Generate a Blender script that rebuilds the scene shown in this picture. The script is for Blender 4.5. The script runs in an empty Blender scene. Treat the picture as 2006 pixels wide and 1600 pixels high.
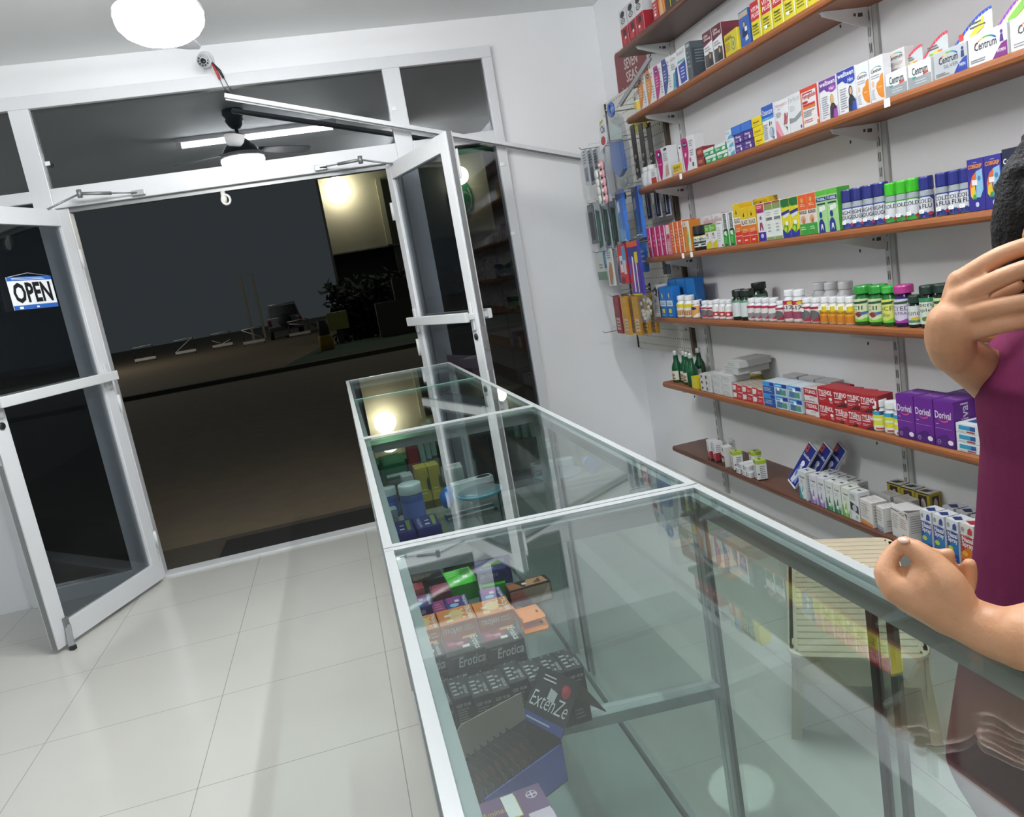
import bpy, bmesh, math, random
from mathutils import Vector, Matrix
random.seed(7)
SC = bpy.context.scene
COL = SC.collection
PI = math.pi

# ------------------------------------------------------------------ materials
def lin(c):
    c = c / 255.0
    return c / 12.92 if c <= 0.04045 else ((c + 0.055) / 1.055) ** 2.4
def hexrgb(h):
    return tuple(lin(int(h[i:i + 2], 16)) for i in (0, 2, 4))
_M = {}
INK = .74      # printed card and plastic reflect less than fresh paint
def mat(h, rough=0.45, metal=0.0, spec=0.5, noise=0.04, k_=1.0):
    """plain coloured surface with a faint procedural mottling"""
    k = (h, rough, metal, spec, noise, k_)
    if k in _M: return _M[k]
    m = bpy.data.materials.new('surface_' + h); m.use_nodes = True
    nt = m.node_tree; b = nt.nodes['Principled BSDF']
    r, g, bl = (q * k_ for q in hexrgb(h))
    b.inputs['Roughness'].default_value = rough
    b.inputs['Metallic'].default_value = metal
    b.inputs['Specular IOR Level'].default_value = spec
    if noise:
        tc = nt.nodes.new('ShaderNodeTexCoord'); nz = nt.nodes.new('ShaderNodeTexNoise')
        nz.inputs['Scale'].default_value = 14; nz.inputs['Detail'].default_value = 3
        mx = nt.nodes.new('ShaderNodeMix'); mx.data_type = 'RGBA'
        mx.inputs[6].default_value = (r * (1 - noise), g * (1 - noise), bl * (1 - noise), 1)
        mx.inputs[7].default_value = (min(1, r * (1 + noise)), min(1, g * (1 + noise)), min(1, bl * (1 + noise)), 1)
        nt.links.new(tc.outputs['Object'], nz.inputs['Vector']); nt.links.new(nz.outputs['Fac'], mx.inputs[0])
        nt.links.new(mx.outputs[2], b.inputs['Base Color'])
    else:
        b.inputs['Base Color'].default_value = (r, g, bl, 1)
    _M[k] = m
    return m
def new_mat(name):
    m = bpy.data.materials.new(name); m.use_nodes = True
    return m, m.node_tree, m.node_tree.nodes['Principled BSDF']
def glass(name, tint, ior=1.5, rough=0.0, extra=0.0):
    """sheet glass: clear or tinted, with Fresnel reflection"""
    m = bpy.data.materials.new(name); m.use_nodes = True
    nt = m.node_tree; nt.nodes.clear()
    out = nt.nodes.new('ShaderNodeOutputMaterial'); mix = nt.nodes.new('ShaderNodeMixShader')
    tr = nt.nodes.new('ShaderNodeBsdfTransparent'); gl = nt.nodes.new('ShaderNodeBsdfGlossy')
    fr = nt.nodes.new('ShaderNodeFresnel'); ge = nt.nodes.new('ShaderNodeNewGeometry'); im = nt.nodes.new('ShaderNodeMix')
    im.inputs[2].default_value = ior; im.inputs[3].default_value = 1 / ior      # same reflectance on both faces of the thin sheet
    nt.links.new(ge.outputs['Backfacing'], im.inputs[0]); nt.links.new(im.outputs[0], fr.inputs['IOR'])
    tr.inputs['Color'].default_value = (*tint, 1); gl.inputs['Roughness'].default_value = rough
    gl.inputs['Color'].default_value = (1, 1, 1, 1)
    if extra:
        ad = nt.nodes.new('ShaderNodeMath'); ad.operation = 'ADD'; ad.use_clamp = True
        ad.inputs[1].default_value = extra
        nt.links.new(fr.outputs[0], ad.inputs[0]); nt.links.new(ad.outputs[0], mix.inputs[0])
    else:
        nt.links.new(fr.outputs[0], mix.inputs[0])
    nt.links.new(tr.outputs[0], mix.inputs[1]); nt.links.new(gl.outputs[0], mix.inputs[2])
    nt.links.new(mix.outputs[0], out.inputs['Surface'])
    return m
def emit(name, col, s):
    m = bpy.data.materials.new(name); m.use_nodes = True
    nt = m.node_tree; nt.nodes.clear()
    out = nt.nodes.new('ShaderNodeOutputMaterial'); e = nt.nodes.new('ShaderNodeEmission')
    e.inputs['Color'].default_value = (*col, 1); e.inputs['Strength'].default_value = s
    nt.links.new(e.outputs[0], out.inputs['Surface'])
    return m

# ------------------------------------------------------------------ text outlines (built-in font)
_T = {}
def text_geo(s, bold=0.0, shear=0.0):
    k = (s, bold, shear)
    if k in _T: return _T[k]
    c = bpy.data.curves.new('lettering', 'FONT'); c.body = s; c.size = 1.0
    c.resolution_u = 2; c.offset = bold; c.shear = shear
    o = bpy.data.objects.new('lettering', c)
    me = o.to_mesh()
    vs = [(v.co.x, v.co.y) for v in me.vertices]; fs = [tuple(p.vertices) for p in me.polygons]
    o.to_mesh_clear(); bpy.data.objects.remove(o); bpy.data.curves.remove(c)
    x0 = min(v[0] for v in vs); x1 = max(v[0] for v in vs); y0 = min(v[1] for v in vs); y1 = max(v[1] for v in vs)
    vs = [((x - x0) / (x1 - x0), (y - y0) / (y1 - y0)) for x, y in vs]
    _T[k] = (vs, fs)
    return _T[k]

# ------------------------------------------------------------------ mesh builder
class MB:
    def __init__(self):
        self.v = []; self.f = []; self.mi = []; self.ms = []; self.sm = []
        self.M = None
    def _m(self, m):
        if isinstance(m, str): m = mat(m, k_=INK)
        if m not in self.ms: self.ms.append(m)
        return self.ms.index(m)
    def add(self, vs, fs, m, smooth=False):
        b = len(self.v); i = self._m(m)
        for p in vs:
            p = Vector(p)
            self.v.append(self.M @ p if self.M else p)
        for f in fs:
            self.f.append(tuple(b + k for k in f)); self.mi.append(i); self.sm.append(smooth)
        return self
    def box(self, x0, x1, y0, y1, z0, z1, m, bev=0.0):
        if bev > 0:
            bm = bmesh.new(); bmesh.ops.create_cube(bm, size=1)
            for w in bm.verts:
                w.co = Vector(((x0 + x1) / 2 + w.co.x * (x1 - x0), (y0 + y1) / 2 + w.co.y * (y1 - y0), (z0 + z1) / 2 + w.co.z * (z1 - z0)))
            bmesh.ops.bevel(bm, geom=bm.edges[:], offset=bev, segments=2, affect='EDGES', profile=0.5)
            bm.verts.index_update()
            self.add([w.co.copy() for w in bm.verts], [tuple(q.index for q in f.verts) for f in bm.faces], m)
            bm.free(); return self
        vs = [(x0, y0, z0), (x1, y0, z0), (x1, y1, z0), (x0, y1, z0), (x0, y0, z1), (x1, y0, z1), (x1, y1, z1), (x0, y1, z1)]
        return self.add(vs, [(0, 3, 2, 1), (4, 5, 6, 7), (0, 1, 5, 4), (1, 2, 6, 5), (2, 3, 7, 6), (3, 0, 4, 7)], m)
    def prism(self, pts, a, b, m, axis='z'):
        """closed polygon pts extruded from a to b along axis; pts are the two other coordinates in order"""
        n = len(pts)
        def P(p, h):
            return {'z': (p[0], p[1], h), 'y': (p[0], h, p[1]), 'x': (h, p[0], p[1])}[axis]
        vs = [P(p, a) for p in pts] + [P(p, b) for p in pts]
        fs = [tuple(range(n))[::-1], tuple(range(n, 2 * n))] + [(i, (i + 1) % n, n + (i + 1) % n, n + i) for i in range(n)]
        return self.add(vs, fs, m)
    def lathe(self, prof, m, seg=20, c=(0, 0, 0), ax='z', cap=True, smooth=True):
        vs = []; fs = []
        for r, h in prof:
            for k in range(seg):
                t = 2 * PI * k / seg; x, y = r * math.cos(t), r * math.sin(t)
                p = {'z': (x, y, h), 'y': (x, h, -y), 'x': (h, x, y)}[ax]
                vs.append((c[0] + p[0], c[1] + p[1], c[2] + p[2]))
        for i in range(len(prof) - 1):
            for k in range(seg):
                a = i * seg + k; b = i * seg + (k + 1) % seg
                fs.append((a, b, b + seg, a + seg))
        if cap:
            fs.append(tuple(range(seg))[::-1]); o = (len(prof) - 1) * seg; fs.append(tuple(range(o, o + seg)))
        return self.add(vs, fs, m, smooth)
    def tube(self, pts, r, m, seg=8, closed=False, smooth=True):
        pts = [Vector(p) for p in pts]; n = len(pts); rs = r if isinstance(r, (list, tuple)) else [r] * n
        vs = []; fs = []; prev = None
        for i in range(n):
            if closed: d = pts[(i + 1) % n] - pts[i - 1]
            else: d = pts[min(i + 1, n - 1)] - pts[max(i - 1, 0)]
            d.normalize()
            if prev is None:
                u = d.orthogonal().normalized()
            else:
                u = (prev - d * prev.dot(d)).normalized()
            prev = u; w = d.cross(u)
            for k in range(seg):
                t = 2 * PI * k / seg
                vs.append(pts[i] + (u * math.cos(t) + w * math.sin(t)) * rs[i])
        for i in range(n if closed else n - 1):
            j = (i + 1) % n
            for k in range(seg):
                l = (k + 1) % seg
                fs.append((i * seg + k, i * seg + l, j * seg + l, j * seg + k))
        if not closed:
            fs.append(tuple(range(seg))[::-1]); fs.append(tuple(range((n - 1) * seg, n * seg)))
        return self.add(vs, fs, m, smooth)
    def ball(self, c, r, m, su=14, sv=10):
        rx, ry, rz = r if isinstance(r, (list, tuple)) else (r, r, r)
        vs = [(c[0], c[1], c[2] - rz)]; fs = []
        for j in range(1, sv):
            a = -PI / 2 + PI * j / sv
            for k in range(su):
                t = 2 * PI * k / su
                vs.append((c[0] + rx * math.cos(a) * math.cos(t), c[1] + ry * math.cos(a) * math.sin(t), c[2] + rz * math.sin(a)))
        vs.append((c[0], c[1], c[2] + rz)); L = len(vs) - 1
        for k in range(su):
            l = (k + 1) % su
            fs.append((0, 1 + l, 1 + k)); fs.append((L, L - su + k, L - su + l))
            for j in range(sv - 2):
                a = 1 + j * su
                fs.append((a + k, a + l, a + su + l, a + su + k))
        return self.add(vs, fs, m, True)
    def bar(self, a, b, w, h, m, up=(0, 0, 1)):
        a = Vector(a); b = Vector(b); d = (b - a).normalized(); u = Vector(up)
        s = d.cross(u)
        if s.length < 1e-5: s = d.orthogonal()
        s.normalize(); u = s.cross(d).normalized()
        vs = [p + s * (w / 2) * i + u * (h / 2) * j for p in (a, b) for i, j in ((-1, -1), (1, -1), (1, 1), (-1, 1))]
        return self.add(vs, [(0, 1, 2, 3), (7, 6, 5, 4), (0, 4, 5, 1), (1, 5, 6, 2), (2, 6, 7, 3), (3, 7, 4, 0)], m)
    # ---- decoration: mapper(u, v, off) -> point ; elements stacked in thin layers
    def deco(self, els, mp, nu=1):
        for i, e in enumerate(els):
            off = 0.0003 + 0.00012 * i; k = e[0]; c = e[1]
            if k == 'r':
                u0, v0, u1, v1 = e[2:6]
                n = max(1, int(nu * (u1 - u0) + 0.99)); vs = []; fs = []
                for q in range(n + 1):
                    u = u0 + (u1 - u0) * q / n
                    vs += [mp(u, v0, off), mp(u, v1, off)]
                fs = [(2 * q, 2 * q + 2, 2 * q + 3, 2 * q + 1) for q in range(n)]
                self.add(vs, fs, c)
            elif k in 'pe':
                if k == 'p': pts = list(e[2])
                else: pts = [(e[2] + e[4] * math.cos(2 * PI * q / 18), e[3] + e[5] * math.sin(2 * PI * q / 18)) for q in range(18)]
                if nu == 1:
                    self.add([mp(u, v, off) for u, v in pts], [tuple(range(len(pts)))], c); continue
                def clip(P, a, sg):            # keep the side sg * (u - a) >= 0
                    R = []
                    for (p, q) in zip(P, P[1:] + P[:1]):
                        dp, dq = sg * (p[0] - a), sg * (q[0] - a)
                        if dp >= 0: R.append(p)
                        if dp * dq < 0: t = dp / (dp - dq); R.append((a, p[1] + (q[1] - p[1]) * t))
                    return R
                for q in range(nu):            # wrap round the bottle in narrow strips
                    R = clip(pts, q / nu, 1)
                    if len(R) > 2: R = clip(R, (q + 1) / nu, -1)
                    if len(R) > 2: self.add([mp(u, v, off) for u, v in R], [tuple(range(len(R)))], c)
            elif k == 'a':       # arc band: cu, cv, ru, rv, a0, a1 (deg), thickness fraction
                cu, cv, ru, rv, a0, a1, th = e[2:9]; n = 14; vs = []
                for q in range(n + 1):
                    t = math.radians(a0 + (a1 - a0) * q / n); s = th * math.sin(PI * (0.12 + 0.88 * q / n) * 0.6)
                    vs += [mp(cu + ru * math.cos(t), cv + rv * math.sin(t), off), mp(cu + ru * (1 - s) * math.cos(t), cv + rv * (1 - s) * math.sin(t), off)]
                cols = c if isinstance(c, (list, tuple)) else [c]
                for q in range(n):
                    cc = cols[min(len(cols) - 1, q * len(cols) // n)]
                    self.add([vs[2 * q], vs[2 * q + 2], vs[2 * q + 3], vs[2 * q + 1]], [(0, 1, 2, 3)], cc)
            elif k == 't':       # text, fitted to a box; optional bold, shear, rot
                s, u0, v0, u1, v1 = e[2:7]
                bold = e[7] if len(e) > 7 else 0.02; sh = e[8] if len(e) > 8 else 0.0; rot = e[9] if len(e) > 9 else 0
                tv, tf = text_geo(s, bold, sh); vs = []
                for x, y in tv:
                    if rot == 1: x, y = 1 - y, x          # reads upwards
                    elif rot == -1: x, y = y, 1 - x       # reads downwards
                    vs.append(mp(u0 + (u1 - u0) * x, v0 + (v1 - v0) * y, off))
                self.add(vs, tf, c)
            elif k == 'ln':      # rows too small to read: thin strips
                u0, v0, u1, v1, n = e[2:7]; rr = random.Random(int(u0 * 97 + v0 * 31 + n))
                for q in range(n):
                    va = v0 + (v1 - v0) * (q + 0.25) / n; vb = va + 0.4 * (v1 - v0) / n
                    ub = u1 - (u1 - u0) * rr.uniform(0, 0.35)
                    self.add([mp(u0, va, off), mp(ub, va, off), mp(ub, vb, off), mp(u0, vb, off)], [(0, 1, 2, 3)], c)
        return self
    def mesh(self, name):
        me = bpy.data.meshes.new(name)
        me.from_pydata([tuple(p) for p in self.v], [], self.f)
        for m in self.ms: me.materials.append(m)
        me.polygons.foreach_set('material_index', self.mi)
        me.polygons.foreach_set('use_smooth', self.sm)
        me.update()
        return me
    def build(self, name, parent=None, loc=(0, 0, 0), rot=(0, 0, 0)):
        return link(name, self.mesh(name), parent, loc, rot)

def link(name, data, parent=None, loc=(0, 0, 0), rot=(0, 0, 0)):
    o = bpy.data.objects.new(name, data); COL.objects.link(o)
    o.location = loc; o.rotation_euler = rot
    if parent: o.parent = parent
    return o
def tag(o, label, cat, group=None, kind=None):
    o['label'] = label; o['category'] = cat
    if group: o['group'] = group
    if kind: o['kind'] = kind
    n = len(label.split())
    if not (4 <= n <= 16): print('LABEL LENGTH', n, label)
    return o
def empty(name, label, cat, loc=(0, 0, 0), rot=(0, 0, 0), group=None):
    return tag(link(name, None, None, loc, rot), label, cat, group)
def struct(o, label=None):
    o['kind'] = 'structure'
    if label: o['label'] = label
    return o
ORD = ['first', 'second', 'third', 'fourth', 'fifth', 'sixth', 'seventh', 'eighth', 'ninth', 'tenth', 'eleventh', 'twelfth']
NUM = ['zero', 'one', 'two', 'three', 'four', 'five', 'six', 'seven', 'eight', 'nine', 'ten', 'eleven', 'twelve']
def nth(i, n):
    """i-th of n counted from the left"""
    if n == 2: return ('left', 'right')[i] + ' one'
    if i == 0: return 'leftmost'
    if i == n - 1: return 'rightmost'
    if n == 3: return 'middle one'
    return ORD[i] + ' from left'
EXPOSURE = 0.35
# ------------------------------------------------------------------ camera
F, YAW, PITCH, ROLL = 1495.4, .2076, .1759, -.1711
cy, sy, cp, sp = math.cos(YAW), math.sin(YAW), math.cos(PITCH), math.sin(PITCH)
fw = Vector((sy * cp, cy * cp, -sp)); rt = Vector((cy, -sy, 0)); up = rt.cross(fw)
rt, up = rt * math.cos(ROLL) + up * math.sin(ROLL), up * math.cos(ROLL) - rt * math.sin(ROLL)
cd = bpy.data.cameras.new('camera'); cam = bpy.data.objects.new('camera', cd); COL.objects.link(cam)
cam.matrix_world = Matrix(((rt.x, up.x, -fw.x, 0), (rt.y, up.y, -fw.y, 0), (rt.z, up.z, -fw.z, 1.4), (0, 0, 0, 1)))
cd.sensor_width = 36; cd.lens = F / 2006 * 36; cd.clip_start = 0.02; cd.clip_end = 200
SC.camera = cam

# ------------------------------------------------------------------ room shell
D = 4.663; CEIL = 2.873; XW = 1.90
def plaster(name, h, bump=0.15, dirt=None):
    m, nt, b = new_mat(name)
    r, g, bl = hexrgb(h)
    tc = nt.nodes.new('ShaderNodeTexCoord')
    n1 = nt.nodes.new('ShaderNodeTexNoise'); n1.inputs['Scale'].default_value = 1.3; n1.inputs['Detail'].default_value = 5
    n2 = nt.nodes.new('ShaderNodeTexNoise'); n2.inputs['Scale'].default_value = 45; n2.inputs['Detail'].default_value = 4
    mx = nt.nodes.new('ShaderNodeMix'); mx.data_type = 'RGBA'
    mx.inputs[6].default_value = (r * .9, g * .9, bl * .9, 1); mx.inputs[7].default_value = (r, g, bl, 1)
    bp = nt.nodes.new('ShaderNodeBump'); bp.inputs['Strength'].default_value = bump; bp.inputs['Distance'].default_value = 0.004
    for n in (n1, n2): nt.links.new(tc.outputs['Object'], n.inputs['Vector'])
    nt.links.new(n1.outputs['Fac'], mx.inputs[0]); nt.links.new(mx.outputs[2], b.inputs['Base Color'])
    nt.links.new(n2.outputs['Fac'], bp.inputs['Height']); nt.links.new(bp.outputs[0], b.inputs['Normal'])
    b.inputs['Roughness'].default_value = 0.6; b.inputs['Specular IOR Level'].default_value = 0.3
    return m
def tile_mat():
    m, nt, b = new_mat('glossy_floor_tile')
    tc = nt.nodes.new('ShaderNodeTexCoord'); sx = nt.nodes.new('ShaderNodeSeparateXYZ')
    nt.links.new(tc.outputs['Object'], sx.inputs[0])
    def grid(out, org, step, half):
        a = nt.nodes.new('ShaderNodeMath'); a.operation = 'SUBTRACT'; a.inputs[1].default_value = org
        w = nt.nodes.new('ShaderNodeMath'); w.operation = 'PINGPONG'; w.inputs[1].default_value = step / 2
        c = nt.nodes.new('ShaderNodeMath'); c.operation = 'LESS_THAN'; c.inputs[1].default_value = half
        nt.links.new(out, a.inputs[0]); nt.links.new(a.outputs[0], w.inputs[0]); nt.links.new(w.outputs[0], c.inputs[0])
        return c
    g1 = grid(sx.outputs[0], -.695, .632, .0013); g2 = grid(sx.outputs[1], 2.945, .585, .0013)
    mxm = nt.nodes.new('ShaderNodeMath'); mxm.operation = 'MAXIMUM'
    nt.links.new(g1.outputs[0], mxm.inputs[0]); nt.links.new(g2.outputs[0], mxm.inputs[1])
    nz = nt.nodes.new('ShaderNodeTexNoise'); nz.inputs['Scale'].default_value = 2.2; nz.inputs['Detail'].default_value = 4
    nt.links.new(tc.outputs['Object'], nz.inputs['Vector'])
    a = nt.nodes.new('ShaderNodeMix'); a.data_type = 'RGBA'
    a.inputs[6].default_value = (.52, .515, .475, 1); a.inputs[7].default_value = (.59, .585, .54, 1)
    c = nt.nodes.new('ShaderNodeMix'); c.data_type = 'RGBA'; c.inputs[7].default_value = (.28, .27, .24, 1)
    nt.links.new(nz.outputs['Fac'], a.inputs[0]); nt.links.new(a.outputs[2], c.inputs[6]); nt.links.new(mxm.outputs[0], c.inputs[0])
    nt.links.new(c.outputs[2], b.inputs['Base Color'])
    b.inputs['Roughness'].default_value = 0.16; b.inputs['Specular IOR Level'].default_value = 0.45
    return m
WALL = plaster('painted_plaster', 'f3f3f5'); CEILM = plaster('ceiling_plaster', 'f0f2f2', .1)
ALU = mat('dcdde0', .28, 0, .5, .02); ALU2 = mat('d5d7d8', .32, 0, .5, .03); GRAYMETAL = mat('8d8f90', .4, .6)
RUBBER = mat('26282a', .6); BLACK = mat('15171a', .5); CHROME = mat('c9ccce', .22, .9)

struct(MB().box(-3.6, XW, -3.2, D + .02, -.15, 0, tile_mat()).build('floor'))
struct(MB().box(-3.6, XW + .1, -3.2, D + .1, CEIL, CEIL + .15, CEILM).build('ceiling'))
struct(MB().box(XW, XW + .15, -3.2, D + .1, 0, CEIL, WALL).build('wall_right'))
struct(MB().box(-3.75, -3.6, -3.2, D + .1, 0, CEIL, WALL).build('wall_left'))
struct(MB().box(-3.6, XW, -3.35, -3.2, 0, CEIL, WALL).build('wall_back'))
FXL, FXR, FZT = -1.944, 1.214, 2.707
wf = MB()
wf.box(-3.6, FXL, D - .0, D + .16, -.15, CEIL, WALL).box(FXR, XW, D, D + .16, -.15, CEIL, WALL).box(FXL, FXR, D, D + .16, FZT, CEIL, WALL)
struct(wf.build('wall_front'))

# ---- aluminium shop front: fixed frame (trim) with five panes and two door leaves
OXL, OXR = -1.235, .487            # clear door opening
fr = MB(); Y0, Y1 = D - .035, D + .06
def fbox(x0, x1, z0, z1, y0=Y0, y1=Y1, m=ALU): fr.box(x0, x1, y0, y1, z0, z1, m, .003)
fbox(FXL, FXR, 2.642, FZT)                       # head
fbox(FXL, -1.886, 0, 2.642); fbox(1.156, FXR, 0, 2.642)          # outer jambs
fbox(-1.394, -1.295, 0, 2.642); fbox(.563, .664, 0, 2.642)       # mullions
fbox(-1.295, OXL, 0, 2.128, Y0 + .02); fbox(OXR, .563, 0, 2.128, Y0 + .02)
fbox(-1.295, .563, 2.128, 2.232)                                 # door head
fbox(-1.886, -1.394, 2.172, 2.232); fbox(.664, 1.156, 2.172, 2.232)
fbox(-1.886, -1.394, 0, .085); fbox(.664, 1.156, 0, .085)
fbox(OXL, OXR, -.02, .012, D - .03, D + .08, ALU2)               # threshold
fr.box(OXL, OXR, Y0 + .03, Y1 - .01, 2.104, 2.128, GRAYMETAL)     # grey stop under the head
for x, z in ((-1.27, 2.36), (.59, 2.42), (1.17, 2.03), (1.165, 1.62)):
    fr.box(x - .012, x + .012, Y0 - .006, Y0, z - .01, z + .01, mat('f4f4f4', .3))
struct(fr.build('trim_1'), 'white aluminium frame around the shop entrance')
TINT = glass('tinted_window_glass', (.42, .45, .48), 1.55, 0, .085)
TINT2 = glass('tinted_door_glass', (.56, .59, .61), 1.42, 0, .0)
def pane(name, x0, x1, z0, z1):
    struct(MB().box(x0, x1, D - .004, D + .002, z0, z1, TINT if z0 > 1 else TINT2).build(name))
pane('window_1', -1.886, -1.394, 2.232, 2.642); pane('window_2', -1.295, .563, 2.232, 2.642); pane('window_3', .664, 1.156, 2.232, 2.642)
pane('window_4', -1.886, -1.394, .085, 2.172); pane('window_5', .664, 1.156, .085, 2.172)

def door(name, hinge, ang, mirror, label):
    """leaf in local coordinates: x from hinge (0) to free edge (W), y thickness, z up"""
    W, T, H0, H1 = .825, .042, .02, 2.105
    root = link(name, None, None, (hinge[0], hinge[1], 0), (0, 0, ang)); struct(root, label)
    m = MB()
    m.box(0, .072, -T / 2, T / 2, H0, H1, ALU, .003); m.box(W - .085, W, -T / 2, T / 2, H0, H1, ALU, .003)
    m.box(.072, W - .085, -T / 2, T / 2, H0, H0 + .105, ALU, .002); m.box(.072, W - .085, -T / 2, T / 2, H1 - .085, H1, ALU, .002)
    m.box(W, W + .004, -.012, .012, H0, H1, GRAYMETAL)
    struct(m.build('door_frame', root))
    struct(MB().box(.07, W - .083, -.004, .004, H0 + .1, H1 - .08, TINT2).build('door_glass', root))
    s = mirror
    for side in (1, -1):
        b = MB(); y = side * (T / 2 + .045)
        b.box(.012, W - .02, min(y - .012, y + .012), max(y - .012, y + .012), 1.185, 1.235, ALU2, .004)
        for x in (.03, W - .05):
            b.box(x - .022, x + .022, min(side * T / 2, y), max(side * T / 2, y), 1.195, 1.225, ALU2, .003)
            b.box(x - .015, x + .015, min(side * T / 2, side * (T / 2 + .01)), max(side * T / 2, side * (T / 2 + .01)), 1.14, 1.28, ALU2, .003)
        struct(b.build('push_bar', root))
    l = MB()
    for side in (1, -1): l.lathe([(.017, 0), (.017, .006), (.011, .009)], BLACK, 16, (W - .045, side * T / 2, 1.105), 'y') if side > 0 else l.lathe([(.017, -.006), (.017, 0)], BLACK, 16, (W - .045, side * T / 2, 1.105), 'y')
    struct(l.build('door_lock', root))
    p = MB().box(W, W + .006, -.016, .016, .93, 1.16, CHROME, .002).box(W + .004, W + .016, -.008, .008, 1.03, 1.08, GRAYMETAL)
    struct(p.build('strike_plate', root))
    h = MB()
    for z in (.25, 1.05, 1.85): h.lathe([(.011, z - .05), (.011, z + .05)], ALU2, 12, (-.012, s * (T / 2), 0))
    struct(h.build('door_hinge', root))
    return root
d1 = door('door_1', (-1.243, 4.585), math.atan2(-.807, -.345), 1, 'left glazed door leaf with a cardboard sign hung inside')
st = MB().box(.735, .765, .021, .034, .06, .15, GRAYMETAL, .003).bar((.75, .032, .11), (.79, .06, .015), .026, .012, GRAYMETAL).box(.775, .80, .05, .075, .0, .022, RUBBER, .003)
struct(st.build('door_stop', d1))
d2 = door('door_2', (.492, 4.585), math.atan2(-.80, .232), -1, 'right glazed door leaf standing open behind the counter')
struct(MB().box(.79, .831, .021, .032, 1.88, 2.02, ALU2, .003).build('latch_keeper', d2))

def closer(label, a, b, c):
    o = empty('door_closer', label, 'door closer', a, (0, 0, 0), 'slim grey door closers')
    A = Vector(a); rb = (Vector(b) - A); rc = (Vector(c) - A)
    MB().tube([(0, 0, 0), rb * .55], .009, GRAYMETAL, 10).tube([rb * .55, rb], .004, GRAYMETAL, 8).build('closer_body', o)
    MB().box(rb.x - .03, rb.x + .04, rb.y - .0, rb.y + .02, rb.z - .014, rb.z + .014, CHROME, .003).build('bracket', o)
    MB().lathe([(.013, -.02), (.013, .02)], GRAYMETAL, 10, (0, 0, 0)).build('pivot', o)
    MB().tube([(0, 0, 0), rc * .5, rc], .005, GRAYMETAL, 8).build('closer_arm', o)
closer('slim grey closer arm above the left door leaf', (-1.13, 4.52, 2.17), (-.87, 4.605, 2.15), (-1.31, 4.44, 2.09))
closer('slim grey closer arm above the right door leaf', (.335, 4.50, 2.145), (.11, 4.605, 2.15), (.515, 4.46, 2.09))
k = MB(); k.lathe([(.012, 2.04), (.016, 2.06), (.012, 2.104)], mat('eceae4'), 12, (-.44, 4.655, 0))
k.tube([(-.43 + .022 * math.cos(t * PI / 8), 4.645, 2.055 + .026 * math.sin(t * PI / 8)) for t in range(16)], .007, mat('eceae4'), 8, True)
tag(k.build('latch_ring'), 'small white latch ring hanging under the door head', 'latch')

# OPEN sign hung inside the left leaf
root = empty('open_sign', 'white cardboard sign with blue edges hung on left door', 'sign')
bpy.context.view_layer.update()
root.matrix_world = Matrix.Translation((-1.243, 4.585, 0)) @ Matrix.Rotation(math.atan2(-.807, -.345), 4, 'Z')
def sgm(u, v, off): return (.53 - .28 * u, .0275 + off, 1.612 + .156 * v)
s = MB().box(.25, .53, .0245, .0275, 1.612, 1.768, mat('eceef0'))
s.deco([('r', mat('2f62b4'), .0, .0, 1, .13), ('r', mat('2f62b4'), 0, .88, 1, 1), ('r', mat('f0f1f2'), .12, .02, .2, .09), ('r', mat('e8eaf0'), .5, .03, .56, .08), ('ln', mat('dfe6f2'), .1, .9, .9, .98, 2)], sgm)
s.build('sign_board', root)
tx = MB()
tx.deco([('t', mat('14161a', .5), 'OPEN', .07, .19, .93, .83, .035)], sgm)
o = tx.build('sign_lettering', root); o['label'] = 'black block capitals'
MB().tube([(.26, .026, 1.768), (.39, .024, 1.786), (.52, .026, 1.768)], .0012, mat('c9ccd0', .3), 6).build('hanging_string', root)
# paper notice on the outside of the right leaf
root = empty('paper_notice', 'faded pinkish paper notice taped behind right door glass', 'notice')
bpy.context.view_layer.update()
root.matrix_world = Matrix.Translation((.492, 4.585, 0)) @ Matrix.Rotation(math.atan2(-.80, .232), 4, 'Z')
n = MB().box(.30, .68, .008, .0095, .63, 1.0, mat('b79aa4', .7))
n.deco([('ln', mat('a05a6c', .7), .1, .15, .9, .85, 5)], lambda u, v, off: (.30 + .38 * u, .008 - off, .63 + .37 * v))
n.build('paper_sheet', root)

# ---- security camera and its leads
root = empty('security_camera', 'small white dome security camera above the door frame', 'camera', (-.372, D, 2.775))
MB().lathe([(.045, 0), (.045, -.012), (.03, -.02)], mat('e2e2e4'), 20, (0, 0, 0.02), 'y').build('mount', root)
MB().tube([(0, -.015, .02), (0, -.04, .012)], .012, mat('dcdcde'), 10).tube([(.005, -.02, .012), (-.004, -.11, -.012)], [.032, .036], mat('e6e6e8'), 18).build('camera_body', root)
l = MB().tube([(-.004, -.1095, -.012), (-.0045, -.1125, -.0128)], .033, mat('bdbfc2'), 18)
for a in range(10): l.ball((-.0045 + .024 * math.cos(a * PI / 5), -.113, -.0128 + .024 * math.sin(a * PI / 5)), .005, mat('3a3c40', .2), 8, 6)
l.ball((-.0045, -.112, -.0128), (.015, .006, .015), mat('1c1d20', .1)); l.build('lens_ring', root)
root = empty('camera_lead', 'red and black plug leads dangling below the security camera', 'cable', (-.33, D - .04, 2.74))
MB().tube([(-.01, -.03, .02), (.005, -.02, -.03), (.012, -.02, -.065)], [.004, .008, .006], mat('b03a40'), 10).build('red_plug', root)
MB().tube([(-.008, -.03, .022), (.02, -.02, -.02), (.033, -.02, -.06)], [.004, .008, .006], mat('2a2c32'), 10).build('black_plug', root)
MB().tube([(.012, -.02, -.065), (.02, 0, -.1), (.055, -.01, -.135), (.065, -.002, -.16)], .0022, mat('55585c'), 6).tube([(.033, -.02, -.06), (.05, -.005, -.11), (.062, -.004, -.16)], .0022, mat('3c3e42'), 6).build('wire', root)

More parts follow.
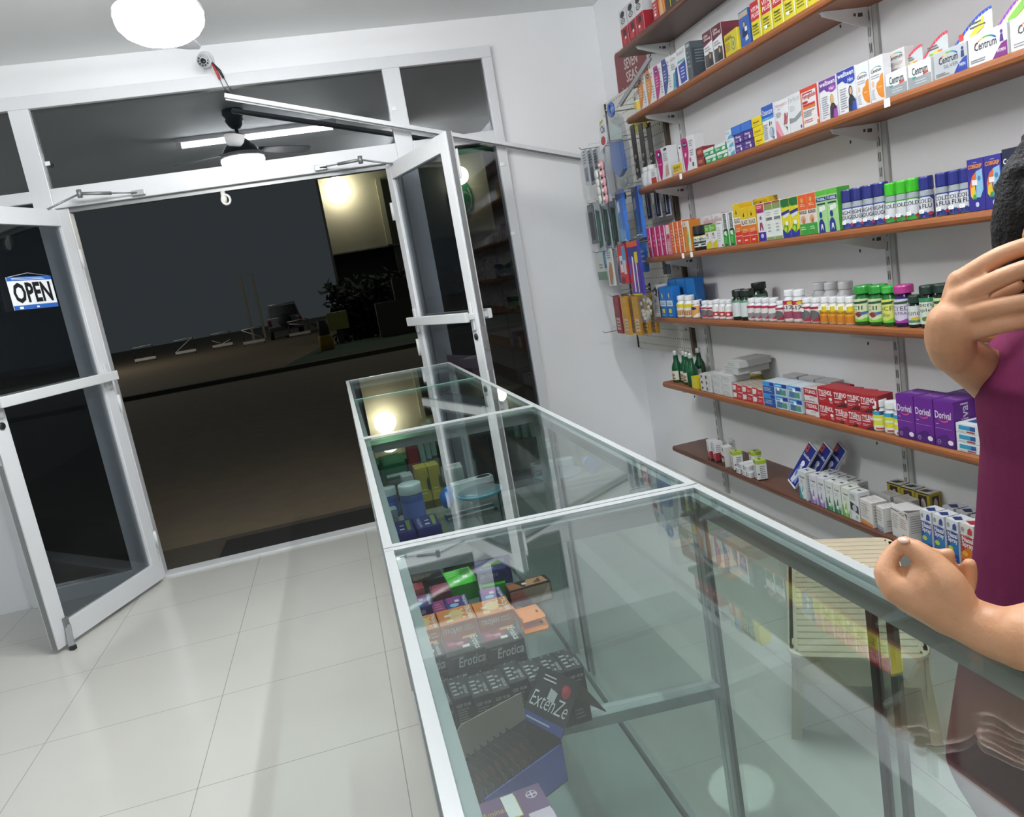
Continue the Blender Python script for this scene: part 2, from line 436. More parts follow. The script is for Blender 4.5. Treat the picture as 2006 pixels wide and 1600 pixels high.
# ---- loose aluminium bar leaning across the transom
b = MB(); A = Vector((-.305, 4.50, 2.563)); B = Vector((1.655, 4.585, 2.004))
b.bar(A, B, .022, .022, ALU, (0, 0, 1)); b.bar(A + Vector((0, .013, -.014)), B + Vector((0, .013, -.014)), .006, .012, GRAYMETAL)
tag(b.build('aluminium_bar'), 'long white aluminium bar slanting across the door transom', 'bar')

# ---- ceiling fan with lamp
FX, FY = -.385, 3.22
root = empty('ceiling_fan', 'ceiling fan with a glowing white glass dome lamp', 'ceiling fan', (FX, FY, CEIL))
BR = mat('4a4a4e', .35, .3)
MB().lathe([(.075, 0), (.078, -.03), (.06, -.06), (.068, -.075), (.05, -.11), (.03, -.13)], BR, 24).build('canopy', root)
MB().lathe([(.013, -.12), (.013, -.2)], BR, 12).build('downrod', root)
MB().lathe([(.02, -.19), (.045, -.2), (.085, -.235), (.115, -.265), (.13, -.29), (.13, -.31)], BR, 28).build('motor_housing', root)
MB().lathe([(.13, -.308), (.158, -.315), (.162, -.335), (.150, -.345)], mat('f1f1f3', .3), 28).build('lamp_rim', root)
DOME = emit('lamp_dome_glow', (1.0, .99, .95), 66.0)
MB().lathe([(.15, -.343), (.157, -.355), (.152, -.375), (.132, -.400), (.095, -.422), (.05, -.434), (.012, -.437)], DOME, 28).build('lamp_dome', root)
for k, a in enumerate((203, 323, 83)):
    bl = MB(); t = math.radians(a); bl.M = Matrix.Rotation(t, 4, 'Z') @ Matrix.Rotation(math.radians(10), 4, 'X')
    bl.prism([(.15, -.04), (.3, -.062), (.52, -.068), (.56, -.05), (.57, 0), (.56, .05), (.52, .068), (.3, .06), (.15, .035)], -.29, -.284, mat('c9cbd2', .35))
    bo = bl.build('fan_blade', root)
    ir = MB(); ir.M = bl.M; ir.box(.1, .2, -.018, .018, -.284, -.279, BR); ir.build('blade_iron', bo)

# ---- fluorescent tube fittings on the ceiling
def tube_light(label, x, y, a=0.0, power=125.0):
    TUBE = emit('tube_glow', (.93, .97, 1.0), power)
    r = empty('tube_light', label, 'ceiling light', (x, y, CEIL), (0, 0, a), 'fluorescent ceiling tubes')
    MB().box(-.64, .64, -.03, .03, -.035, 0, mat('e8e8ea'), .004).build('batten', r)
    MB().lathe([(.016, -.6), (.016, .6)], TUBE, 14, (0, 0, -.06), 'x').build('tube', r)
    for s in (-1, 1): MB().box(s * .62 - .02, s * .62 + .02, -.018, .018, -.08, -.03, mat('e8e8ea'), .003).build('lamp_holder', r)
tube_light('fluorescent ceiling tube mirrored in the door transom', -.27, 2.52)
tube_light('added fluorescent ceiling tube behind the camera, unseen fill light', -.5, -.9, 0.0, 90.0); tube_light('fluorescent ceiling tube above the serving aisle', 1.0, 1.35, PI / 2, 270.0)  # the tube behind the camera is added, unseen, as fill
# ------------------------------------------------------------------ glass display counters
ALD = mat('8f9494', .4, 0, .4, .03)
ALC = mat('a9adad', .26, 0, .6, .03)
CX0, CX1, CH = .006, .576, .97
CG = glass('counter_glass', (.88, .935, .92), 1.5, 0, .045)
CGS = glass('shelf_glass', (.90, .945, .93), 1.28)
CGE = mat('7fa79b', .15)
SHELF_Z = .585
def sk(x, y): return y - .10 * (x - .29)          # the counters stand slightly out of square
def case(label, ya, yb, mid, seams=()):
    root = empty('display_case', label, 'display case', (0, 0, 0), (0, 0, 0), 'glass display counters')
    R, LIP = .016, .015
    fm = MB()
    def beam(xa, ya_, xb, yb_, za, zb, w=R):
        # horizontal rail between two plan points, box section
        d = Vector((xb - xa, yb_ - ya_, 0)).normalized(); n = Vector((-d.y, d.x, 0)) * (w / 2)
        pts = [(xa + n.x, ya_ + n.y), (xa - n.x, ya_ - n.y), (xb - n.x, yb_ - n.y), (xb + n.x, yb_ + n.y)]
        fm.prism(pts[::-1], za, zb, ALC)
    def lip(x0, x1, y0, y1):      # ledge under the glass
        fm.prism([(x0, sk(x0, y0)), (x1, sk(x1, y0)), (x1, sk(x1, y1)), (x0, sk(x0, y1))], CH - .016, CH - .009, ALD)
    xs = (CX0 + R / 2, CX1 - R / 2)
    ends = [ya + R / 2, yb - R / 2]
    for x in xs:
        beam(x, sk(x, ya), x, sk(x, yb), CH - .05, CH)
        beam(x, sk(x, ya), x, sk(x, yb), .06, .11)
        for y in ends:
            fm.box(x - R / 2, x + R / 2, sk(x, y) - R / 2, sk(x, y) + R / 2, .06, CH + .0004, ALC)
    lip(CX0 + R, CX0 + R + LIP, ya + R, yb - R); lip(CX1 - R - LIP, CX1 - R, ya + R, yb - R)
    lip(CX0 + R + LIP, CX1 - R - LIP, ya + R, ya + R + .012); lip(CX0 + R + LIP, CX1 - R - LIP, yb - R - .012, yb - R)
    for y in ends:
        beam(xs[0], sk(xs[0], y), xs[1], sk(xs[1], y), CH - .05, CH)
        beam(xs[0], sk(xs[0], y), xs[1], sk(xs[1], y), .06, .11)
    fm.build('frame', root)
    br = MB()
    for y in ends:
        x0, x1 = xs
        d = .009
        br.prism([(x0, sk(x0, y) - d), (x1, sk(x1, y) - d), (x1, sk(x1, y) + d), (x0, sk(x0, y) + d)], SHELF_Z - .03, SHELF_Z - .008, ALC)
    br.build('shelf_support', root)
    def sheet(name, x0, x1, y0, y1, z0, z1, m=CG):
        g = MB(); g.prism([(x0, sk(x0, y0)), (x1, sk(x1, y0)), (x1, sk(x1, y1)), (x0, sk(x0, y1))], z0, z1, m)
        return g.build(name, root)
    cuts = [ya] + list(seams) + [yb]
    for a, b in zip(cuts, cuts[1:]):
        sheet('glass_top', CX0 + R + .0005, CX1 - R - .0005, a + (R if a == ya else .003), b - (R if b == yb else .003), CH - .006, CH - .001)
        if b != yb:   # polished sheet edge
            sheet('glass_edge', CX0 + R, CX1 - R, b - .002, b + .002, CH - .006, CH, CGE)
    sheet('glass_shelf', CX0 + R + .004, CX1 - R - .02, ya + .012, yb - .012, SHELF_Z - .007, SHELF_Z - .001, CGS)
    def wallp(name, x, y0, y1, z0, z1):
        g = MB(); g.prism([(x - .002, sk(x, y0)), (x + .002, sk(x, y0)), (x + .002, sk(x, y1)), (x - .002, sk(x, y1))], z0, z1, CG)
        return g.build(name, root)
    wallp('front_glass', CX0 + R / 2, ya + R, yb - R, .11, CH - .05)
    for k, (p, q, x) in enumerate(((ya + R, mid + .014, CX1 - R + .004), (mid - .014, yb - R, CX1 - .006))):
        dr = wallp('sliding_door', x, p, q, .115, CH - .05)
        e = MB(); yy = q if k == 0 else p
        e.box(x - .004, x + .004, sk(x, yy) - .006, sk(x, yy) + .006, .115, CH - .05, RUBBER)
        o = e.build('rubber_edge', dr); o['label'] = 'black rubber edge strip'
    b = MB()
    def slab(z0, z1, m, i=0.0):
        b.prism([(CX0 + i, sk(CX0, ya) + i), (CX1 - i, sk(CX1, ya) + i), (CX1 - i, sk(CX1, yb) - i), (CX0 + i, sk(CX0, yb) - i)], z0, z1, m)
    slab(.0, .06, mat('b4b8b6', .5), .01); slab(.08, .095, mat('a4aba8', .5), .025)
    b.build('base_panel', root)
    return root
JY = (1.264, 2.370, 4.205)
case('near glass display counter, the one the person leans over', -.35, JY[0] - .0015, .783)
case('middle glass display counter with blue pouch and jars inside', JY[0] + .0015, JY[1] - .0015, 2.20)
case('far glass display counter beside the open right door', JY[1] + .0015, JY[2], 3.30, (3.345,))

# ------------------------------------------------------------------ packs
def carton_mesh(name, w, h, d, base, front=(), right=(), top=(), left=(), rb=None, tb=None):
    """box standing on z=0; front face at y=0 looking to -y, u from left to right"""
    m = MB(); base_m = mat(base, k_=INK) if isinstance(base, str) else base
    m.box(-w / 2, w / 2, 0, d, 0, h, base_m, min(.0012, h * .05))
    if rb: right = [('r', rb, 0, 0, 1, 1)] + list(right)
    if tb: top = [('r', tb, 0, 0, 1, 1)] + list(top)
    s = .985
    m.deco(front, lambda u, v, o: ((u - .5) * w * s, -o, h / 2 + (v - .5) * h * s))
    m.deco(right, lambda u, v, o: (w / 2 + o, d / 2 + (u - .5) * d * s, h / 2 + (v - .5) * h * s))
    m.deco(left, lambda u, v, o: (-w / 2 - o, d / 2 - (u - .5) * d * s, h / 2 + (v - .5) * h * s))
    m.deco(top, lambda u, v, o: ((u - .5) * w * s, d / 2 + (v - .5) * d * s, h + o))
    return m.mesh(name)
_ST = {}
def sticker(parent, x, z, w=.016, h=.011, y=-.0022, top=False):
    k = (w, h, top)
    if k not in _ST:
        m = MB(); wh = mat('f3f3f1', .5)
        if top: m.box(-w / 2, w / 2, -h / 2, h / 2, 0, .0006, wh)
        else: m.box(-w / 2, w / 2, 0, .0006, -h / 2, h / 2, wh)
        m.deco([('ln', mat('a9a9ac'), .15, .2, .85, .8, 2)], (lambda u, v, o: ((u - .5) * w, (v - .5) * h, .0006 + o)) if top else (lambda u, v, o: ((u - .5) * w, -o, (v - .5) * h)))
        _ST[k] = m.mesh('price_sticker')
    return link('price_sticker', _ST[k], parent, (x, y, z))

# ---- contents of the counters (front face towards the camera, i.e. -y)
def citem(name, cat, label, mesh, loc, rz=0.0, rx=0.0, group=None, stick=None):
    o = link(name, mesh, None, loc, (rx, 0, math.radians(rz)))
    tag(o, label, cat, group)
    for s in stick or (): sticker(o, *s)
    return o
SZ = SHELF_Z - .0005
ORG, ORD_ = 'e8833c', 'd96a2b'
def orange_box(w=.086):
    d, h = .085, .044
    fr_ = [('r', 'e06a2c', 0, 0, 1, .55), ('t', 'fff0e4', 'TROJAN', .07, .42, .56, .8), ('ln', 'f3c79c', .62, .45, .94, .85, 2)]
    tp = [('r', 'ee9150', 0, .0, 1, 1), ('e', 'f1cf94', .5, .55, .2, .3), ('r', 'f4e2ae', .2, .1, .38, .3), ('r', 'f0e6d8', .18, .48, .36, .62), ('t', 'fffaf4', 'TROJAN', .76, .05, .95, .95, .025, 0, -1), ('ln', 'f7dbb9', .66, .1, .76, .9, 3)]
    return carton_mesh('condom_carton', w, h, d, ORG, fr_, (), tp)
ob = orange_box(); ob2 = orange_box(.058)
for i, (x, y, lab) in enumerate(((.141, 1.672, 'orange carton with white lettering, left of the open orange sleeve pair'), (.229, 1.666, 'orange carton with white lettering next to the flattened orange sleeves'), (.066, 1.672, 'orange carton with white lettering against the front glass'))):
    citem('condom_carton', 'carton', lab, ob2 if x < .1 else ob, (x, y, SZ), 0, 0, 'orange cartons in the counter')
fl = MB(); fl.prism([(-.028, -.04), (.03, -.04), (.034, -.03), (.034, .03), (.028, .04), (-.028, .04)], 0, .0015, mat('e9873a')); fl.box(-.028, -.024, -.04, .04, 0, .014, mat('d8722c'))
fl.deco([('e', '2b2320', .82, .5, .05, .09)], lambda u, v, o: (-.028 + .062 * u, -.04 + .08 * v, .0015 + o))
fm_ = fl.mesh('hanging_sleeve')
citem('hanging_sleeve', 'sleeve', 'upper flattened orange cardboard sleeve with hang hole', fm_, (.305, 1.672, SZ + .018), 4)
citem('hanging_sleeve', 'sleeve', 'lower flattened orange cardboard sleeve under the other one', fm_, (.307, 1.652, SZ), -4)
def erotica(w=.083):
    d, h = .075, .036
    fr_ = [('t', 'e2e5e8', 'Erotica', .25, .2, .95, .8, .012, .3), ('ln', '8b8e92', .1, .8, .5, .92, 1)]
    tp = [('r', '3a3433', 0, 0, 1, 1), ('p', '8a2440', [(.05, .45), (.6, .4), (.7, .98), (.1, .98)]), ('e', 'c46a80', .25, .7, .12, .12), ('e', 'd99aa6', .45, .62, .1, .1), ('e', '6d1a30', .35, .85, .1, .1), ('p', 'd9a05a', [(.55, .85), (.9, .8), (.95, .97), (.6, .97)]), ('r', 'ece8e4', .48, .3, .66, .46), ('t', 'ececec', 'Erotica', .76, .05, .94, .85, .01, .2, -1)]
    return carton_mesh('black_carton', w, h, d, '25262a', fr_, (), tp)
em = erotica(); em2 = erotica(.052)
for x, y, z, lab in ((.208, 1.455, .036, 'black carton with red flower picture, rightmost upper one behind upright cartons'), (.127, 1.462, .036, 'black carton with red flower picture, middle upper one behind upright cartons'), (.058, 1.478, .036, 'black carton with red flower picture, leftmost upper one by the glass'), (.208, 1.452, 0, 'black script-lettered carton under the rightmost upper one'), (.127, 1.459, 0, 'black script-lettered carton under the middle upper one'), (.058, 1.475, 0, 'black script-lettered carton under the leftmost upper one')):
    citem('black_carton', 'carton', lab, em2 if x < .1 else em, (x, y, SZ + z + (.0004 if z else 0)), 2, 0, 'black script-lettered cartons')
def upright():
    w, d, h = .0335, .078, .108
    tp = [('ln', 'c9ccd0', .12, .1, .45, .8, 4), ('t', 'd2d4d8', 'GOLD', .74, .1, .9, .5, .03, 0, -1), ('ln', 'aeb1b5', .5, .1, .7, .75, 3), ('e', 'd5d7da', .3, .92, .05, .02), ('e', 'd5d7da', .72, .92, .05, .02)]
    fr_ = [('t', 'c2c5c9', 'KEEP', .12, .84, .45, .9, .02), ('t', 'c2c5c9', 'FROM', .52, .84, .88, .9, .02), ('ln', '9fa2a6', .12, .55, .85, .82, 6), ('ln', '85888c', .12, .1, .8, .3, 3)]
    return carton_mesh('upright_carton', w, h, d, '202226', fr_, [('ln', '73767a', .1, .3, .9, .8, 5)], tp)
um = upright()
for i in range(8):
    x = .051 + i * .0342
    citem('upright_carton', 'carton', f'upright black carton with white small print, {nth(i, 8)} of the eight', um, (x, 1.286 + (.012 if i in (1, 4) else 0) - .062 + .0, SZ), 2, 0, 'upright black cartons in the counter')
# open counter display of black sachet cards
root = empty('counter_display', 'open blue and black cardboard counter display with header card', 'display box', (.124, 1.09, SZ), (0, 0, math.radians(27))); root.scale = (.86, .86, .95)
BL = mat('2f46a0', .4); DK = mat('1d2026', .45); KR = mat('8d8377', .6)
t = MB().box(-.095, .095, -.05, .05, 0, .003, DK).box(-.095, .095, -.05, -.047, 0, .07, BL).box(-.095, .095, .047, .05, 0, .085, DK).box(-.095, -.092, -.05, .05, 0, .085, DK).box(.092, .095, -.05, .05, 0, .085, DK)
t.deco([('r', '3a55b8', 0, .1, 1, .9)], lambda u, v, o: (-.095 + .19 * u, -.05 - o, .07 * v)); t.build('tray', root)
t = MB(); t.prism([(-.094, .085), (.094, .085), (.094, .135), (-.05, .145), (-.094, .12)], .047, .0495, KR, 'y'); t.build('raised_lid', root)
h = MB(); h.M = Matrix.Translation((.093, 0, .082)) @ Matrix.Rotation(math.radians(44), 4, 'Y')
h.box(-.002, .0, -.055, .06, 0, .10, DK)
hm = lambda u, v, o: (-.002 - o, .06 - .115 * u, .10 * v)
h.deco([('r', '2f46a0', 0, 0, 1, .17), ('ln', 'dfe3ee', .1, .05, .8, .12, 1), ('t', 'eef0f2', 'ExtenZe', .06, .3, .95, .58, -.004, .25), ('e', 'b3263a', .78, .74, .1, .12), ('e', 'd43a4c', .74, .78, .06, .07), ('p', 'd8d8d6', [(.42, .5), (.6, .46), (.62, .66), (.44, .7)]), ('ln', 'e2e2e2', .2, .78, .55, .92, 2)], hm)
o = h.build('header_card', root); o['label'] = 'black header card with white script and red rose'
w_ = MB(); w_.M = Matrix.Translation((.093 + .0695, 0, .082 + .072)) @ Matrix.Rotation(math.radians(146), 4, 'Y'); w_.prism([(-.05, .0), (.05, .0), (.05, .1), (-.05, .1)], 0, .002, mat('3b2e28'), 'x')
w_.deco([('p', 'b8935a', [(.1, .1), (.3, .1), (.9, .95), (.6, .95)])], lambda u, v, o: (-o, -.05 + .1 * u, .1 * v)); w_.build('picture_flap', root)
bpy.context.view_layer.update()
for i in range(10):
    c = MB(); c.prism([(-.042, .006), (.042, .006), (.042, .07), (.03, .105), (-.02, .105), (-.042, .085)], -.0006, .0006, DK, 'x')
    c.deco([('p', 'c9ccd2', [(.0, .0), (.02, .0), (.02, .8), (.0, .8)]), ('t', '8e9298', 'ExtenZe', .15, .35, .85, .6, 0, .2), ('e', 'a02c3c', .6, .8, .12, .1)], lambda u, v, o: (-.0006 - o, .04 - .08 * u, .01 + .085 * v))
    o = c.build('sachet_card'); o.matrix_world = root.matrix_world @ Matrix.Translation((-.08 + i * .0155, 0, .0035)) @ Matrix.Rotation(math.radians(-14), 4, 'Y')
    tag(o, f'black sachet card in the counter display, {nth(i, 10)} of ten', 'card', 'sachet cards in the counter display')
# violet box at the near end
tp = [('r', '6d3a74', 0, 0, 1, 1), ('p', 'd9bcd8', [(0, 0), (1, 0), (1, .35), (0, .3)]), ('e', 'e8e0ec', .86, .8, .07, .09), ('e', '6d3a74', .86, .8, .058, .076), ('r', 'e8e0ec', .8, .785, .92, .815), ('r', 'e8e0ec', .85, .72, .87, .88), ('t', 'e2b83c', 'Aminas', .2, .62, .52, .74, 0, .3), ('r', 'ecd23c', .58, .42, .67, .9), ('t', 'f4f2f0', '1', .5, .44, .66, .96, .05), ('p', 'e6d84a', [(.22, .3), (.6, .42), (.6, .46), (.2, .36)]), ('r', 'e8cfe2', .72, .05, .99, .4)]
citem('vitamin_box', 'box', 'violet box with a large figure one on its lid', carton_mesh('vitamin_box', .115, .12, .09, '6d3a74', [('r', 'c9a9c9', 0, 0, 1, .5)], (), tp), (.094, .850, SZ), 4)
# far part of the shelf: coloured packs
def flat(name, cat, label, x, y, z, w, d, h, base, top=(), front=(), rz=0, group=None, stick=None):
    return citem(name, cat, label, carton_mesh(name, w, h, d, base, front, (), top), (x, y - d / 2, SZ + z), rz, 0, group, stick)
gt = [('r', '4bd02f', 0, 0, 1, 1), ('p', '2c8a24', [(.5, .6), (.9, .5), (.95, .95), (.6, .95)]), ('ln', 'baf0a8', .05, .6, .5, .95, 3)]
flat('green_carton', 'carton', 'bright green carton left of the navy cartons in the counter', .193, 1.94, 0, .075, .115, .045, '3cb52c', gt, [('r', '2f9a24', 0, 0, 1, 1)], 3, 'bright green cartons', [(-.015, .0455, .016, .011, .03, True), (.012, .0455, .012, .016, .05, True)])
flat('green_carton', 'carton', 'bright green carton under the lower navy carton', .262, 1.885, 0, .06, .09, .04, '3cb52c', gt, [('r', '2f9a24', 0, 0, 1, 1)], -6, 'bright green cartons')
nt_ = [('t', '9aa0c8', 'TROJAN', .05, .05, .6, .3), ('p', '7d9a3c', [(.2, .35), (.9, .4), (.8, .7), (.35, .6)])]
flat('navy_carton', 'carton', 'lower navy carton on top of the green ones', .262, 1.895, .0455, .08, .085, .03, '26286a', nt_, [('t', '8f96c4', 'TROJAN', .1, .3, .7, .75)], -8, 'navy cartons in the counter')
flat('navy_carton', 'carton', 'upper navy carton set back on the others', .285, 1.965, .0, .085, .075, .08, '2a2c78', nt_, (), -10, 'navy cartons in the counter')
flat('dark_carton', 'carton', 'black carton with gold print behind the red packs', .10, 1.995, 0, .10, .07, .05, '1d1e20', [('t', '8a6c2c', 'GOLD', .2, .3, .7, .6)], (), 3, 'dark cartons in the counter')
flat('dark_carton', 'carton', 'black carton behind the bright green carton', .205, 2.06, 0, .09, .07, .062, '1f2322', [('ln', '5c6a60', .3, .3, .8, .7, 2)], (), 0, 'dark cartons in the counter')
flat('red_pack', 'pack', 'small red pack behind the blue and violet cartons', .069, 1.945, 0, .042, .06, .05, 'a8323c', [('ln', 'd88a90', .2, .3, .7, .8, 3)], [('r', '8c2430', 0, 0, 1, .6)], 0)
flat('striped_pack', 'pack', 'dull red pack beside the bright green carton', .128, 1.90, 0, .05, .06, .043, '7c3040', [('p', 'b0405a', [(0, 0), (.6, 0), (.9, 1), (.2, 1)])], (), 0)
tv = [('p', '2c4f96', [(0, 0), (.6, 0), (.45, .5), (0, .5)]), ('p', '9a3a8e', [(.1, .5), (.7, .55), (.7, 1), (.1, 1)]), ('e', 'a8c4e6', .35, .3, .2, .14), ('r', 'e6e2ea', .42, .5, .62, .7), ('t', 'f4f4f6', 'TROJAN', .76, .05, .94, .95, .025, 0, -1)]
for i, (x, y, w) in enumerate(((.072, 1.857, .058), (.156, 1.795, .056), (.245, 1.79, .056))):
    flat('violet_carton', 'carton', f'blue and violet carton with white lettering, {nth(i, 3)} of three', x, y, 0, w, .075, .04, '4d3a86', tv, [('t', 'd9dcea', 'TROJAN', .1, .4, .6, .8)], 0, 'blue and violet cartons')
flat('pink_pack', 'pack', 'pinkish pack between the blue and violet cartons', .111, 1.80, 0, .032, .075, .038, 'a03c74', [('ln', 'd88ab4', .2, .2, .8, .8, 3)], (), 0)
flat('picture_carton', 'carton', 'long brown picture carton right of the green cartons', .338, 1.778, 0, .108, .048, .05, '3a2a26', [('p', 'b0623e', [(.02, .1), (.35, .05), (.2, .9), (.02, .9)]), ('p', 'c9916a', [(.4, .1), (.95, .1), (.9, .9), (.5, .9)]), ('p', '6b4330', [(.6, .3), (.8, .2), (.8, .8)]), ('r', 'e8e6e2', .36, .35, .46, .6)], [('r', 'b5a08e', 0.01, .04, .99, .94), ('p', 'c47a70', [(.0, .05), (.5, .05), (.3, .9), (.0, .9)]), ('p', 'd6c4b0', [(.7, .1), (.95, .1), (.95, .9)])], 2)
tr = MB(); BT = glass('blue_acrylic', (.55, .68, .9), 1.45)
tr.box(.036, .33, 1.722, 1.726, SZ, SZ + .03, BT); tr.deco([('t', 'dfe8f6', 'TROJAN', .02, .3, .2, .75), ('e', 'd8b84c', .38, .5, .03, .2), ('e', 'd8b84c', .88, .5, .03, .2)], lambda u, v, o: (.036 + .294 * u, 1.722 - o, SZ + .03 * v))
tag(tr.build('shelf_divider'), 'blue clear divider strip in front of violet cartons', 'divider')
# middle counter
for i in range(2):
    flat('navy_carton', 'carton', ('left' if i == 0 else 'right') + ' violet-blue carton with white lettering in middle counter', .085 + .085 * i, 2.50 + .0 * i, 0, .08, .14, .045, '34357c', [('t', 'd5d8ea', 'TROJAN', .1, .1, .28, .9, .02, 0, -1), ('p', '8aa04c', [(.7, .1), (.85, .1), (.95, .9), (.75, .9)]), ('r', 'eceaf0', .4, .2, .6, .3), ('r', 'eceaf0', .45, .5, .62, .58)], [('r', '4a3f8c', 0, 0, 1, 1)], 2, 'violet-blue cartons in middle counter')
fo = MB(); fo.prism([(.04, 2.39), (.22, 2.385), (.23, 2.40), (.05, 2.405)], SZ, SZ + .02, mat('a9a6cc', .15, .6)); tag(fo.build('foil_sachet'), 'silvery violet foil sachet near the middle counter crossbar', 'sachet')
def jar(label, x, y, r, h):
    root = empty('plastic_jar', label, 'jar', (x, y, SZ), (0, 0, 0), 'blue jars with pale lids')
    MB().lathe([(r * .9, 0), (r, .008), (r, h * .62), (r * .93, h * .7), (r * .8, h * .75)], mat('4c5ea0', .3), 20).build('jar_body', root)
    MB().lathe([(r * .98, h * .74), (r, h * .76), (r, h * .97), (r * .95, h)], mat('c7d3d6', .4), 20).build('lid', root)
    lb = MB(); rr = r + .0008
    lb.deco([('r', mat('6d7ec4'), 0, 0, 1, 1), ('ln', 'c5cdea', .2, .2, .8, .8, 3)], lambda u, v, o: ((rr + o) * math.sin((u - .5) * 2.6), -(rr + o) * math.cos((u - .5) * 2.6), h * (.12 + .42 * v)), 10)
    lb.build('jar_label', root)
jar('large blue jar with a pale lid in middle counter', .147, 2.70, .042, .135); jar('small blue jar with a pale lid beside larger jar', .075, 2.79, .026, .115)
flat('white_box', 'box', 'tall pale box standing by the front glass', .066, 2.64, 0, .04, .05, .075, 'a9b6ba', [('r', 'b5c0c4', 0, 0, 1, 1)], [('ln', '8a9498', .15, .2, .85, .8, 5)], 4)
for i, x in enumerate((.215, .262)):
    flat('yellow_box', 'box', ('left' if i == 0 else 'right') + ' dull yellow box behind the jars', x, 2.93, 0, .045, .08, .135, 'b9a93a', [('r', 'c4b544', 0, 0, 1, 1)], [('e', '3a4a3a', .9, .5, .15, .2), ('ln', 'e2d88a', .2, .2, .8, .4, 2)], 3, 'dull yellow boxes behind the jars')
flat('pale_box', 'box', 'pale box between green pack and yellow boxes', .168, 3.10, 0, .045, .08, .075, 'b4bfbf', (), [('ln', '8f9a9a', .2, .3, .8, .7, 3)], 3)
flat('green_pack', 'pack', 'large dark green pack at the far front glass', .14, 3.50, 0, .10, .22, .065, '1f6a48', [('p', '2f8a5c', [(.1, .2), (.9, .3), (.8, .8), (.2, .9)])], [('r', 'd6dedc', .05, .1, .95, .3)], 3)
flat('card_box', 'box', 'small white card box behind the blue pouch', .355, 3.06, 0, .07, .10, .075, '9db0ac', [('r', 'dfe4e2', .05, .05, .95, .95), ('r', 'b0605e', .1, .15, .35, .8), ('ln', '8c9a98', .4, .2, .9, .8, 4)], (), -4)
root = empty('hot_pack_pouch', 'grey pouch with a bright blue trim and white header', 'pouch', (.40, 2.80, SZ), (0, 0, math.radians(8)))
p = MB(); p.ball((0, -.03, .024), (.085, .075, .024), mat('77858a', .3), 20, 10); p.build('pouch_body', root)
MB().tube([(.086 * math.cos(t), -.03 + .076 * math.sin(t), .026) for t in [i * PI / 12 for i in range(24)]], .004, mat('5fb4cc', .3), 8, True).build('blue_trim', root)
MB().tube([(-.08, -.02, .03), (-.02, .0, .045), (.05, -.01, .045), (.08, .02, .035)], .003, mat('c48a94'), 6).build('pink_piping', root)
q = MB().box(-.075, .09, .05, .10, .0, .052, mat('dfe4e4')); q.deco([('ln', 'a8b0b2', .1, .2, .6, .8, 3), ('e', '2a2e32', .8, .5, .17, .42)], lambda u, v, o: (-.075 + .165 * u, .05 + .05 * v, .052 + o)); q.build('header_card', root)
bg = MB(); bg.ball((.275, 2.74, SZ + .036), (.026, .05, .036), mat('2a63b0', .15), 14, 10); bg.ball((.288, 2.765, SZ + .055), (.02, .022, .02), mat('3f8ad0', .1), 12, 8)
tag(bg.build('blue_bag'), 'shiny crumpled blue plastic bag beside the grey pouch', 'bag')
rl = MB(); rl.box(.245, .432, 2.56, 2.66, SZ, SZ + .003, glass('clear_plastic', (.82, .85, .8), 1.45)); rm = lambda u, v, o: (.245 + .187 * u, 2.56 + .1 * v, SZ + .003 + o)
rl.deco([('r', 'b0a878', 0, 0, 1, .03), ('r', 'b0a878', 0, .97, 1, 1)] + [('r', 'd5d5cf', .04 + .024 * i, .25 if i % 5 else .2, .05 + .024 * i, .42) for i in range(38)] + [('r', 'd5d5cf', .04 + .024 * i, .65, .05 + .024 * i, .8 if i % 4 else .86) for i in range(38)], rm)
tag(rl.build('clear_ruler'), 'clear plastic ruler plate with white tick marks', 'ruler')
for i, x in enumerate((.285, .318, .35)):
    flat('teal_box', 'box', f'upright teal and white box in far counter, {nth(i, 3)}', x, 3.64 + .04 * i, 0, .026, .12, .15 + .008 * i, '5f9a88', [('r', '2f7a62', 0, 0, 1, 1), ('ln', 'a8d0c0', .2, .2, .8, .8, 4)], [('r', '9fb8ae', 0, 0, 1, .6)], -6, 'teal boxes in the far counter')
flat('red_box', 'box', 'dark red box beside the teal boxes', .24, 3.60, 0, .05, .12, .10, '8c3a40', (), (), 0)
# ------------------------------------------------------------------ wall shelves
def wood(name, a, b_):
    m, nt, b = new_mat(name)
    tc = nt.nodes.new('ShaderNodeTexCoord'); mp = nt.nodes.new('ShaderNodeMapping'); mp.inputs['Scale'].default_value = (14, 1.2, 14)
    nz = nt.nodes.new('ShaderNodeTexNoise'); nz.inputs['Scale'].default_value = 3; nz.inputs['Detail'].default_value = 6; nz.inputs['Distortion'].default_value = 1.2
    mx = nt.nodes.new('ShaderNodeMix'); mx.data_type = 'RGBA'
    mx.inputs[6].default_value = (*hexrgb(a), 1); mx.inputs[7].default_value = (*hexrgb(b_), 1)
    nt.links.new(tc.outputs['Object'], mp.inputs[0]); nt.links.new(mp.outputs[0], nz.inputs['Vector']); nt.links.new(nz.outputs['Fac'], mx.inputs[0])
    nt.links.new(mx.outputs[2], b.inputs['Base Color']); b.inputs['Roughness'].default_value = .38
    return m
WOOD = wood('varnished_shelf_wood', '6a3b20', '94592f'); WOOD2 = wood('dark_shelf_wood', '4a2a1c', '644030')
ZS = {1: 2.401, 2: 2.0714, 3: 1.7066, 4: 1.346, 5: 1.0247, 6: .6626, 7: .2962}
SN = {1: 'top shelf', 2: 'second shelf', 3: 'third shelf', 4: 'fourth shelf', 5: 'fifth shelf', 6: 'sixth shelf', 7: 'bottom shelf'}
XF = 1.685
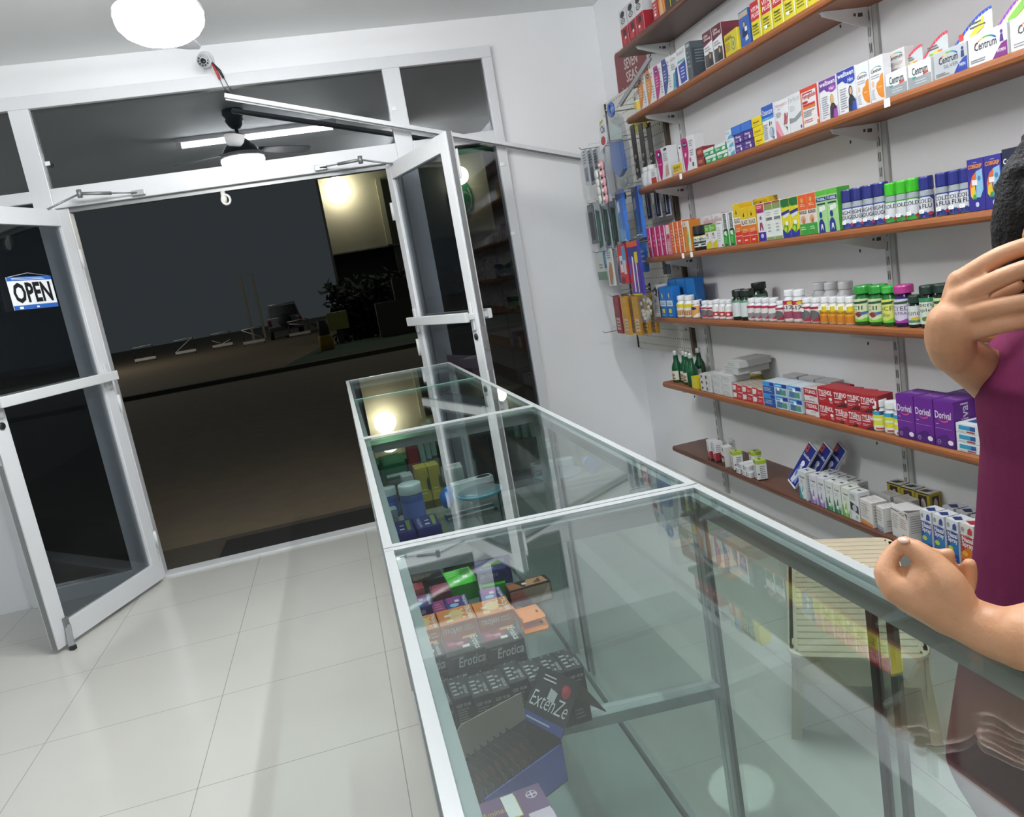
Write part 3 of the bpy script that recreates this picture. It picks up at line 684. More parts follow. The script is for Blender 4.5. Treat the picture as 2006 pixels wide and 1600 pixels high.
SHELF_WHAT = {1: 'topmost wooden wall shelf with red and white boxes', 2: 'second wooden wall shelf from the top', 3: 'third wooden wall shelf, carrying tall vitamin boxes', 4: 'fourth wooden wall shelf, carrying bottles with blue and green caps', 5: 'fifth wooden wall shelf, carrying rows of pill bottles', 6: 'sixth wooden wall shelf, with green glass bottles at its end', 7: 'bottom dark brown wall shelf, dusty and partly empty'}
STD = (3.72, 2.312, .9)
for s, z in ZS.items():
    m = WOOD2 if s in (1, 7) else WOOD
    y1 = 3.90 if s != 7 else 3.885; y0 = -.6; t = .03; b = MB()
    prof = [(XF + .008, z - t), (XW, z - t), (XW, z), (XF + .008, z), (XF + .002, z - .006), (XF, z - .015), (XF + .002, z - .024)]
    b.prism(prof[::-1], y0, y1, m, 'y')
    o = b.build('wall_shelf'); tag(o, SHELF_WHAT[s], 'shelf', 'wooden wall shelves')
    for y in STD:
        g = MB(); g.prism([(XW - .003, z - t - .001), (XW - .003, z - t - .062), (XW - .05, z - t - .055), (XW - .185, z - t - .014), (XW - .19, z - t - .001)], y - .0015, y + .0015, mat('d9dadb', .35), 'y')
        g.box(XW - .19, XW - .003, y - .009, y + .009, z - t - .003, z - t - .0005, mat('d9dadb', .35))
        g.deco([('r', '5a5c5e', .14, .55, .24, .75), ('r', '5a5c5e', .28, .6, .33, .75), ('e', '5a5c5e', .62, .18, .02, .1)], lambda u, v, of: (XW - .01 - .18 * u, y - .0016 - of, z - t - .06 + .06 * v))
        o2 = g.build('shelf_bracket', o); o2['label'] = 'white steel bracket'
for i, y in enumerate(STD):
    b = MB(); b.box(XW - .012, XW, y - .0125, y + .0125, .02, CEIL - .15, mat('d2d3d3', .35), .001).box(XW - .010, XW, y - .034, y - .0135, .02, CEIL - .15, mat('b4b5b3', .4), .001)  # grey side strip widens the rail, its shaded band put into the colour
    sl = [('r', '3c3d3f', u0, (k + .2) / 52, u0 + .12, (k + .8) / 52) for k in range(52) for u0 in (.28, .60)]
    b.deco(sl[:], lambda u, v, of: (XW - .012 - min(of, .0012), y + .0125 - .025 * u, .04 + 2.6 * v))
    tag(b.build('shelf_standard'), ('slotted white upright rail near the pegboard', 'slotted white upright rail behind the middle of the shelves', 'slotted white upright rail behind the person')[i], 'shelf rail', 'slotted shelf rails')
# small price tickets on shelf edges
for s, y in ((3, 3.37), (3, 2.015), (4, 3.45), (4, 3.36)):
    tk = MB().box(XF - .0012, XF - .0002, y - .012, y + .012, ZS[s] - .026, ZS[s] - .002, mat('f0f0ee', .5))
    tag(tk.build('price_ticket'), {(3, 3.37): 'white price ticket stuck on third shelf edge below yellow carton', (3, 2.015): 'white price ticket on third shelf edge below silver box', (4, 3.45): 'left white price ticket on the fourth shelf edge', (4, 3.36): 'right white price ticket on the fourth shelf edge'}[(s, y)], 'price ticket')

RZ = -PI / 2          # pack front turned towards the counter (-x)
ITEMS = []
def put(s, name, cat, desc, plural, mesh, y, sb=.012, zo=0.0, pos=None, stick=(), rz=0.0, parts=(), lab=None, grp=None):
    """queue an item; labels are completed once the whole row is known"""
    o = link(name, mesh, None, (XF + sb, y, ZS[s] + zo + .0006), (0, 0, RZ + math.radians(rz)))
    for p in stick: sticker(o, *p)
    for pn, pm, pl in parts:
        c = link(pn, pm, o)
        if pl: c['label'] = pl
    ITEMS.append([o, s, cat, desc, plural, pos, lab, grp])
    return o
def finish_labels():
    rows = {}
    for it in ITEMS: rows.setdefault((it[1], it[3]), []).append(it)
    for (s, desc), its in rows.items():
        n = len(its)
        its.sort(key=lambda q: -q[0].location.y)
        for i, (o, s, cat, desc, plural, pos, lab, grp) in enumerate(its):
            if lab: L = lab
            elif n == 1: L = f'{desc} on {SN[s]}'
            elif pos: L = f'{desc} on {SN[s]}, {pos}'
            else: L = f'{desc} on {SN[s]}, {nth(i, n)}'
            tag(o, L, cat, (grp or f'{plural} on the {SN[s]}') if n > 1 or grp else None)

# ---- cartons
def C(s, desc, y, w, h, d, base, front, right=(), top=(), plural=None, sb=.012, zo=0.0, pos=None, stick=(), name='medicine_carton', cat='box', rz=0, lab=None, rb=None, tb=None, key=None, grp=None):
    k = key or desc
    if (k, s) not in _CM: _CM[(k, s)] = carton_mesh(name, w, h, d, base, front, right, top, (), rb, tb)
    return put(s, name, cat, desc, plural or desc + 's', _CM[(k, s)], y, sb, zo, pos, stick, rz, (), lab, grp)
_CM = {}
W = 'e6e6e8'
# ---- bottles: body + cap + label parts
_BM = {}
def bottle(s, desc, y, dia, h, body, cap, label_col, lab_v, lab_els, plural=None, sb=.012, caph=.2, neck=.72, zo=0.0, stick=(), pos=None, lab=None, ribs=True, key=None, capr=.8, lbl=None, rough=.3, name='pill_bottle'):
    k = (key or desc, s); R = dia / 2
    if k not in _BM:
        m = MB(); zs = h * (1 - caph) - .004; zt = zs - h * .10
        m.lathe([(R * .9, 0), (R, .003), (R, zt - h * .04), (R * .96, zt), (R * neck, zs), (R * neck, zs + .004)], mat(body, rough, k_=INK), 18, (0, R, 0))
        c = MB(); rc = R * capr; z0 = h * (1 - caph)
        pr = [(rc * .97, z0), (rc, z0 + .002), (rc, h - .004), (rc * .93, h)]
        c.lathe(pr, mat(cap, .35, k_=INK), 24, (0, R, 0), smooth=not ribs)
        l = MB(); rr = R + .0007
        l.deco([('r', mat(label_col, .4, k_=INK) if isinstance(label_col, str) else label_col, 0, 0, 1, 1)] + list(lab_els), lambda u, v, o: ((rr + o) * math.sin((u - .5) * 3.0 + .42), R - (rr + o) * math.cos((u - .5) * 3.0 + .42), h * (lab_v[0] + (lab_v[1] - lab_v[0]) * v)), 10)
        _BM[k] = (m.mesh('bottle_body'), c.mesh('cap'), l.mesh('bottle_label'))
    bm_, cm, lm = _BM[k]
    return put(s, name, 'bottle', desc, plural or desc + 's', bm_, y, sb, zo, pos, stick, 0, (('cap', cm, None), ('bottle_label', lm, lbl)), lab)

def person_pic(u, v, s, hair, skin, cloth):
    return [('e', hair, u, v + .02 * s, .11 * s, .10 * s), ('e', skin, u + .01, v, .075 * s, .085 * s), ('p', cloth, [(u - .2 * s, 0), (u - .2 * s, v - .2 * s), (u - .08 * s, v - .1 * s), (u + .1 * s, v - .1 * s), (u + .2 * s, v - .22 * s), (u + .2 * s, 0)])]

# ===== top shelf
for y in (3.805, 3.705, 3.612):
    C(1, 'tall box with white top and red lower half', y, .088, .17, .085, W, [('r', 'b3202f', 0, 0, 1, .5), ('e', '2b2b2e', .5, .68, .3, .08), ('e', W, .5, .68, .24, .055), ('t', '2b2b2e', 'LIVEX', .3, .65, .7, .71, .02), ('e', '2b2b2e', .5, .86, .3, .09), ('p', '3a2428', [(.3, .25), (.75, .28), (.7, .42), (.35, .44)]), ('ln', 'd88088', .2, .05, .8, .2, 3)], [('r', 'b3202f', 0, 0, 1, .5), ('r', 'dcdcde', 0, .5, 1, 1)], stick=[(.01, .035)] if y > 3.65 else [(-.01, .03)], plural='tall red and white boxes')
C(1, 'narrow red and white box with a small picture', 3.44, .05, .14, .10, 'c23a40', [('r', W, 0, .55, 1, 1), ('ln', 'f0d0d0', .2, .1, .8, .5, 4)], stick=[(.0, .02)])
C(1, 'orange and light blue box', 3.376, .06, .14, .06, 'e08a3a', [('p', '6fb0d8', [(0, .5), (.6, .55), (.9, 1), (0, 1)]), ('p', 'e6b890', [(.2, 0), (.8, 0), (.6, .5), (.3, .5)])])
for y in (3.309, 3.25): C(1, 'dark grey box with yellow edge', y, .054, .13, .07, '3a3a36', [('r', 'e0d03a', .88, 0, 1, 1), ('ln', 'c8c8b8', .15, .3, .75, .9, 6)], plural='dark grey boxes with yellow edges')
C(1, 'bright yellow box', 3.195, .048, .12, .06, 'ecd928', [('ln', '8a7c18', .2, .3, .8, .9, 4)])

# ===== second shelf
bottle(2, 'small white bottle with dark cap and yellow label', 3.795, .062, .145, 'e6e6e2', '26262a', 'e8e6dc', (.1, .62), [('r', 'e3c23a', 0, 0, 1, .5), ('t', '3a3a3e', 'ABIDEC', .3, .6, .7, .8)], caph=.18)
def swoosh(c1, c2, acc='2a2f6b', txt=''):
    return [('p', c1, [(0, .1), (.0, 1), (.5, 1), (.68, .8), (.72, .55), (.6, .3), (.3, .05), (.15, 0), (0, 0)]), ('e', acc, .3, .84, .2, .065), ('t', 'e8e8f2', 'Vitals', .16, .815, .44, .865, .02), ('ln', c2, .12, .35, .5, .7, 4), ('ln', '8a8c92', .7, .1, .95, .5, 5), ('ln', '9a9ca2', .72, .7, .95, .9, 2)]
for y in (3.692, 3.592): C(2, 'white carton with an orange curved panel', y, .088, .153, .06, W, swoosh('dc9350', 'f0c89a'))
C(2, 'white carton with a magenta curved panel', 3.497, .084, .148, .06, W, swoosh('b52a78', 'e8a8cc'))
C(2, 'white carton with a navy curved panel', 3.408, .082, .152, .06, W, swoosh('3a4a8e', 'a8b4dc'))
C(2, 'white carton with teal and navy panels', 3.331, .062, .146, .07, W, [('p', '3f9aa0', [(.1, .0), (.9, .05), (.95, .5), (.3, .45)]), ('t', '9aa0a6', 'wellman', .06, .82, .95, .93, .0), ('p', '2a3a8c', [(.55, .0), (1, 0), (1, .6), (.7, .55)]), ('ln', '8a9098', .1, .55, .8, .75, 3)])
C(2, 'white carton with a navy triangle next to clear pack', 3.256, .082, .148, .035, W, [('p', '2a3f9c', [(.25, .02), (.95, .05), (.98, .62), (.1, .55)]), ('t', '8f949a', 'Formula-50', .05, .84, .95, .95, .0), ('r', '5fb0b0', .08, .62, .95, .68), ('ln', 'c8d0ee', .35, .15, .8, .5, 4)])
C(2, 'dark clear plastic pack at the end of the left row', 3.185, .04, .15, .10, '4a5258', [('r', 'a8b0b4', .1, .88, .9, .97), ('ln', '8a9298', .2, .3, .8, .8, 4)], [('r', '39424a', .06, .06, .94, .82), ('ln', '7a858c', .2, .4, .8, .8, 5)])
for y in (3.014, 2.936): C(2, 'maroon and white carton with a dark photograph', y, .074, .14, .09, W, [('p', '5e1c2c', [(0, .62), (1, .7), (1, 1), (0, 1)]), ('r', '4a4642', .05, .02, .95, .38)] + [('e', '2a2624', .62, .32, .14, .1), ('e', 'c8a080', .64, .3, .09, .07), ('p', '1e1e22', [(.4, .02), (.45, .2), (.85, .2), (.92, .02)])] + [('t', 'e8dcd8', 'Ultra', .15, .85, .6, .93, .02, .2), ('t', 'e8dcd8', 'Ginseng', .15, .74, .9, .84, .02, .2), ('ln', '9a9694', .1, .45, .9, .6, 2)], [('r', '6b2233', 0, .82, 1, 1), ('r', '5a1a2a', 0, .0, 1, .82)])
C(2, 'low yellow carton with a round green emblem', 2.838, .112, .082, .05, 'd9c62c', [('e', '7a9a4a', .68, .42, .17, .3), ('e', 'dccf6a', .68, .42, .12, .22), ('e', '6a8a52', .68, .42, .06, .14), ('t', '6a5e14', 'GINSENG', .06, .7, .6, .85, .03), ('ln', '8a7e2a', .06, .2, .45, .6, 4)], rz=-5)
C(2, 'blue carton with a picture of a person', 2.735, .066, .124, .06, '2f5ca8', [('r', 'b8a890', .05, .82, .95, .97)] + [('e', '3a2c28', .5, .62, .14, .09), ('e', 'c89c7c', .5, .6, .1, .07), ('p', '1f2a4c', [(.25, .25), (.3, .5), (.7, .5), (.78, .25)]), ('p', 'd8d4cc', [(.5, .12), (.85, .15), (.8, .28), (.55, .24)]), ('r', 'e8e8e8', .55, .4, .8, .52)], [('r', '2a549c', 0, 0, 1, 1)])
for i, y in enumerate((2.656, 2.585, 2.517, 2.45, 2.385, 2.321, 2.262)):
    C(2, 'yellow pack with red upper half behind a clear strip', y, .062, .128, .05, 'd8cc2a', [('r', 'b8202e', 0, .5, 1, 1) if i < 9 else (), ('t', 'f0d8d4', 'VITA', .1, .74, .9, .86, .03, .1), ('t', 'f0d8d4', 'PLUS', .1, .58, .9, .7, .03, .1), ('r', 'e6e8e4', .92, 0, 1, 1), ('ln', '6e6a1a', .1, .1, .85, .42, 4), ('t', '3a3c20', 'Omega', .1, .32, .6, .42, .02)], stick=[(-.01, .02)] if i in (1, 3) else (), plural='yellow and red packs in a row', name='vitamin_pack', cat='pack')

# ===== third shelf
for y in (3.832, 3.757): bottle(3, 'small white plastic bottle', y, .062, .098, 'e8e8e9', 'eeeef0', 'e2e2e6', (.1, .62), [('ln', 'a09aa0', .3, .2, .75, .8, 4)], caph=.22)
C(3, 'tiny white and red carton', 3.688, .062, .07, .05, W, [('r', 'c03a34', 0, 0, 1, .4), ('ln', '9a9a9e', .2, .5, .8, .85, 3)])
C(3, 'tall white carton with a large magenta panel, next to the white bottles', 3.565, .135, .148, .05, W, [('p', 'b8186e', [(.0, 1), (.42, 1), (.5, .8), (.5, .5), (.4, .2), (.28, 0), (.18, .0), (.0, .85)]), ('e', '2a2c5c', .28, .82, .15, .1), ('e', 'e8e8f0', .24, .84, .06, .05), ('t', 'e8c8dc', 'Pregna', .1, .48, .42, .54, .01), ('e', '2c2c30', .8, .92, .14, .04), ('p', 'c0a890', [(.62, .05), (.95, .1), (.9, .45), (.7, .4)]), ('ln', '8a8a90', .6, .55, .95, .82, 5)], name='vitamin_carton')
C(3, 'white carton with a small photograph behind yellow one', 3.515, .098, .138, .035, W, [('e', '2c2c30', .4, .92, .18, .035), ('r', 'c8bcb4', .12, .45, .75, .8), ('p', '6a5a50', [(.3, .5), (.5, .5), (.5, .75), (.3, .75)]), ('e', '2c2c30', .9, .92, .1, .03)], sb=.065)
C(3, 'low yellow and white carton before the photograph carton', 3.418, .108, .054, .045, W, [('r', 'e4c82a', .04, .2, .96, .92), ('r', 'd8763a', .0, .04, 1, .14), ('t', '6a4a18', 'BABY', .15, .5, .8, .72, .03), ('ln', '7a6a2a', .15, .3, .7, .44, 1)])
C(3, 'tall white carton with a large magenta panel, beside maroon boxes', 3.292, .124, .146, .05, W, [('p', 'b8186e', [(.0, 1), (.42, 1), (.52, .85), (.52, .55), (.42, .25), (.25, 0), (.12, .0), (.0, .85)]), ('e', '2a2c5c', .26, .8, .17, .08), ('t', 'dfe0f0', 'Vital', .14, .78, .38, .83, .02), ('p', 'ecd0e0', [(.2, .42), (.34, .46), (.32, .56), (.2, .54)]), ('ln', '8a8a90', .62, .4, .9, .6, 3), ('ln', '8a8a90', .62, .68, .92, .88, 3), ('e', 'c44a98', .6, .3, .07, .07), ('p', '4a4a50', [(.72, .08), (.84, .08), (.84, .2), (.72, .2)])], name='vitamin_carton')
for z, p in ((0, 'lower one'), (.0405, 'upper one')): C(3, 'small maroon carton', 3.190, .062, .0395, .06, '8c2a2c', [('t', 'dca07a', 'IRON', .2, .3, .8, .7, .02)], zo=z, pos=p)
C(3, 'large dark red carton set back behind green ones', 3.07, .17, .075, .06, '7a1f28', [('r', '8c2a34', 0, .5, 1, 1)], sb=.12)
for y, a in ((3.098, 'left'), (2.999, 'right')):
    for z, b_ in ((0, 'lower'), (.031, 'upper')): C(3, 'small green and white carton', y + (.012 if z else 0), .092, .030, .05, '2f9e5c', [('r', 'e4ece6', .0, .62, 1, 1), ('t', 'eaf4ec', 'Eno', .1, .2, .45, .55, .03), ('p', 'e8efe8', [(.6, .1), (.95, .1), (.95, .5), (.75, .5)])], zo=z, pos=b_ + ' ' + a, name='tablet_carton')
for i in range(3): C(3, 'small white and sky blue carton', 2.925 + .004 * i, .054, .032, .06, 'dfe8ee', [('p', '5aa8d8', [(.3, 0), (1, 0), (1, .5), (.5, .35)]), ('ln', '7a8a9a', .12, .55, .7, .85, 2)], zo=.0328 * i, pos=('lowest', 'middle', 'topmost')[i] + ' of the stack', name='tablet_carton')
for y, a in ((2.858, 'left'), (2.789, 'right')):
    for z, b_ in ((0, 'lower'), (.0345, 'upper')): C(3, 'small violet carton', y + .002, .066, .0335, .06, '4a3180', [('t', 'e4daf0', 'Sleep', .15, .52, .75, .85, .03, .1), ('e', 'e6e2ee', .7, .3, .1, .2), ('ln', 'b8a8d8', .12, .12, .5, .4, 2)], zo=z, pos=b_ + ' ' + a, name='tablet_carton')
for y, a in ((2.876, 'left'), (2.80, 'right')): C(3, 'blue carton lying on the violet ones', y, .072, .034, .07, '2f62b8', [('r', '3a72c8', .03, .1, .97, .9)], zo=.069, pos=a + ' one', name='tablet_carton')
for i in range(3): C(3, 'small yellow carton', 2.717 + .004 * i, .064, .034, .05, 'e6d01e', [('t', '8a3a1c', 'ImmunoK', .18, .35, .85, .62, .02), ('ln', 'b09a1a', .2, .12, .7, .28, 1)], zo=.0348 * i, pos=('lowest', 'middle', 'topmost')[i] + ' of the stack', name='tablet_carton')
C(3, 'white carton with blue top band and foot skeleton picture', 2.644, .078, .128, .05, W, [('r', '2a55b0', 0, .66, 1, 1), ('r', '3f9ad0', 0, .6, 1, .67), ('t', 'e8eef8', 'Osteocare', .05, .74, .93, .9, .012), ('ln', 'b8d4ee', .2, .62, .7, .66, 1), ('p', '2c3038', [(.55, .42), (.62, .4), (.66, .52), (.6, .54)]), ('p', '2c3038', [(.72, .42), (.8, .46), (.78, .52), (.73, .5)]), ('e', '8fa0b8', .72, .22, .2, .15), ('p', 'd8dee8', [(.58, .12), (.64, .12), (.64, .32), (.58, .32)]), ('p', 'd8dee8', [(.7, .12), (.75, .12), (.75, .34), (.7, .34)]), ('ln', '9aa0aa', .06, .06, .45, .5, 9), ('e', '5a6a88', .85, .06, .07, .04)], name='vitamin_carton')
C(3, 'white carton with rose lily and pink corner', 2.557, .082, .124, .05, W, [('t', 'c07a84', 'Menopace', .05, .8, .96, .93, .0), ('r', '4a4a50', .25, .76, .4, .775), ('p', 'e8a0b0', [(0, 0), (.55, 0), (.2, .45), (0, .5)]), ('p', 'd06884', [(0, 0), (.3, 0), (0, .25)]), ('p', '9a4a50', [(.62, .3), (.72, .62), (.82, .6), (.86, .32)]), ('p', 'b86a6c', [(.72, .3), (.92, .62), (.98, .55), (.86, .28)]), ('p', '4c5a44', [(.56, .36), (.72, .2), (.66, .3)]), ('p', '5a6a4c', [(.74, .24), (.85, .1), (.9, .2)]), ('ln', 'a8a0a4', .1, .55, .5, .7, 4)], name='vitamin_carton')
C(3, 'plain silvery white carton with a grey wave', 2.477, .072, .126, .05, 'e0e0e2', [('t', 'a8aab0', 'Perfectil', .04, .80, .96, .94, .0), ('p', '8a9094', [(0, .4), (.4, .36), (1, .5), (1, .36), (.5, .26), (0, .25)]), ('ln', 'b0b2b8', .1, .55, .6, .72, 3), ('e', '5c4a8e', .92, .08, .07, .05)], name='vitamin_carton')
C(3, 'red framed white carton with red lettering', 2.392, .096, .129, .05, 'eae4e2', [('r', 'd88a64', 0, 0, .08, 1), ('r', 'c22a32', .9, 0, 1, 1), ('r', 'c8402e', 0, .9, 1, 1), ('t', 'a8202c', 'Feroglobin', .12, .68, .88, .84, .02), ('p', 'b01c28', [(.14, .84), (.7, .84), (.7, .87), (.14, .87)]), ('r', 'b02a34', .1, .6, .4, .66), ('r', 'c03030', .12, .53, .82, .58), ('r', 'd8763a', .12, .46, .82, .525), ('ln', '8a8a8e', .12, .25, .8, .42, 4), ('ln', 'd08a80', .12, .1, .7, .2, 2), ('e', 'e8e0da', .92, .1, .06, .07), ('e', 'd8762a', .92, .06, .06, .05)], name='vitamin_carton')
def teen(c1, c2, who, hair, cloth):
    return [('p', c1, [(0, .72), (.3, .76), (.45, .68), (.95, .66), (1, .7), (1, 1), (0, 1)]), ('e', c2, .76, .72, .22, .09), ('t', 'f0eef6', 'wellteen', .04, .84, .96, .96, .02), ('t', 'f0eef6', who, .6, .69, .9, .78, .01, .1), ('ln', '9a98a2', .1, .1, .55, .6, 9), ('ln', '6a6a72', .08, .05, .35, .08, 1)] + [('e', hair, .72, .46, .11, .13), ('e', 'd8b090', .73, .47, .07, .085), ('p', cloth, [(.54, .0), (.58, .28), (.66, .36), (.82, .36), (.94, .26), (1, 0)]), ('p', c2, [(.75, 0), (.8, .2), (.95, .2), (1, .3), (1, 0)])]
C(3, 'violet topped carton with a blonde girl pictured', 2.293, .086, .127, .05, W, teen('6a3a8e', '9a4aa8', 'Her', 'c8a05a', '3a2c34'), name='vitamin_carton')
C(3, 'blue topped carton with a dark haired boy pictured', 2.201, .084, .130, .05, W, teen('2c3f9e', '2c4fae', 'Him', '3a2c24', '2a2c34'), name='vitamin_carton')
RB_ = ['a8283c', 'd8763a', 'e4cc3a', '5aa84a', '2a88a0', '2a5ca8']
def centrum(u0, v0, u1, v1):
    cu = u0 + (u1 - u0) * .55
    return [('a', RB_, cu, v0 + .02, (u1 - u0) * .56, (v1 - v0) * 1.35, 178, 35, .14), ('t', '2e3136', 'Centrum', u0, v0, u1, v1, .018)]
for y in (2.127, 2.065):
    C(3, 'narrow white carton with an orange bulb panel', y, .058, .127, .028, W, centrum(.12, .66, .88, .74) + [('ln', 'a8a8ac', .1, .52, .9, .62, 2), ('e', 'e08a2a', .78, .26, .42, .2) if False else ('p', 'e08a2a', [(.42, .3), (.5, .42), (.7, .46), (.78, .56), (.98, .6), (.98, .04), (.75, .06), (.55, .14)]), ('e', 'eabf9a', .2, .42, .1, .07), ('ln', 'f0c08a', .55, .28, .9, .34, 1), ('ln', 'b8b8ba', .08, .06, .35, .3, 5)], name='vitamin_carton')
C(3, 'greyish carton standing behind the silver boxes', 2.04, .078, .132, .035, 'd2ccc9', centrum(.15, .82, .9, .9) + [('t', 'a8a09c', 'SPECIALIST', .1, .68, .9, .74, .0), ('ln', 'b8b0ac', .3, .58, .7, .64, 1), ('p', 'd8763a', [(0, .1), (.4, .14), (.5, .3), (.2, .36), (0, .32)])], sb=.058, name='vitamin_carton')
for i, y in enumerate((1.988, 1.898)):
    C(3, 'low white and silver box with slanted top print', y, .084, .066, .045, 'e6e8ea', [('p', '9a9fa2', [(0, 0), (1, 0), (1, .42), (.4, .4), (0, .5)]), ('t', '26282c', 'Centrum', .18, .5, .86, .82, .018), ('p', '2a9a8a', [(.18, .36), (.3, .36), (.34, .46), (.18, .44)]), ('p', 'c84a3a', [(.66, .4), (.9, .46), (.88, .54), (.66, .5)]), ('ln', 'c8cccf', .3, .1, .9, .3, 2)], name='vitamin_carton', plural='low silver boxes')
def arc_card(w, h, base, edge, name='display_card'):
    m = MB(); n = 12
    pts = [(-w / 2, 0), (w / 2, 0)] + [(w / 2 - w * q / n, h * (.55 + .45 * math.sin(PI * (.5 - q / n * .5)))) for q in range(n + 1)]
    m.prism(pts, 0, .0015, mat(base), 'y')
    ec = mat(edge)
    for q in range(n):
        a, b_ = pts[2 + q], pts[3 + q]
        m.add([(a[0], -.0006, a[1]), (b_[0], -.0006, b_[1]), (b_[0] + .003, -.0006, b_[1] - .007), (a[0] + .001, -.0006, a[1] - .007)], [(0, 1, 2, 3)], ec)
    return m, (lambda u, v, o: (-w / 2 + w * u, -.0008 - o, h * v))
for i, (y, h_) in enumerate(((2.0, .122), (1.908, .128))):
    m, mp = arc_card(.104, h_, 'a9adae', 'b8344a')
    m.deco([('r', '8ab04a', .35, .4, .5, .66), ('r', 'd8c83a', .5, .42, .65, .68), ('r', 'd8883a', .65, .42, .8, .68), ('ln', '5c6062', .3, .72, .8, .82, 2), ('t', '3a78a8', 'A', .15, .45, .28, .6)], mp)
    put(3, 'display_card', 'card', 'grey arched display card with red rim', 'grey arched display cards', m.mesh('display_card'), y, .072)
C(3, 'low silver box with a blue corner', 1.79, .112, .068, .045, 'b9bdc1', centrum(.16, .5, .74, .78) + [('t', '5a5e64', 'SILVER', .3, .3, .74, .43, .0), ('p', '23409a', [(.6, 0), (1, 0), (1, .5), (.88, .45), (.72, .25)]), ('e', '2a3a6e', .88, .82, .035, .06), ('p', '2a3a6e', [(.83, .5), (.93, .5), (.92, .74), (.84, .74)]), ('t', 'd8dcec', 'MEN', .78, .18, .95, .3, .02), ('ln', '7a7e84', .05, .06, .5, .2, 2)], name='vitamin_carton')
m, mp = arc_card(.126, .138, 'c9cbb8', '26409a'); m.deco([('p', 'd8cc4a', [(.35, .5), (.8, .7), (.8, .9), (.4, .6)]), ('ln', '5a5c52', .45, .72, .85, .86, 2), ('r', 'c03a3a', .16, .6, .28, .72)], mp)
put(3, 'display_card', 'card', 'pale arched display card with blue rim', 'arched cards', m.mesh('display_card'), 1.765, .062)
C(3, 'low white box with a violet corner', 1.672, .116, .073, .045, 'eaeaec', centrum(.16, .46, .74, .74) + [('p', '7a2a78', [(.62, 0), (1, 0), (1, .48), (.85, .42), (.72, .2)]), ('e', '4a2a78', .87, .8, .035, .06), ('p', '4a2a78', [(.82, .48), (.92, .48), (.9, .72), (.84, .72)]), ('t', 'e8d8ea', 'WOMEN', .74, .16, .96, .27, .02), ('ln', '8a8a90', .05, .08, .5, .22, 2)], name='vitamin_carton')
m, mp = arc_card(.12, .146, 'd2cf9a', '7a3aa0'); m.deco([('p', '7ab04a', [(.3, .5), (.7, .7), (.7, .85), (.3, .62)]), ('p', '3a98c8', [(.7, .7), (1, .8), (1, .95), (.7, .85)])], mp)
put(3, 'display_card', 'card', 'pale arched display card with violet rim', 'arched cards', m.mesh('display_card'), 1.632, .062)
C(3, 'white box with a rainbow arc at the right frame edge', 1.552, .108, .074, .045, 'eaeaec', centrum(.2, .46, .86, .74) + [('ln', '8a8a90', .08, .08, .6, .24, 2)], name='vitamin_carton')

# ===== fourth shelf
for y in (3.842, 3.777, 3.718, 3.664): C(4, 'slim magenta carton with white spine', y, .05, .150, .07, 'c02a6c', [('r', 'eac8d6', .72, 0, 1, 1), ('ln', 'e890b4', .2, .3, .5, .8, 3), ('r', 'e8e2e4', .72, .5, 1, .58)], plural='slim magenta cartons', name='tea_carton')
C(4, 'pinkish white carton beside the magenta cartons', 3.612, .046, .146, .07, 'd88a9a', [('r', 'e8d8d6', .1, .7, .9, 1), ('e', 'b83a50', .5, .6, .3, .08), ('ln', 'f0d0d4', .1, .1, .9, .45, 5)], name='tea_carton')
for y in (3.56, 3.51, 3.463): C(4, 'slim orange carton with white spine', y, .045, .152, .07, 'e0662a', [('r', 'ecdcc8', .74, 0, 1, 1), ('ln', 'f0b88a', .2, .2, .55, .8, 6), ('r', 'd8a078', .74, .5, 1, .56)], plural='slim orange cartons', name='tea_carton')
C(4, 'orange and green fruit carton with white right side', 3.405, .062, .145, .06, 'd8882a', [('r', 'e6e2d4', .62, 0, 1, 1), ('p', '8aa83a', [(.3, .2), (.7, .3), (.8, .7), (.5, .5)]), ('p', 'd8c84a', [(.4, .5), (.7, .6), (.7, .8)]), ('r', 'e0ddd2', .0, .82, .62, 1), ('t', '5a5a50', 'CH', .1, .85, .4, .95, .02)], name='tea_carton')
for y in (3.338, 3.268): bottle(4, 'dark bottle with a white label and black cap', y, .06, .112, '222426', '1e2022', 'e2e6e0', (.14, .58), [('r', 'e0dc9a', 0, .86, 1, 1), ('r', '3c4a40', .2, .3, .8, .5), ('t', '20302a', 'CTROL', .22, .58, .78, .78, .03), ('r', '26282a', .3, .1, .6, .25)], caph=.36, capr=.98)
for y in (3.33, 3.24): C(4, 'pink and white carton behind the dark bottles', y, .085, .15, .04, 'd8b8ba', [('r', 'c84a30', .0, .88, 1, 1) if y < 3.3 else ('r', 'e4e2e0', 0, .86, 1, 1), ('t', '8a8484', 'BAM', .3, .86, .6, .93, .0) if y > 3.3 else ('r', 'd8503a', .1, .9, .9, .98)], sb=.085, plural='pink cartons')
for y in (3.205, 3.15): C(4, 'white and green carton with a yellow base', y, .05, .105, .05, W, [('r', '6ab02c', 0, .7, 1, 1), ('p', 'd8c82a', [(0, 0), (1, 0), (1, .35), (.3, .25), (0, .15)]), ('ln', 'e4f0d8', .1, .78, .8, .92, 2), ('e', 'c0703a', .4, .6, .18, .06), ('ln', 'a0a4a0', .2, .4, .85, .55, 2)])
C(4, 'slim white carton with a dark foot', 3.096, .046, .112, .05, W, [('r', '3a3c36', .72, .02, .95, .1), ('r', '9aa06a', .05, .9, .9, .94), ('ln', 'b4b6b2', .15, .2, .6, .8, 6)])
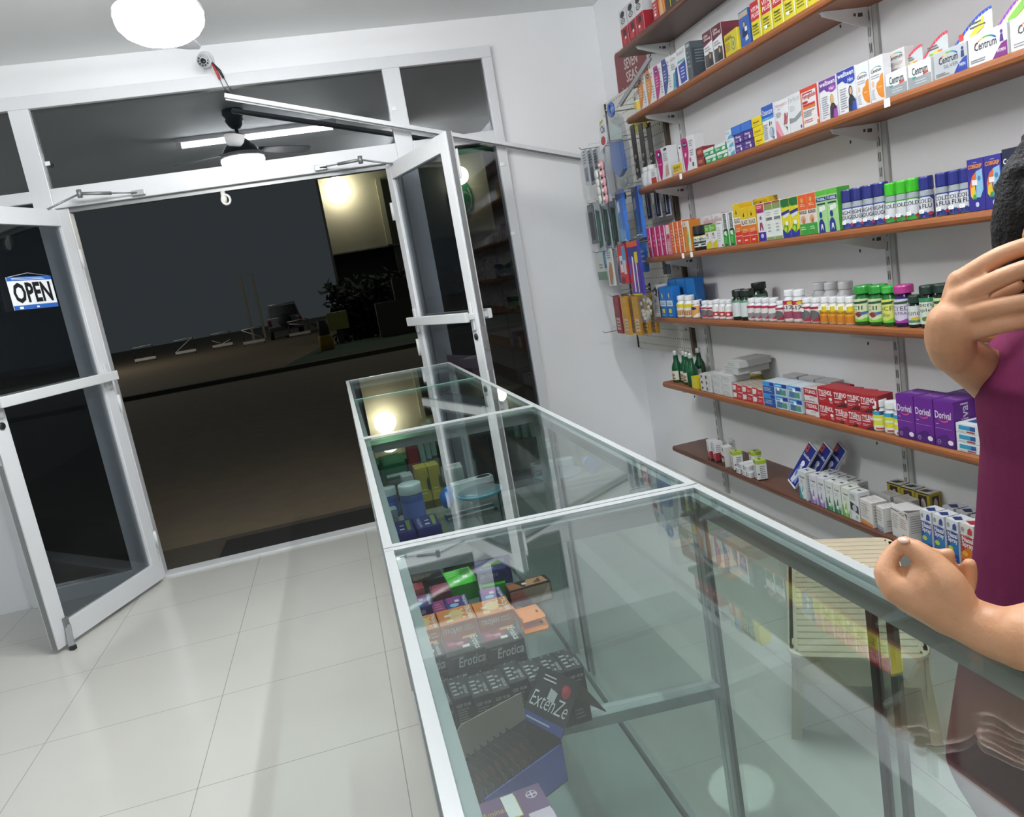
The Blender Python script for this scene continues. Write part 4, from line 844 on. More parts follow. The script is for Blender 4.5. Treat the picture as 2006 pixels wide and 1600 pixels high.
for y in (3.044, 2.992): C(4, 'white and green carton with an upright dark green word', y, .044, .141, .05, W, [('r', '2a9a34', 0, 0, 1, .46), ('r', '24402a', .25, .5, .78, .98), ('t', 'e0e8e0', 'POSTON', .33, .53, .7, .95, .01, 0, 1), ('r', '20281e', .08, .46, .95, .5), ('p', 'e8ece6', [(.2, .36), (.7, .3), (.6, .46), (.2, .44)]), ('r', '1c2a1e', .2, .02, .7, .05), ('ln', '8ad08a', .15, .1, .8, .28, 3)])
def klack(): return [('r', 'd8342c', 0, 0, 1, .5), ('p', 'e0762e', [(0, .32), (1, .32), (1, .5), (0, .5)]), ('r', 'e6c222', 0, .68, 1, 1), ('r', 'eee6d8', 0, .5, 1, .68), ('t', '26241f', 'KLACK', .08, .53, .92, .65, .03), ('e', '2a2420', .45, .78, .09, .035), ('p', '2a2420', [(.38, .79), (.52, .79), (.46, .88)]), ('ln', 'f0c8a0', .15, .3, .85, .42, 3), ('r', 'f4dcc4', .3, .07, .7, .11), ('r', 'e8d8c8', 0, .2, 1, .215)]
C(4, 'yellow topped red carton, the taller one set left', 2.940, .053, .166, .06, 'e0b81e', klack(), key='klack_tall')
for y in (2.884, 2.826): C(4, 'yellow topped red carton with black word band', y, .056, .145, .06, 'e0b81e', klack())
C(4, 'yellow arched box behind the red cartons', 2.87, .12, .172, .04, 'd8b21e', [('r', 'b89a14', .1, .8, .9, .95), ('e', '3a2a1c', .5, .86, .06, .06)], sb=.085)
C(4, 'white carton with a red top and blue base', 2.764, .054, .146, .05, W, [('r', '3a2c9a', 0, 0, 1, .24), ('e', 'c8c0e8', .5, .14, .2, .06), ('r', 'c83a48', .02, .84, .98, .99), ('r', 'a02a6a', .02, .76, .98, .84), ('ln', 'f0d8dc', .1, .87, .9, .96, 2), ('e', '8a5a88', .5, .62, .14, .05), ('p', '9a4a5a', [(.25, .28), (.35, .5), (.65, .5), (.75, .28), (.62, .28), (.5, .42), (.38, .28)])])
for y in (2.707, 2.652): C(4, 'white carton with an olive top band', y, .053, .145, .05, 'e6e9e4', [('r', '8a9a5a', 0, .8, 1, 1), ('r', '8c9c62', 0, .0, 1, .08), ('r', '9a3038', 0, .96, 1, 1), ('t', '2c302c', 'GRIPE', .1, .52, .9, .6, .03), ('ln', 'b4bab0', .2, .64, .8, .76, 2), ('ln', 'a4aaa0', .25, .2, .75, .45, 3)])
for y in (2.596, 2.542): C(4, 'green and yellow carton with a blue base', y, .053, .143, .05, 'e2d22c', [('r', '1f6a34', 0, .78, 1, 1), ('t', 'e8e02c', 'Honeylax', .04, .7, .96, .82, .03, .2), ('p', '24307a', [(0, .66), (1, .72), (1, .64), (0, .58)]), ('p', 'e8e8ea', [(.2, .5), (.9, .56), (.9, .64), (.2, .58)]), ('p', '2c3a9a', [(0, 0), (1, 0), (1, .2), (.5, .1), (0, .24)]), ('e', '5a9a3a', .45, .24, .28, .12), ('e', 'b8d83a', .4, .22, .16, .07), ('r', 'f2f2f0', .4, .32, .75, .42)])
for y in (2.487, 2.436): C(4, 'orange and white carton with a green base', y, .051, .144, .05, 'e4d8cc', [('r', 'e06030', 0, .62, 1, 1), ('e', 'c8b04a', .45, .86, .13, .06), ('ln', 'f2c8ae', .2, .7, .8, .78, 2), ('t', '3a3430', 'KOLD', .08, .52, .92, .6, .04), ('e', 'd8a07c', .45, .38, .28, .1), ('e', 'b86a48', .5, .33, .12, .07), ('r', '3a9a3c', 0, 0, 1, .28), ('ln', 'c0e0b8', .12, .12, .8, .22, 2)])
for y in (2.381, 2.323): C(4, 'light green carton with a blue figure', y, .057, .144, .05, 'a6d28e', [('r', '5ab03c', 0, .88, 1, 1), ('r', '26307a', .02, .74, .98, .84), ('t', 'e4e8f0', 'TUSSIL', .1, .76, .9, .82, .03), ('r', '2c4a50', .1, .66, .9, .7), ('e', 'e6ede2', .72, .58, .16, .07), ('e', '223a8a', .38, .42, .14, .075), ('p', '223a8a', [(.1, 0), (.14, .24), (.3, .32), (.5, .32), (.66, .22), (.72, 0)]), ('p', 'e2ece0', [(.28, .04), (.36, .2), (.5, .2), (.56, .04), (.42, .12)]), ('r', 'f0f2ee', .3, .5, .62, .62)], [('r', '4aa038', 0, 0, 1, 1)])
CLR = glass('clear_pack_plastic', (.86, .88, .88), 1.3)
def coldb(s, desc, y, dia, h, cap, lab_c, txt, n_st, plural):
    els = [('p', 'd8dade', [(.1, .2), (.9, .2), (.9, .78), (.74, .94), (.32, .94), (.1, .78)])]
    els += [('t', '2a2c34', t_, .18, .66 - .24 * i, .82, .86 - .24 * i, .02) for i, t_ in enumerate(txt)]
    els += [('e', 'b83038', .76, .16, .11, .09), ('ln', 'c8cce0', .15, .04, .55, .14, 2), ('r', '3a6ab0', .14, .2, .6, .25)]
    return bottle(s, desc, y, dia, h, '9aa2a6', cap, lab_c, (.03, .54), els, plural, caph=.32, capr=.97, neck=.9, stick=[(.002, h * .17, .018, .010, -.0035)] if n_st else ())
for i, y in enumerate((2.268, 2.217, 2.166, 2.115)): coldb(4, 'cough syrup bottle with a ridged dark blue cap', y, .047, .128, '242a72', '2c3888', ['NIGHT', 'COUGH'], True, 'blue capped syrup bottles')
for i, y in enumerate((2.065, 2.019, 1.975)): coldb(4, 'syrup bottle with a ridged bright green cap', y, .042, .120, '3cb424', '3a9a34', ['COLD'], True, 'green capped syrup bottles')
for i, y in enumerate((1.925, 1.862, 1.817, 1.779)): coldb(4, 'cold and flu bottle with smooth dark blue cap', y, .04, .118, '252a78', '2a3a86', ['COLD', '& FLU'], True, 'cold and flu bottles')
for i, y in enumerate((1.731, 1.677)):
    C(4, 'violet blue carton with a rainbow faced figure', y, .053, .135, .05, '2f2c86', [('p', 'd8662c', [(.15, .3), (.12, .5), (.3, .68), (.55, .76), (.5, .55), (.4, .35)]), ('p', 'e0c23a', [(.15, .3), (.2, .45), (.42, .5), (.5, .3), (.3, .22)]), ('p', '3a9a4a', [(.25, .24), (.5, .22), (.55, .32), (.35, .32)]), ('p', '8fc0dc', [(.55, .76), (.92, .8), (.95, .4), (.75, .25), (.5, .26), (.52, .5)]), ('e', '4a7ab0', .72, .62, .1, .05), ('t', 'e8923a', 'COBIGRIP', .08, .82, .92, .9, .03, .1), ('ln', 'c8c8e6', .4, .92, .7, .95, 1), ('r', 'f0f0f0', .28, .5, .6, .6), ('e', 'c8d0f0', .55, .12, .11, .05)], [('r', '2a2878', 0, 0, 1, 1)], plural='violet blue cartons')
C(4, 'dark navy and green carton cut by the frame edge', 1.618, .06, .142, .05, '1c2038', [('r', '8a9a8c', 0, 0, 1, .62), ('r', '5ab03a', 0, .62, 1, .7), ('t', 'e8eaf0', 'Coladex', .06, .74, .94, .84, .03)])

# ===== fifth shelf
C(5, 'white carton with black wave pattern', 3.868, .082, .172, .06, 'e2e2e2', [('p', '26262a', [(.1, .82), (.7, .95), (.95, .85), (.9, .7), (.5, .84), (.2, .76)]), ('p', '26262a', [(.2, .65), (.75, .76), (.9, .62), (.5, .7)]), ('e', '2a2a2e', .5, .5, .07, .06), ('ln', '9a9a9e', .2, .12, .85, .4, 5)], [('r', '3a3436', 0, 0, 1, .9)])
dp = [('r', 'dfe8ec', 0, .36, 1, .55), ('ln', '5a86a8', .15, .4, .85, .5, 2), ('e', 'd8c49a', .5, .72, .1, .08), ('r', 'e4dcc8', .46, .62, .54, .74), ('r', 'e6d84a', .25, .14, .7, .28), ('ln', 'b8d4ee', .2, .04, .8, .1, 1)]
for y in (3.778, 3.697): C(5, 'bright blue carton with a dropper picture', y, .072, .16, .05, '1f74c4', dp)
for y in (3.80, 3.695, 3.59): C(5, 'plain bright blue carton in the back row', y, .1, .19, .05, '1f74c4', [('r', '2a80cc', .02, .6, .98, .98)], sb=.085, plural='plain blue cartons at the back')
for y in (3.613, 3.533): bottle(5, 'white bottle with yellow and brown label', y, .064, .11, 'e8e8ea', 'f0f0f2', 'ece8dc', (.06, .62), [('r', 'e2cc2a', 0, .72, 1, 1), ('r', 'b8782a', .25, .1, .75, .5), ('ln', '5a5a5e', .2, .54, .8, .68, 1)], caph=.22)
bottle(5, 'short white bottle with orange swoosh label', 3.45, .06, .086, 'e8e8ea', 'f0f0f2', 'e8a860', (.06, .7), [('e', '26286a', .4, .78, .25, .14), ('p', 'f0ead8', [(.2, 0), (1, 0), (1, .5)])], caph=.22)
bottle(5, 'narrow violet blue bottle', 3.402, .034, .082, '3a3088', '2a2468', '3c348e', (.1, .6), [('ln', 'c8c4e8', .1, .2, .9, .8, 3)], caph=.22, sb=.03)
RL = [('r', 'a8283c', 0, .8, 1, .94), ('e', '6a6668', .45, .4, .3, .34), ('p', 'b0243a', [(.3, .02), (.8, .02), (.9, .5), (.7, .3)]), ('ln', 'b0acae', .8, .2, .98, .75, 4)]
for y in (3.353, 3.297): bottle(5, 'short white bottle with a grey and red label', y, .052, .084, 'e8e8ea', 'f0f0f2', 'e2dedd', (.08, .68), RL, caph=.2, plural='short white bottles with grey and red labels')
for y in (3.24, 3.184, 3.128): bottle(5, 'white bottle with a small red square', y, .05, .089, 'e8e8ea', 'f2f2f4', 'eae6e2', (.06, .66), [('r', 'b82a34', .3, .15, .8, .55), ('e', 'f0d8d8', .55, .35, .1, .1), ('ln', '9a9490', .3, .66, .8, .9, 2)], caph=.2)
GL = [('r', '6a9a80', 0, .86, 1, 1), ('ln', 'b8c0ba', .15, .1, .85, .8, 8)]
for y in (3.056, 2.987): bottle(5, 'dark green bottle with a plain white label', y, .066, .13, '1c3024', '16241c', 'd8dedd', (.12, .66), GL, caph=.22, capr=.86, sb=.012, rough=.15)
bottle(5, 'dark green bottle set back behind the others', 3.04, .07, .145, '1c3024', '16241c', 'd8dedd', (.12, .66), GL, caph=.2, capr=.9, sb=.1, rough=.15)
for i, y in enumerate((2.934, 2.882, 2.829, 2.776)): bottle(5, 'white vitamin bottle with a red topped label', y, .05, .094, 'e8e8ea', 'f2f2f4', 'e6e0de', (.08, .68), [('r', 'b0284a', 0, .82, 1, 1), ('p', '8a8486', [(.2, .1), (.8, .1), (.8, .5), (.3, .45)]), ('p', 'b0243a', [(.5, .05), (.95, .05), (.95, .5)]), ('ln', 'a8a2a4', .1, .56, .7, .76, 2)], caph=.2, plural='white vitamin bottles with red topped labels')
bottle(5, 'shorter white bottle with a dark red label', 2.722, .046, .082, 'e8e8ea', 'f2f2f4', 'e2dedd', (.08, .72), RL, caph=.18)
for y in (2.665, 2.605): bottle(5, 'tall white bottle with a red and yellow label', y, .054, .124, 'e8e8ea', 'f2f2f4', 'e6dfdb', (.06, .68), [('r', 'b82440', 0, .8, 1, 1), ('e', 'd8c02c', .68, .88, .16, .08), ('t', '2a2a2c', 'B-12', .15, .56, .75, .76, .02), ('r', 'b03a5c', .1, .1, .85, .46), ('p', '7a5a64', [(.3, .14), (.7, .14), (.7, .42), (.35, .38)])], caph=.2)
for y in (2.549, 2.495): bottle(5, 'medium white bottle with grey red label', y, .05, .093, 'e8e8ea', 'f2f2f4', 'e2dedd', (.06, .7), RL, caph=.2, stick=[(0, .05, .018, .013, -.003)] if y > 2.52 else ())
for y, sb in ((2.60, .095), (2.535, .10), (2.455, .10)): bottle(5, 'tall white bottle in the back row', y, .064, .135, 'e8e8ea', 'f2f2f4', 'e4e2e0', (.06, .6), [('ln', 'b0acae', .2, .2, .8, .8, 4)], caph=.2, sb=sb)
for y in (2.44, 2.394, 2.348, 2.303): bottle(5, 'white bottle with a yellow and orange label', y, .044, .096, 'eae6d8', 'f2f2f4', 'e0a022', (.06, .66), [('r', 'e6d02a', 0, .72, 1, 1), ('r', 'c87a1e', 0, .02, 1, .4), ('t', '3a3420', 'Zinc', .2, .54, .7, .68, .02), ('ln', 'f0dca0', .15, .42, .85, .52, 1)], caph=.22, stick=[(0, .058, .018, .013, -.003)])
NT = lambda c1, c2, t_: [('p', '24502c', [(.12, .86), (.8, .92), (.7, .8), (.3, .78), (.12, .82)]), ('t', '3a4a2c', t_, .14, .52, .8, .7, .0), ('p', c1, [(0, 0), (1, 0), (1, .24), (.75, .2), (.45, .08), (.2, .16), (0, .14)]), ('e', c2, .84, .18, .07, .05), ('ln', '8a9a6a', .14, .74, .5, .78, 1)]
for y in (2.246, 2.176): bottle(5, 'green bottle with bright green cap and heart label', y, .066, .131, '1f6a2c', '2f9a3a', 'd2dcb0', (.1, .68), NT('7ac43a', 'e8f0d8', 'CIN') + [('p', '8a3030', [(.25, .36), (.4, .44), (.62, .42), (.5, .24), (.4, .2)]), ('p', '4a6a9a', [(.5, .42), (.78, .46), (.7, .34), (.5, .3)])], caph=.2, capr=.92, rough=.12)
bottle(5, 'green bottle with a bright green cap and yellow label', 2.115, .05, .128, '1f6a2c', '3cae42', 'd8dc6a', (.1, .68), NT('7ac43a', 'e8f0d8', 'ACEI') + [('t', '6a7a3a', 'Bio', .25, .26, .6, .42, 0, .2)], caph=.18, capr=.92, rough=.12)
bottle(5, 'violet bottle with a pink cap', 2.058, .059, .129, '2a1c5a', 'b83a8a', 'd8cee2', (.1, .68), NT('a83aa0', 'e8d8ee', 'CTED') + [('t', '5a4a7a', 'ULTRA', .2, .36, .7, .46, 0)], caph=.2, capr=.98, rough=.12)
bottle(5, 'small dark green bottle with a white label', 2.003, .043, .098, '1a2a22', '22382e', 'd8dcd6', (.1, .68), [('t', '4a524c', 'mune', .1, .5, .8, .68, .0), ('e', 'd8b83a', .6, .3, .2, .1), ('r', '4a8a6a', .2, .1, .8, .24)], caph=.24, capr=.92, rough=.12)
bottle(5, 'dark green bottle with leaf picture label', 1.953, .05, .126, '1a2a22', '1e3028', 'd8e0d2', (.1, .72), [('r', '3f8a5c', 0, .84, 1, 1), ('t', '3a4a3c', 'nseng', .1, .62, .9, .78, .0), ('t', '3a4a3c', 'mplex', .1, .44, .9, .6, .0), ('e', '5a7a34', .5, .2, .16, .09)], caph=.2, capr=.95, rough=.12)
bottle(5, 'dark green bottle half hidden behind the raised hand', 1.896, .05, .13, '1a2a22', '1e3028', 'd2dca8', (.1, .7), NT('7ac43a', 'e8f0d8', 'HERB'), caph=.2, capr=.95, rough=.12)

# ===== sixth shelf
BG = mat('0f4a2a', .08); LBL = [('r', 'e6e2d8', 0, 0, 1, 1), ('e', '9a8a5a', .5, .55, .25, .18), ('ln', '6a6a60', .2, .75, .8, .9, 2), ('p', '8a5a44', [(.2, .1), (.8, .1), (.6, .35)])]
gb = MB(); R_ = .029
gb.lathe([(R_ * .92, 0), (R_, .004), (R_, .075), (R_ * .9, .09), (R_ * .5, .115), (R_ * .42, .145), (R_ * .42, .166)], BG, 20, (0, R_, 0)); gbm = gb.mesh('glass_bottle')
gc = MB().lathe([(R_ * .47, .146), (R_ * .49, .15), (R_ * .47, .169), (R_ * .42, .172)], mat('c9cfca', .3, .5), 16, (0, R_, 0)).mesh('cap')
gl = MB(); gl.deco(LBL, lambda u, v, o: ((R_ + .0007 + o) * math.sin((u - .5) * 2.6), R_ - (R_ + .0007 + o) * math.cos((u - .5) * 2.6), .014 + .05 * v), 8); glm = gl.mesh('bottle_label')
for y, sb, lb, p in ((3.815, .03, 1, 'green glass bottle nearest the left end of the sixth shelf'), (3.755, .05, 1, 'green glass bottle second from the left on sixth shelf'), (3.735, .125, 1, 'green glass bottle furthest back in the cluster of five'), (3.69, .035, 1, 'green glass bottle fourth from the left on sixth shelf'), (3.615, .02, 0, 'green glass bottle without label, in front of the cluster')):
    put(6, 'glass_bottle', 'bottle', 'green glass bottle', 'green glass bottles', gbm, y, sb, 0, None, (), 0, [('cap', gc, None)] + ([('bottle_label', glm, None)] if lb else []), p)
C(6, 'small plain yellow box beside the green bottles', 3.53, .075, .062, .06, 'd8c820', [('r', 'e2d42a', .04, .0, .96, .85)], rz=-6)
wb = [('r', '3a3a3a', .08, .3, .22, .75), ('r', '55585a', .5, .25, .62, .8), ('ln', 'b8babc', .66, .2, .95, .8, 3)]
for i in range(3): C(6, 'flat white box with black squares', 3.405, .115, .028, .10, 'dcdcd8', wb, (('ln', 'b8b8b4', .1, .2, .9, .8, 2),), (('r', 'd0d0cc', 0, 0, 1, 1),), zo=.0288 * i, pos=('lowest', 'middle', 'topmost')[i] + ' of its stack', plural='flat white boxes with black squares')
C(6, 'flat yellow box lying behind the flat white stack', 3.33, .20, .03, .075, 'd2c62e', [('r', 'dcd03a', 0, 0, 1, 1)], sb=.13, zo=.0)
C(6, 'upper yellow box lying behind the flat white stack', 3.30, .19, .034, .075, 'd2c62e', [('r', 'dcd03a', 0, 0, 1, 1)], sb=.13, zo=.0308, tb='cfc43a')
for k, y in enumerate((3.29, 3.20)):
    for i in range(3): C(6, 'flat plain white box', y, .085, .034, .10, 'd8d9d8', [('ln', 'b0b2b2', .1, .2, .9, .75, 3)], zo=.0348 * i, pos=('lowest', 'middle', 'topmost')[i] + (' of the left stack', ' of the right stack')[k], plural='flat plain white boxes', rz=0)
for i in range(2): C(6, 'large pale grey box laid across the white stacks', 3.175 - .02 * i, .12, .032, .16, 'cfd1d0', [('ln', 'a8aaaa', .1, .2, .8, .7, 2), ('r', 'b8baba', 0, .9, 1, 1)], zo=.105 + .0328 * i, sb=.03, pos=('lower one', 'upper one')[i], plural='pale grey boxes')
rw = [('r', 'c8323a', 0, 0, 1, 1), ('p', 'e8e2e0', [(.0, .15), (.32, .2), (.4, .8), (0, .85)]), ('r', 'e6dedc', .55, .88, 1, 1), ('ln', 'e8b0b0', .5, .25, .9, .6, 2)]
for k, y in enumerate((3.105, 3.02, 2.935)):
    for i in range(2): C(6, 'long red and white box', y, .08, .034, .12, 'c8b8a8', rw, (('r', 'c6beb2', 0, 0, 1, 1),), (('r', 'bfb3a4', 0, 0, 1, 1), ('ln', '9a8e80', .1, .1, .9, .9, 4)), zo=.0348 * i, pos=('lower', 'upper')[i] + ' ' + ('left', 'middle', 'right')[k], plural='long red and white boxes')
bw = [('r', '3a9ad8', 0, .68, 1, 1), ('r', '2440a0', .62, .7, 1, .98), ('ln', 'e8f0f8', .08, .76, .55, .92, 1), ('r', 'c8d6e0', 0, 0, 1, .66), ('p', '4a78a8', [(.05, .1), (.5, .1), (.6, .6), (.1, .58)])]
for i in range(2): C(6, 'blue banded box with a plain blue front', 2.845, .086, .053, .09, 'cfdbe4', [('r', '2a58a8', 0, 0, 1, .66), ('r', '3a9ad8', 0, .68, 1, 1), ('r', '2440a0', .62, .7, 1, .98), ('ln', 'c8d8ee', .1, .2, .8, .55, 3)], zo=.0538 * i, pos=('lower one', 'upper one')[i], plural='blue banded boxes')
for k, y in enumerate((2.755, 2.66)):
    for i in range(2): C(6, 'pale box with a sky blue top band', y, .088, .053, .09, 'cfdbe4', bw + [('p', '5a9a80', [(.45, .12), (.9, .12), (.9, .55), (.5, .5)])], zo=.0538 * i, stick=[(.0, .036)] if (k, i) != (0, 1) else [(-.015, .03)], pos=('lower', 'upper')[i] + ' ' + ('left', 'right')[k], plural='pale boxes with a sky blue band')
for k, y in enumerate((2.88, 2.76, 2.65)): C(6, 'plain white box in the row behind the blue banded boxes', y, .1, .105, .06, 'd2d4d4', [('r', '6a6c70', .6, .5, .75, .6), ('ln', 'b0b2b4', .1, .7, .8, .9, 2)], sb=.135, plural='plain white boxes at the back')
TY = lambda bg: [('r', bg, 0, 0, 1, 1), ('t', 'f0ecec', 'TYLENOL', .06, .56, .9, .86, .03, .1), ('p', 'eee6e4', [(.08, .46), (.55, .46), (.52, .52), (.08, .52)]), ('e', 'ece6e4', .8, .34, .1, .1), ('r', 'd88a8a', .74, .08, .92, .22), ('ln', 'f0c0c0', .08, .2, .5, .36, 2)]
TYW = [('r', 'e6e0de', 0, 0, 1, 1), ('p', 'b8283a', [(0, .45), (1, .4), (1, .95), (0, .95)]), ('t', 'f2eeee', 'TYLENOL', .08, .6, .92, .86, .03, .1), ('e', 'e8e4e2', .5, .3, .42, .16), ('ln', '8a8486', .4, .24, .85, .38, 3), ('r', 'b8283a', .0, .04, .8, .08)]
for i in range(2): C(6, 'white and red carton with white lettering', 2.555, .082, .056, .07, 'e2dcda', TYW, (), (('r', 'cfc4c2', 0, 0, 1, 1), ('ln', 'a09692', .15, .2, .85, .8, 3)), zo=.0568 * i, pos=('lower one', 'upper one')[i], name='tablet_carton', plural='white and red cartons')
for i in range(2): C(6, 'bright red carton with white lettering at the front', 2.462, .094, .061, .09, 'b8242e', TY('b8242e'), (('r', 'a01e28', 0, 0, 1, 1),), (('r', 'a83038', 0, 0, 1, 1),), zo=.0618 * i, pos=('lower one', 'upper one')[i], name='tablet_carton', plural='bright red cartons')
for k, (y, sb) in enumerate(((2.372, .078), (2.298, .096), (2.228, .116))):
    for i in range(2): C(6, 'dark red carton in the row stepping back', y, .078 - .006 * k, .061, .07, 'a8242e', TY('a8242e') + [('p', '5a2024', [(.2, .0), (1, .0), (1, .3), (.5, .2)])], (('r', '8a1c24', 0, 0, 1, 1),), (('r', 'a83038', 0, 0, 1, 1),), zo=.0618 * i, rz=9, pos=('lower', 'upper')[i] + ' ' + ('left', 'middle', 'right')[k], name='tablet_carton', plural='dark red cartons stepping back')
for k, y in enumerate((2.352, 2.270)): C(6, 'small red carton with a beige top', y, .068, .054, .045, 'b8242e', TY('c02c34'), (('r', 'd8ccc4', 0, 0, 1, 1), ('r', 'b8242e', 0, .5, 1, 1)), (('r', 'cfc2b6', 0, 0, 1, 1), ('ln', 'a89a8e', .1, .2, .9, .8, 3)), name='tablet_carton')
for y in (2.203, 2.148, 2.104): bottle(6, 'white pill bottle with a blue and yellow label', y, .05, .108, 'e6e8ea', 'f0f0f2', 'dfe03a', (.06, .66), [('r', '3a9ac8', 0, .8, .6, 1), ('r', '24508a', .6, .8, 1, 1), ('r', 'e8e8e2', 0, 0, 1, .25), ('r', 'b8382c', .4, .03, .9, .12), ('r', 'ece8da', .3, .5, .7, .62)], caph=.22, capr=.86)
bottle(6, 'white pill bottle behind the three labelled ones', 2.125, .05, .115, 'e6e8ea', 'f0f0f2', 'dfe2e4', (.06, .6), [('ln', 'a8aaac', .2, .2, .8, .8, 3)], sb=.075, caph=.22)
DV = [('p', '4c1c72', [(0, 0), (1, 0), (1, .22), (.85, .16), (.6, .28), (.4, .26), (0, .16)]), ('t', 'f2eaf6', 'Dorival', .06, .62, .88, .78, .012), ('a', 'd8507a', .5, .66, .3, .12, 200, 330, .28), ('ln', 'c8a4dc', .08, .48, .3, .52, 1), ('r', 'c8a0dc', .06, .4, .9, .408), ('e', 'd8c0e6', .2, .1, .09, .05), ('e', '4c1c72', .2, .1, .075, .04), ('r', 'd8c0e6', .11, .096, .29, .104), ('e', 'efe6f2', .8, .12, .14, .055)]
for y in (2.058, 1.979, 1.899): C(6, 'tall violet carton with white lettering', y, .076, .144, .085, '68248e', DV, (('t', 'e8daf0', 'Dorival', .3, .1, .62, .95, .01, 0, 1),), (('r', '5c2080', 0, 0, 1, 1), ('t', 'b08ac8', 'Dorival', .15, .3, .85, .6, .0)), name='tablet_carton')
for y in (1.95, 1.872): C(6, 'violet carton in the second row', y, .076, .14, .085, '5c2080', [('r', '5c2080', 0, 0, 1, 1)], (), (('r', '5a2080', 0, 0, 1, 1), ('ln', 'a880c0', .2, .3, .8, .6, 2)), sb=.108, name='tablet_carton')
for i in range(3): C(6, 'flat white box with blue label squares', 1.812, .086, .028, .08, 'e2e6e8', [('r', '3a9ac0', .12, .35, .6, .82), ('r', '24589a', .6, .35, .82, .82), ('r', 'a83a34', .45, .1, .8, .26), ('ln', 'a8b8c4', .1, .1, .4, .25, 1)], (('r', 'd2d6d8', 0, 0, 1, 1),), (('r', 'd8dcde', 0, 0, 1, 1), ('r', '2a4f8a', .2, .3, .9, .9)), zo=.0288 * i, pos=('lowest', 'middle', 'topmost')[i] + ' of three', name='tablet_carton', plural='flat white boxes with blue squares')
C(6, 'thin green and white carton on edge beside person', 1.752, .016, .10, .06, 'dfe6e0', [('r', '3f9a6a', 0, .75, 1, 1)])

# ===== bottom shelf
RWH = [('r', 'a02a34', 0, .12, 1, .5), ('r', '3a2224', 0, 0, 1, .12), ('e', 'e8e4e2', .5, .62, .45, .22), ('ln', '8a8486', .25, .55, .75, .72, 2), ('ln', 'd89a98', .2, .2, .8, .4, 2)]
for i, (y, sb) in enumerate(((3.47, .02), (3.415, .012))): C(7, 'small white and red carton', y, .045, .106, .045, W, RWH, (('r', 'a02a34', 0, .12, 1, .5), ('r', '3a2224', 0, 0, 1, .12), ('ln', '9a9698', .15, .55, .85, .9, 4)), rz=-12)
C(7, 'small white carton behind the red and white ones', 3.40, .045, .106, .04, W, [('ln', '9a9698', .2, .3, .8, .9, 5)], (('ln', '9a9698', .2, .3, .8, .9, 5),), sb=.075, rz=-12)
C(7, 'small white and brown carton', 3.325, .055, .10, .045, W, [('r', '4a322c', 0, 0, 1, .55), ('e', 'e8e4e2', .3, .3, .16, .12), ('e', 'e8e4e2', .72, .34, .14, .1), ('r', '2c2624', .55, .8, .8, .94)], (('r', 'd8d4d0', 0, 0, 1, 1),), rz=-12)
LM = [('r', 'a8c42c', 0, .82, 1, 1), ('r', '26282a', 0, 0, 1, .06), ('ln', '7a7e78', .3, .1, .9, .75, 7), ('r', '3a3c3a', .05, .3, .25, .36), ('r', '2a2c2a', .5, .86, .7, .96)]
for y, sb in ((3.235, .012), (3.165, .07), (3.03, .012)): C(7, 'small white carton with a lime green top', y, .05, .094, .045, W, LM, LM[:4], (('r', 'c2d468', 0, 0, 1, 1), ('e', '3a4020', .5, .5, .25, .12)), rz=-14, sb=sb)
lie = [('e', '26282a', .16, .5, .13, .42), ('e', 'e6e6e4', .16, .5, .07, .24), ('ln', '8a8c8a', .35, .2, .9, .8, 3)]
for k, (y, z, p) in enumerate(((3.175, 0, 'lower left'), (3.125, 0, 'lower middle'), (3.085, 0, 'lower right'), (3.15, .0265, 'upper left'), (3.105, .0265, 'upper right'))): C(7, 'tiny black and white carton lying flat', y, .038, .026, .08, W, lie, (('ln', '8a8c8a', .1, .2, .9, .8, 3),), zo=z, pos=p, plural='tiny cartons lying flat', sb=.004)
# toothbrush packs leaning on the wall
for i, (y0, y1) in enumerate(((2.80, 2.72), (2.715, 2.655), (2.655, 2.60))):
    m = MB(); w, h = .062, .205
    m.box(-w / 2, w / 2, 0, .012, 0, h, mat('cfd4da', .25), .002)
    m.deco([('r', '252f8e', .03, .02, .97, .98), ('r', 'c8482c', .06, .8, .36, .95), ('e', '2c2a6a', .2, .88, .06, .03), ('t', 'e8eaf4', 'Sensitive', .1, .7, .92, .77, .03, .2), ('p', 'd8dce8', [(.2, .08), (.5, .06), (.7, .3), (.6, .55), (.4, .6), (.25, .3)]), ('e', 'f0f2f6', .52, .56, .18, .06), ('e', '5a7ac8', .4, .35, .1, .14), ('p', '8a9ad8', [(.6, .1), (.8, .1), (.7, .5)]), ('r', 'e2e4ea', .04, .01, .96, .05)], lambda u, v, o: ((u - .5) * w, -o, h * v))
    o = m.build('toothbrush_pack'); x0 = XF + .03 + .035 * i; z0 = ZS[7] + .004
    o.matrix_world = Matrix.Translation(((1.715, 1.752, 1.788)[i], (2.785, 2.74, 2.70)[i], z0 + .028)) @ Matrix.Rotation(RZ - .1, 4, 'Z') @ Matrix.Rotation(math.radians(26), 4, 'Y') @ Matrix.Rotation(math.radians(-20), 4, 'X')
    tag(o, ('foremost blue toothbrush pack leaning on the bottom shelf', 'middle blue toothbrush pack leaning on the bottom shelf', 'rearmost blue toothbrush pack leaning on the bottom shelf')[i], 'toothbrush pack', 'leaning blue toothbrush packs')
def vt(c, c2): return [('ln', '4a4e52', .25, .78, .3, .8, 1), ('t', '3a3e44', 'V-torm', .2, .76, .85, .84, .02), ('p', c, [(0, 0), (.9, 0), (.95, .3), (.75, .1), (.5, .5), (.3, .2), (.1, .42), (0, .4)]), ('p', c2, [(.4, .0), (.7, .0), (.55, .55)]), ('r', 'eceeee', .3, .14, .62, .26), ('ln', 'b0b4b6', .25, .58, .75, .7, 2)]
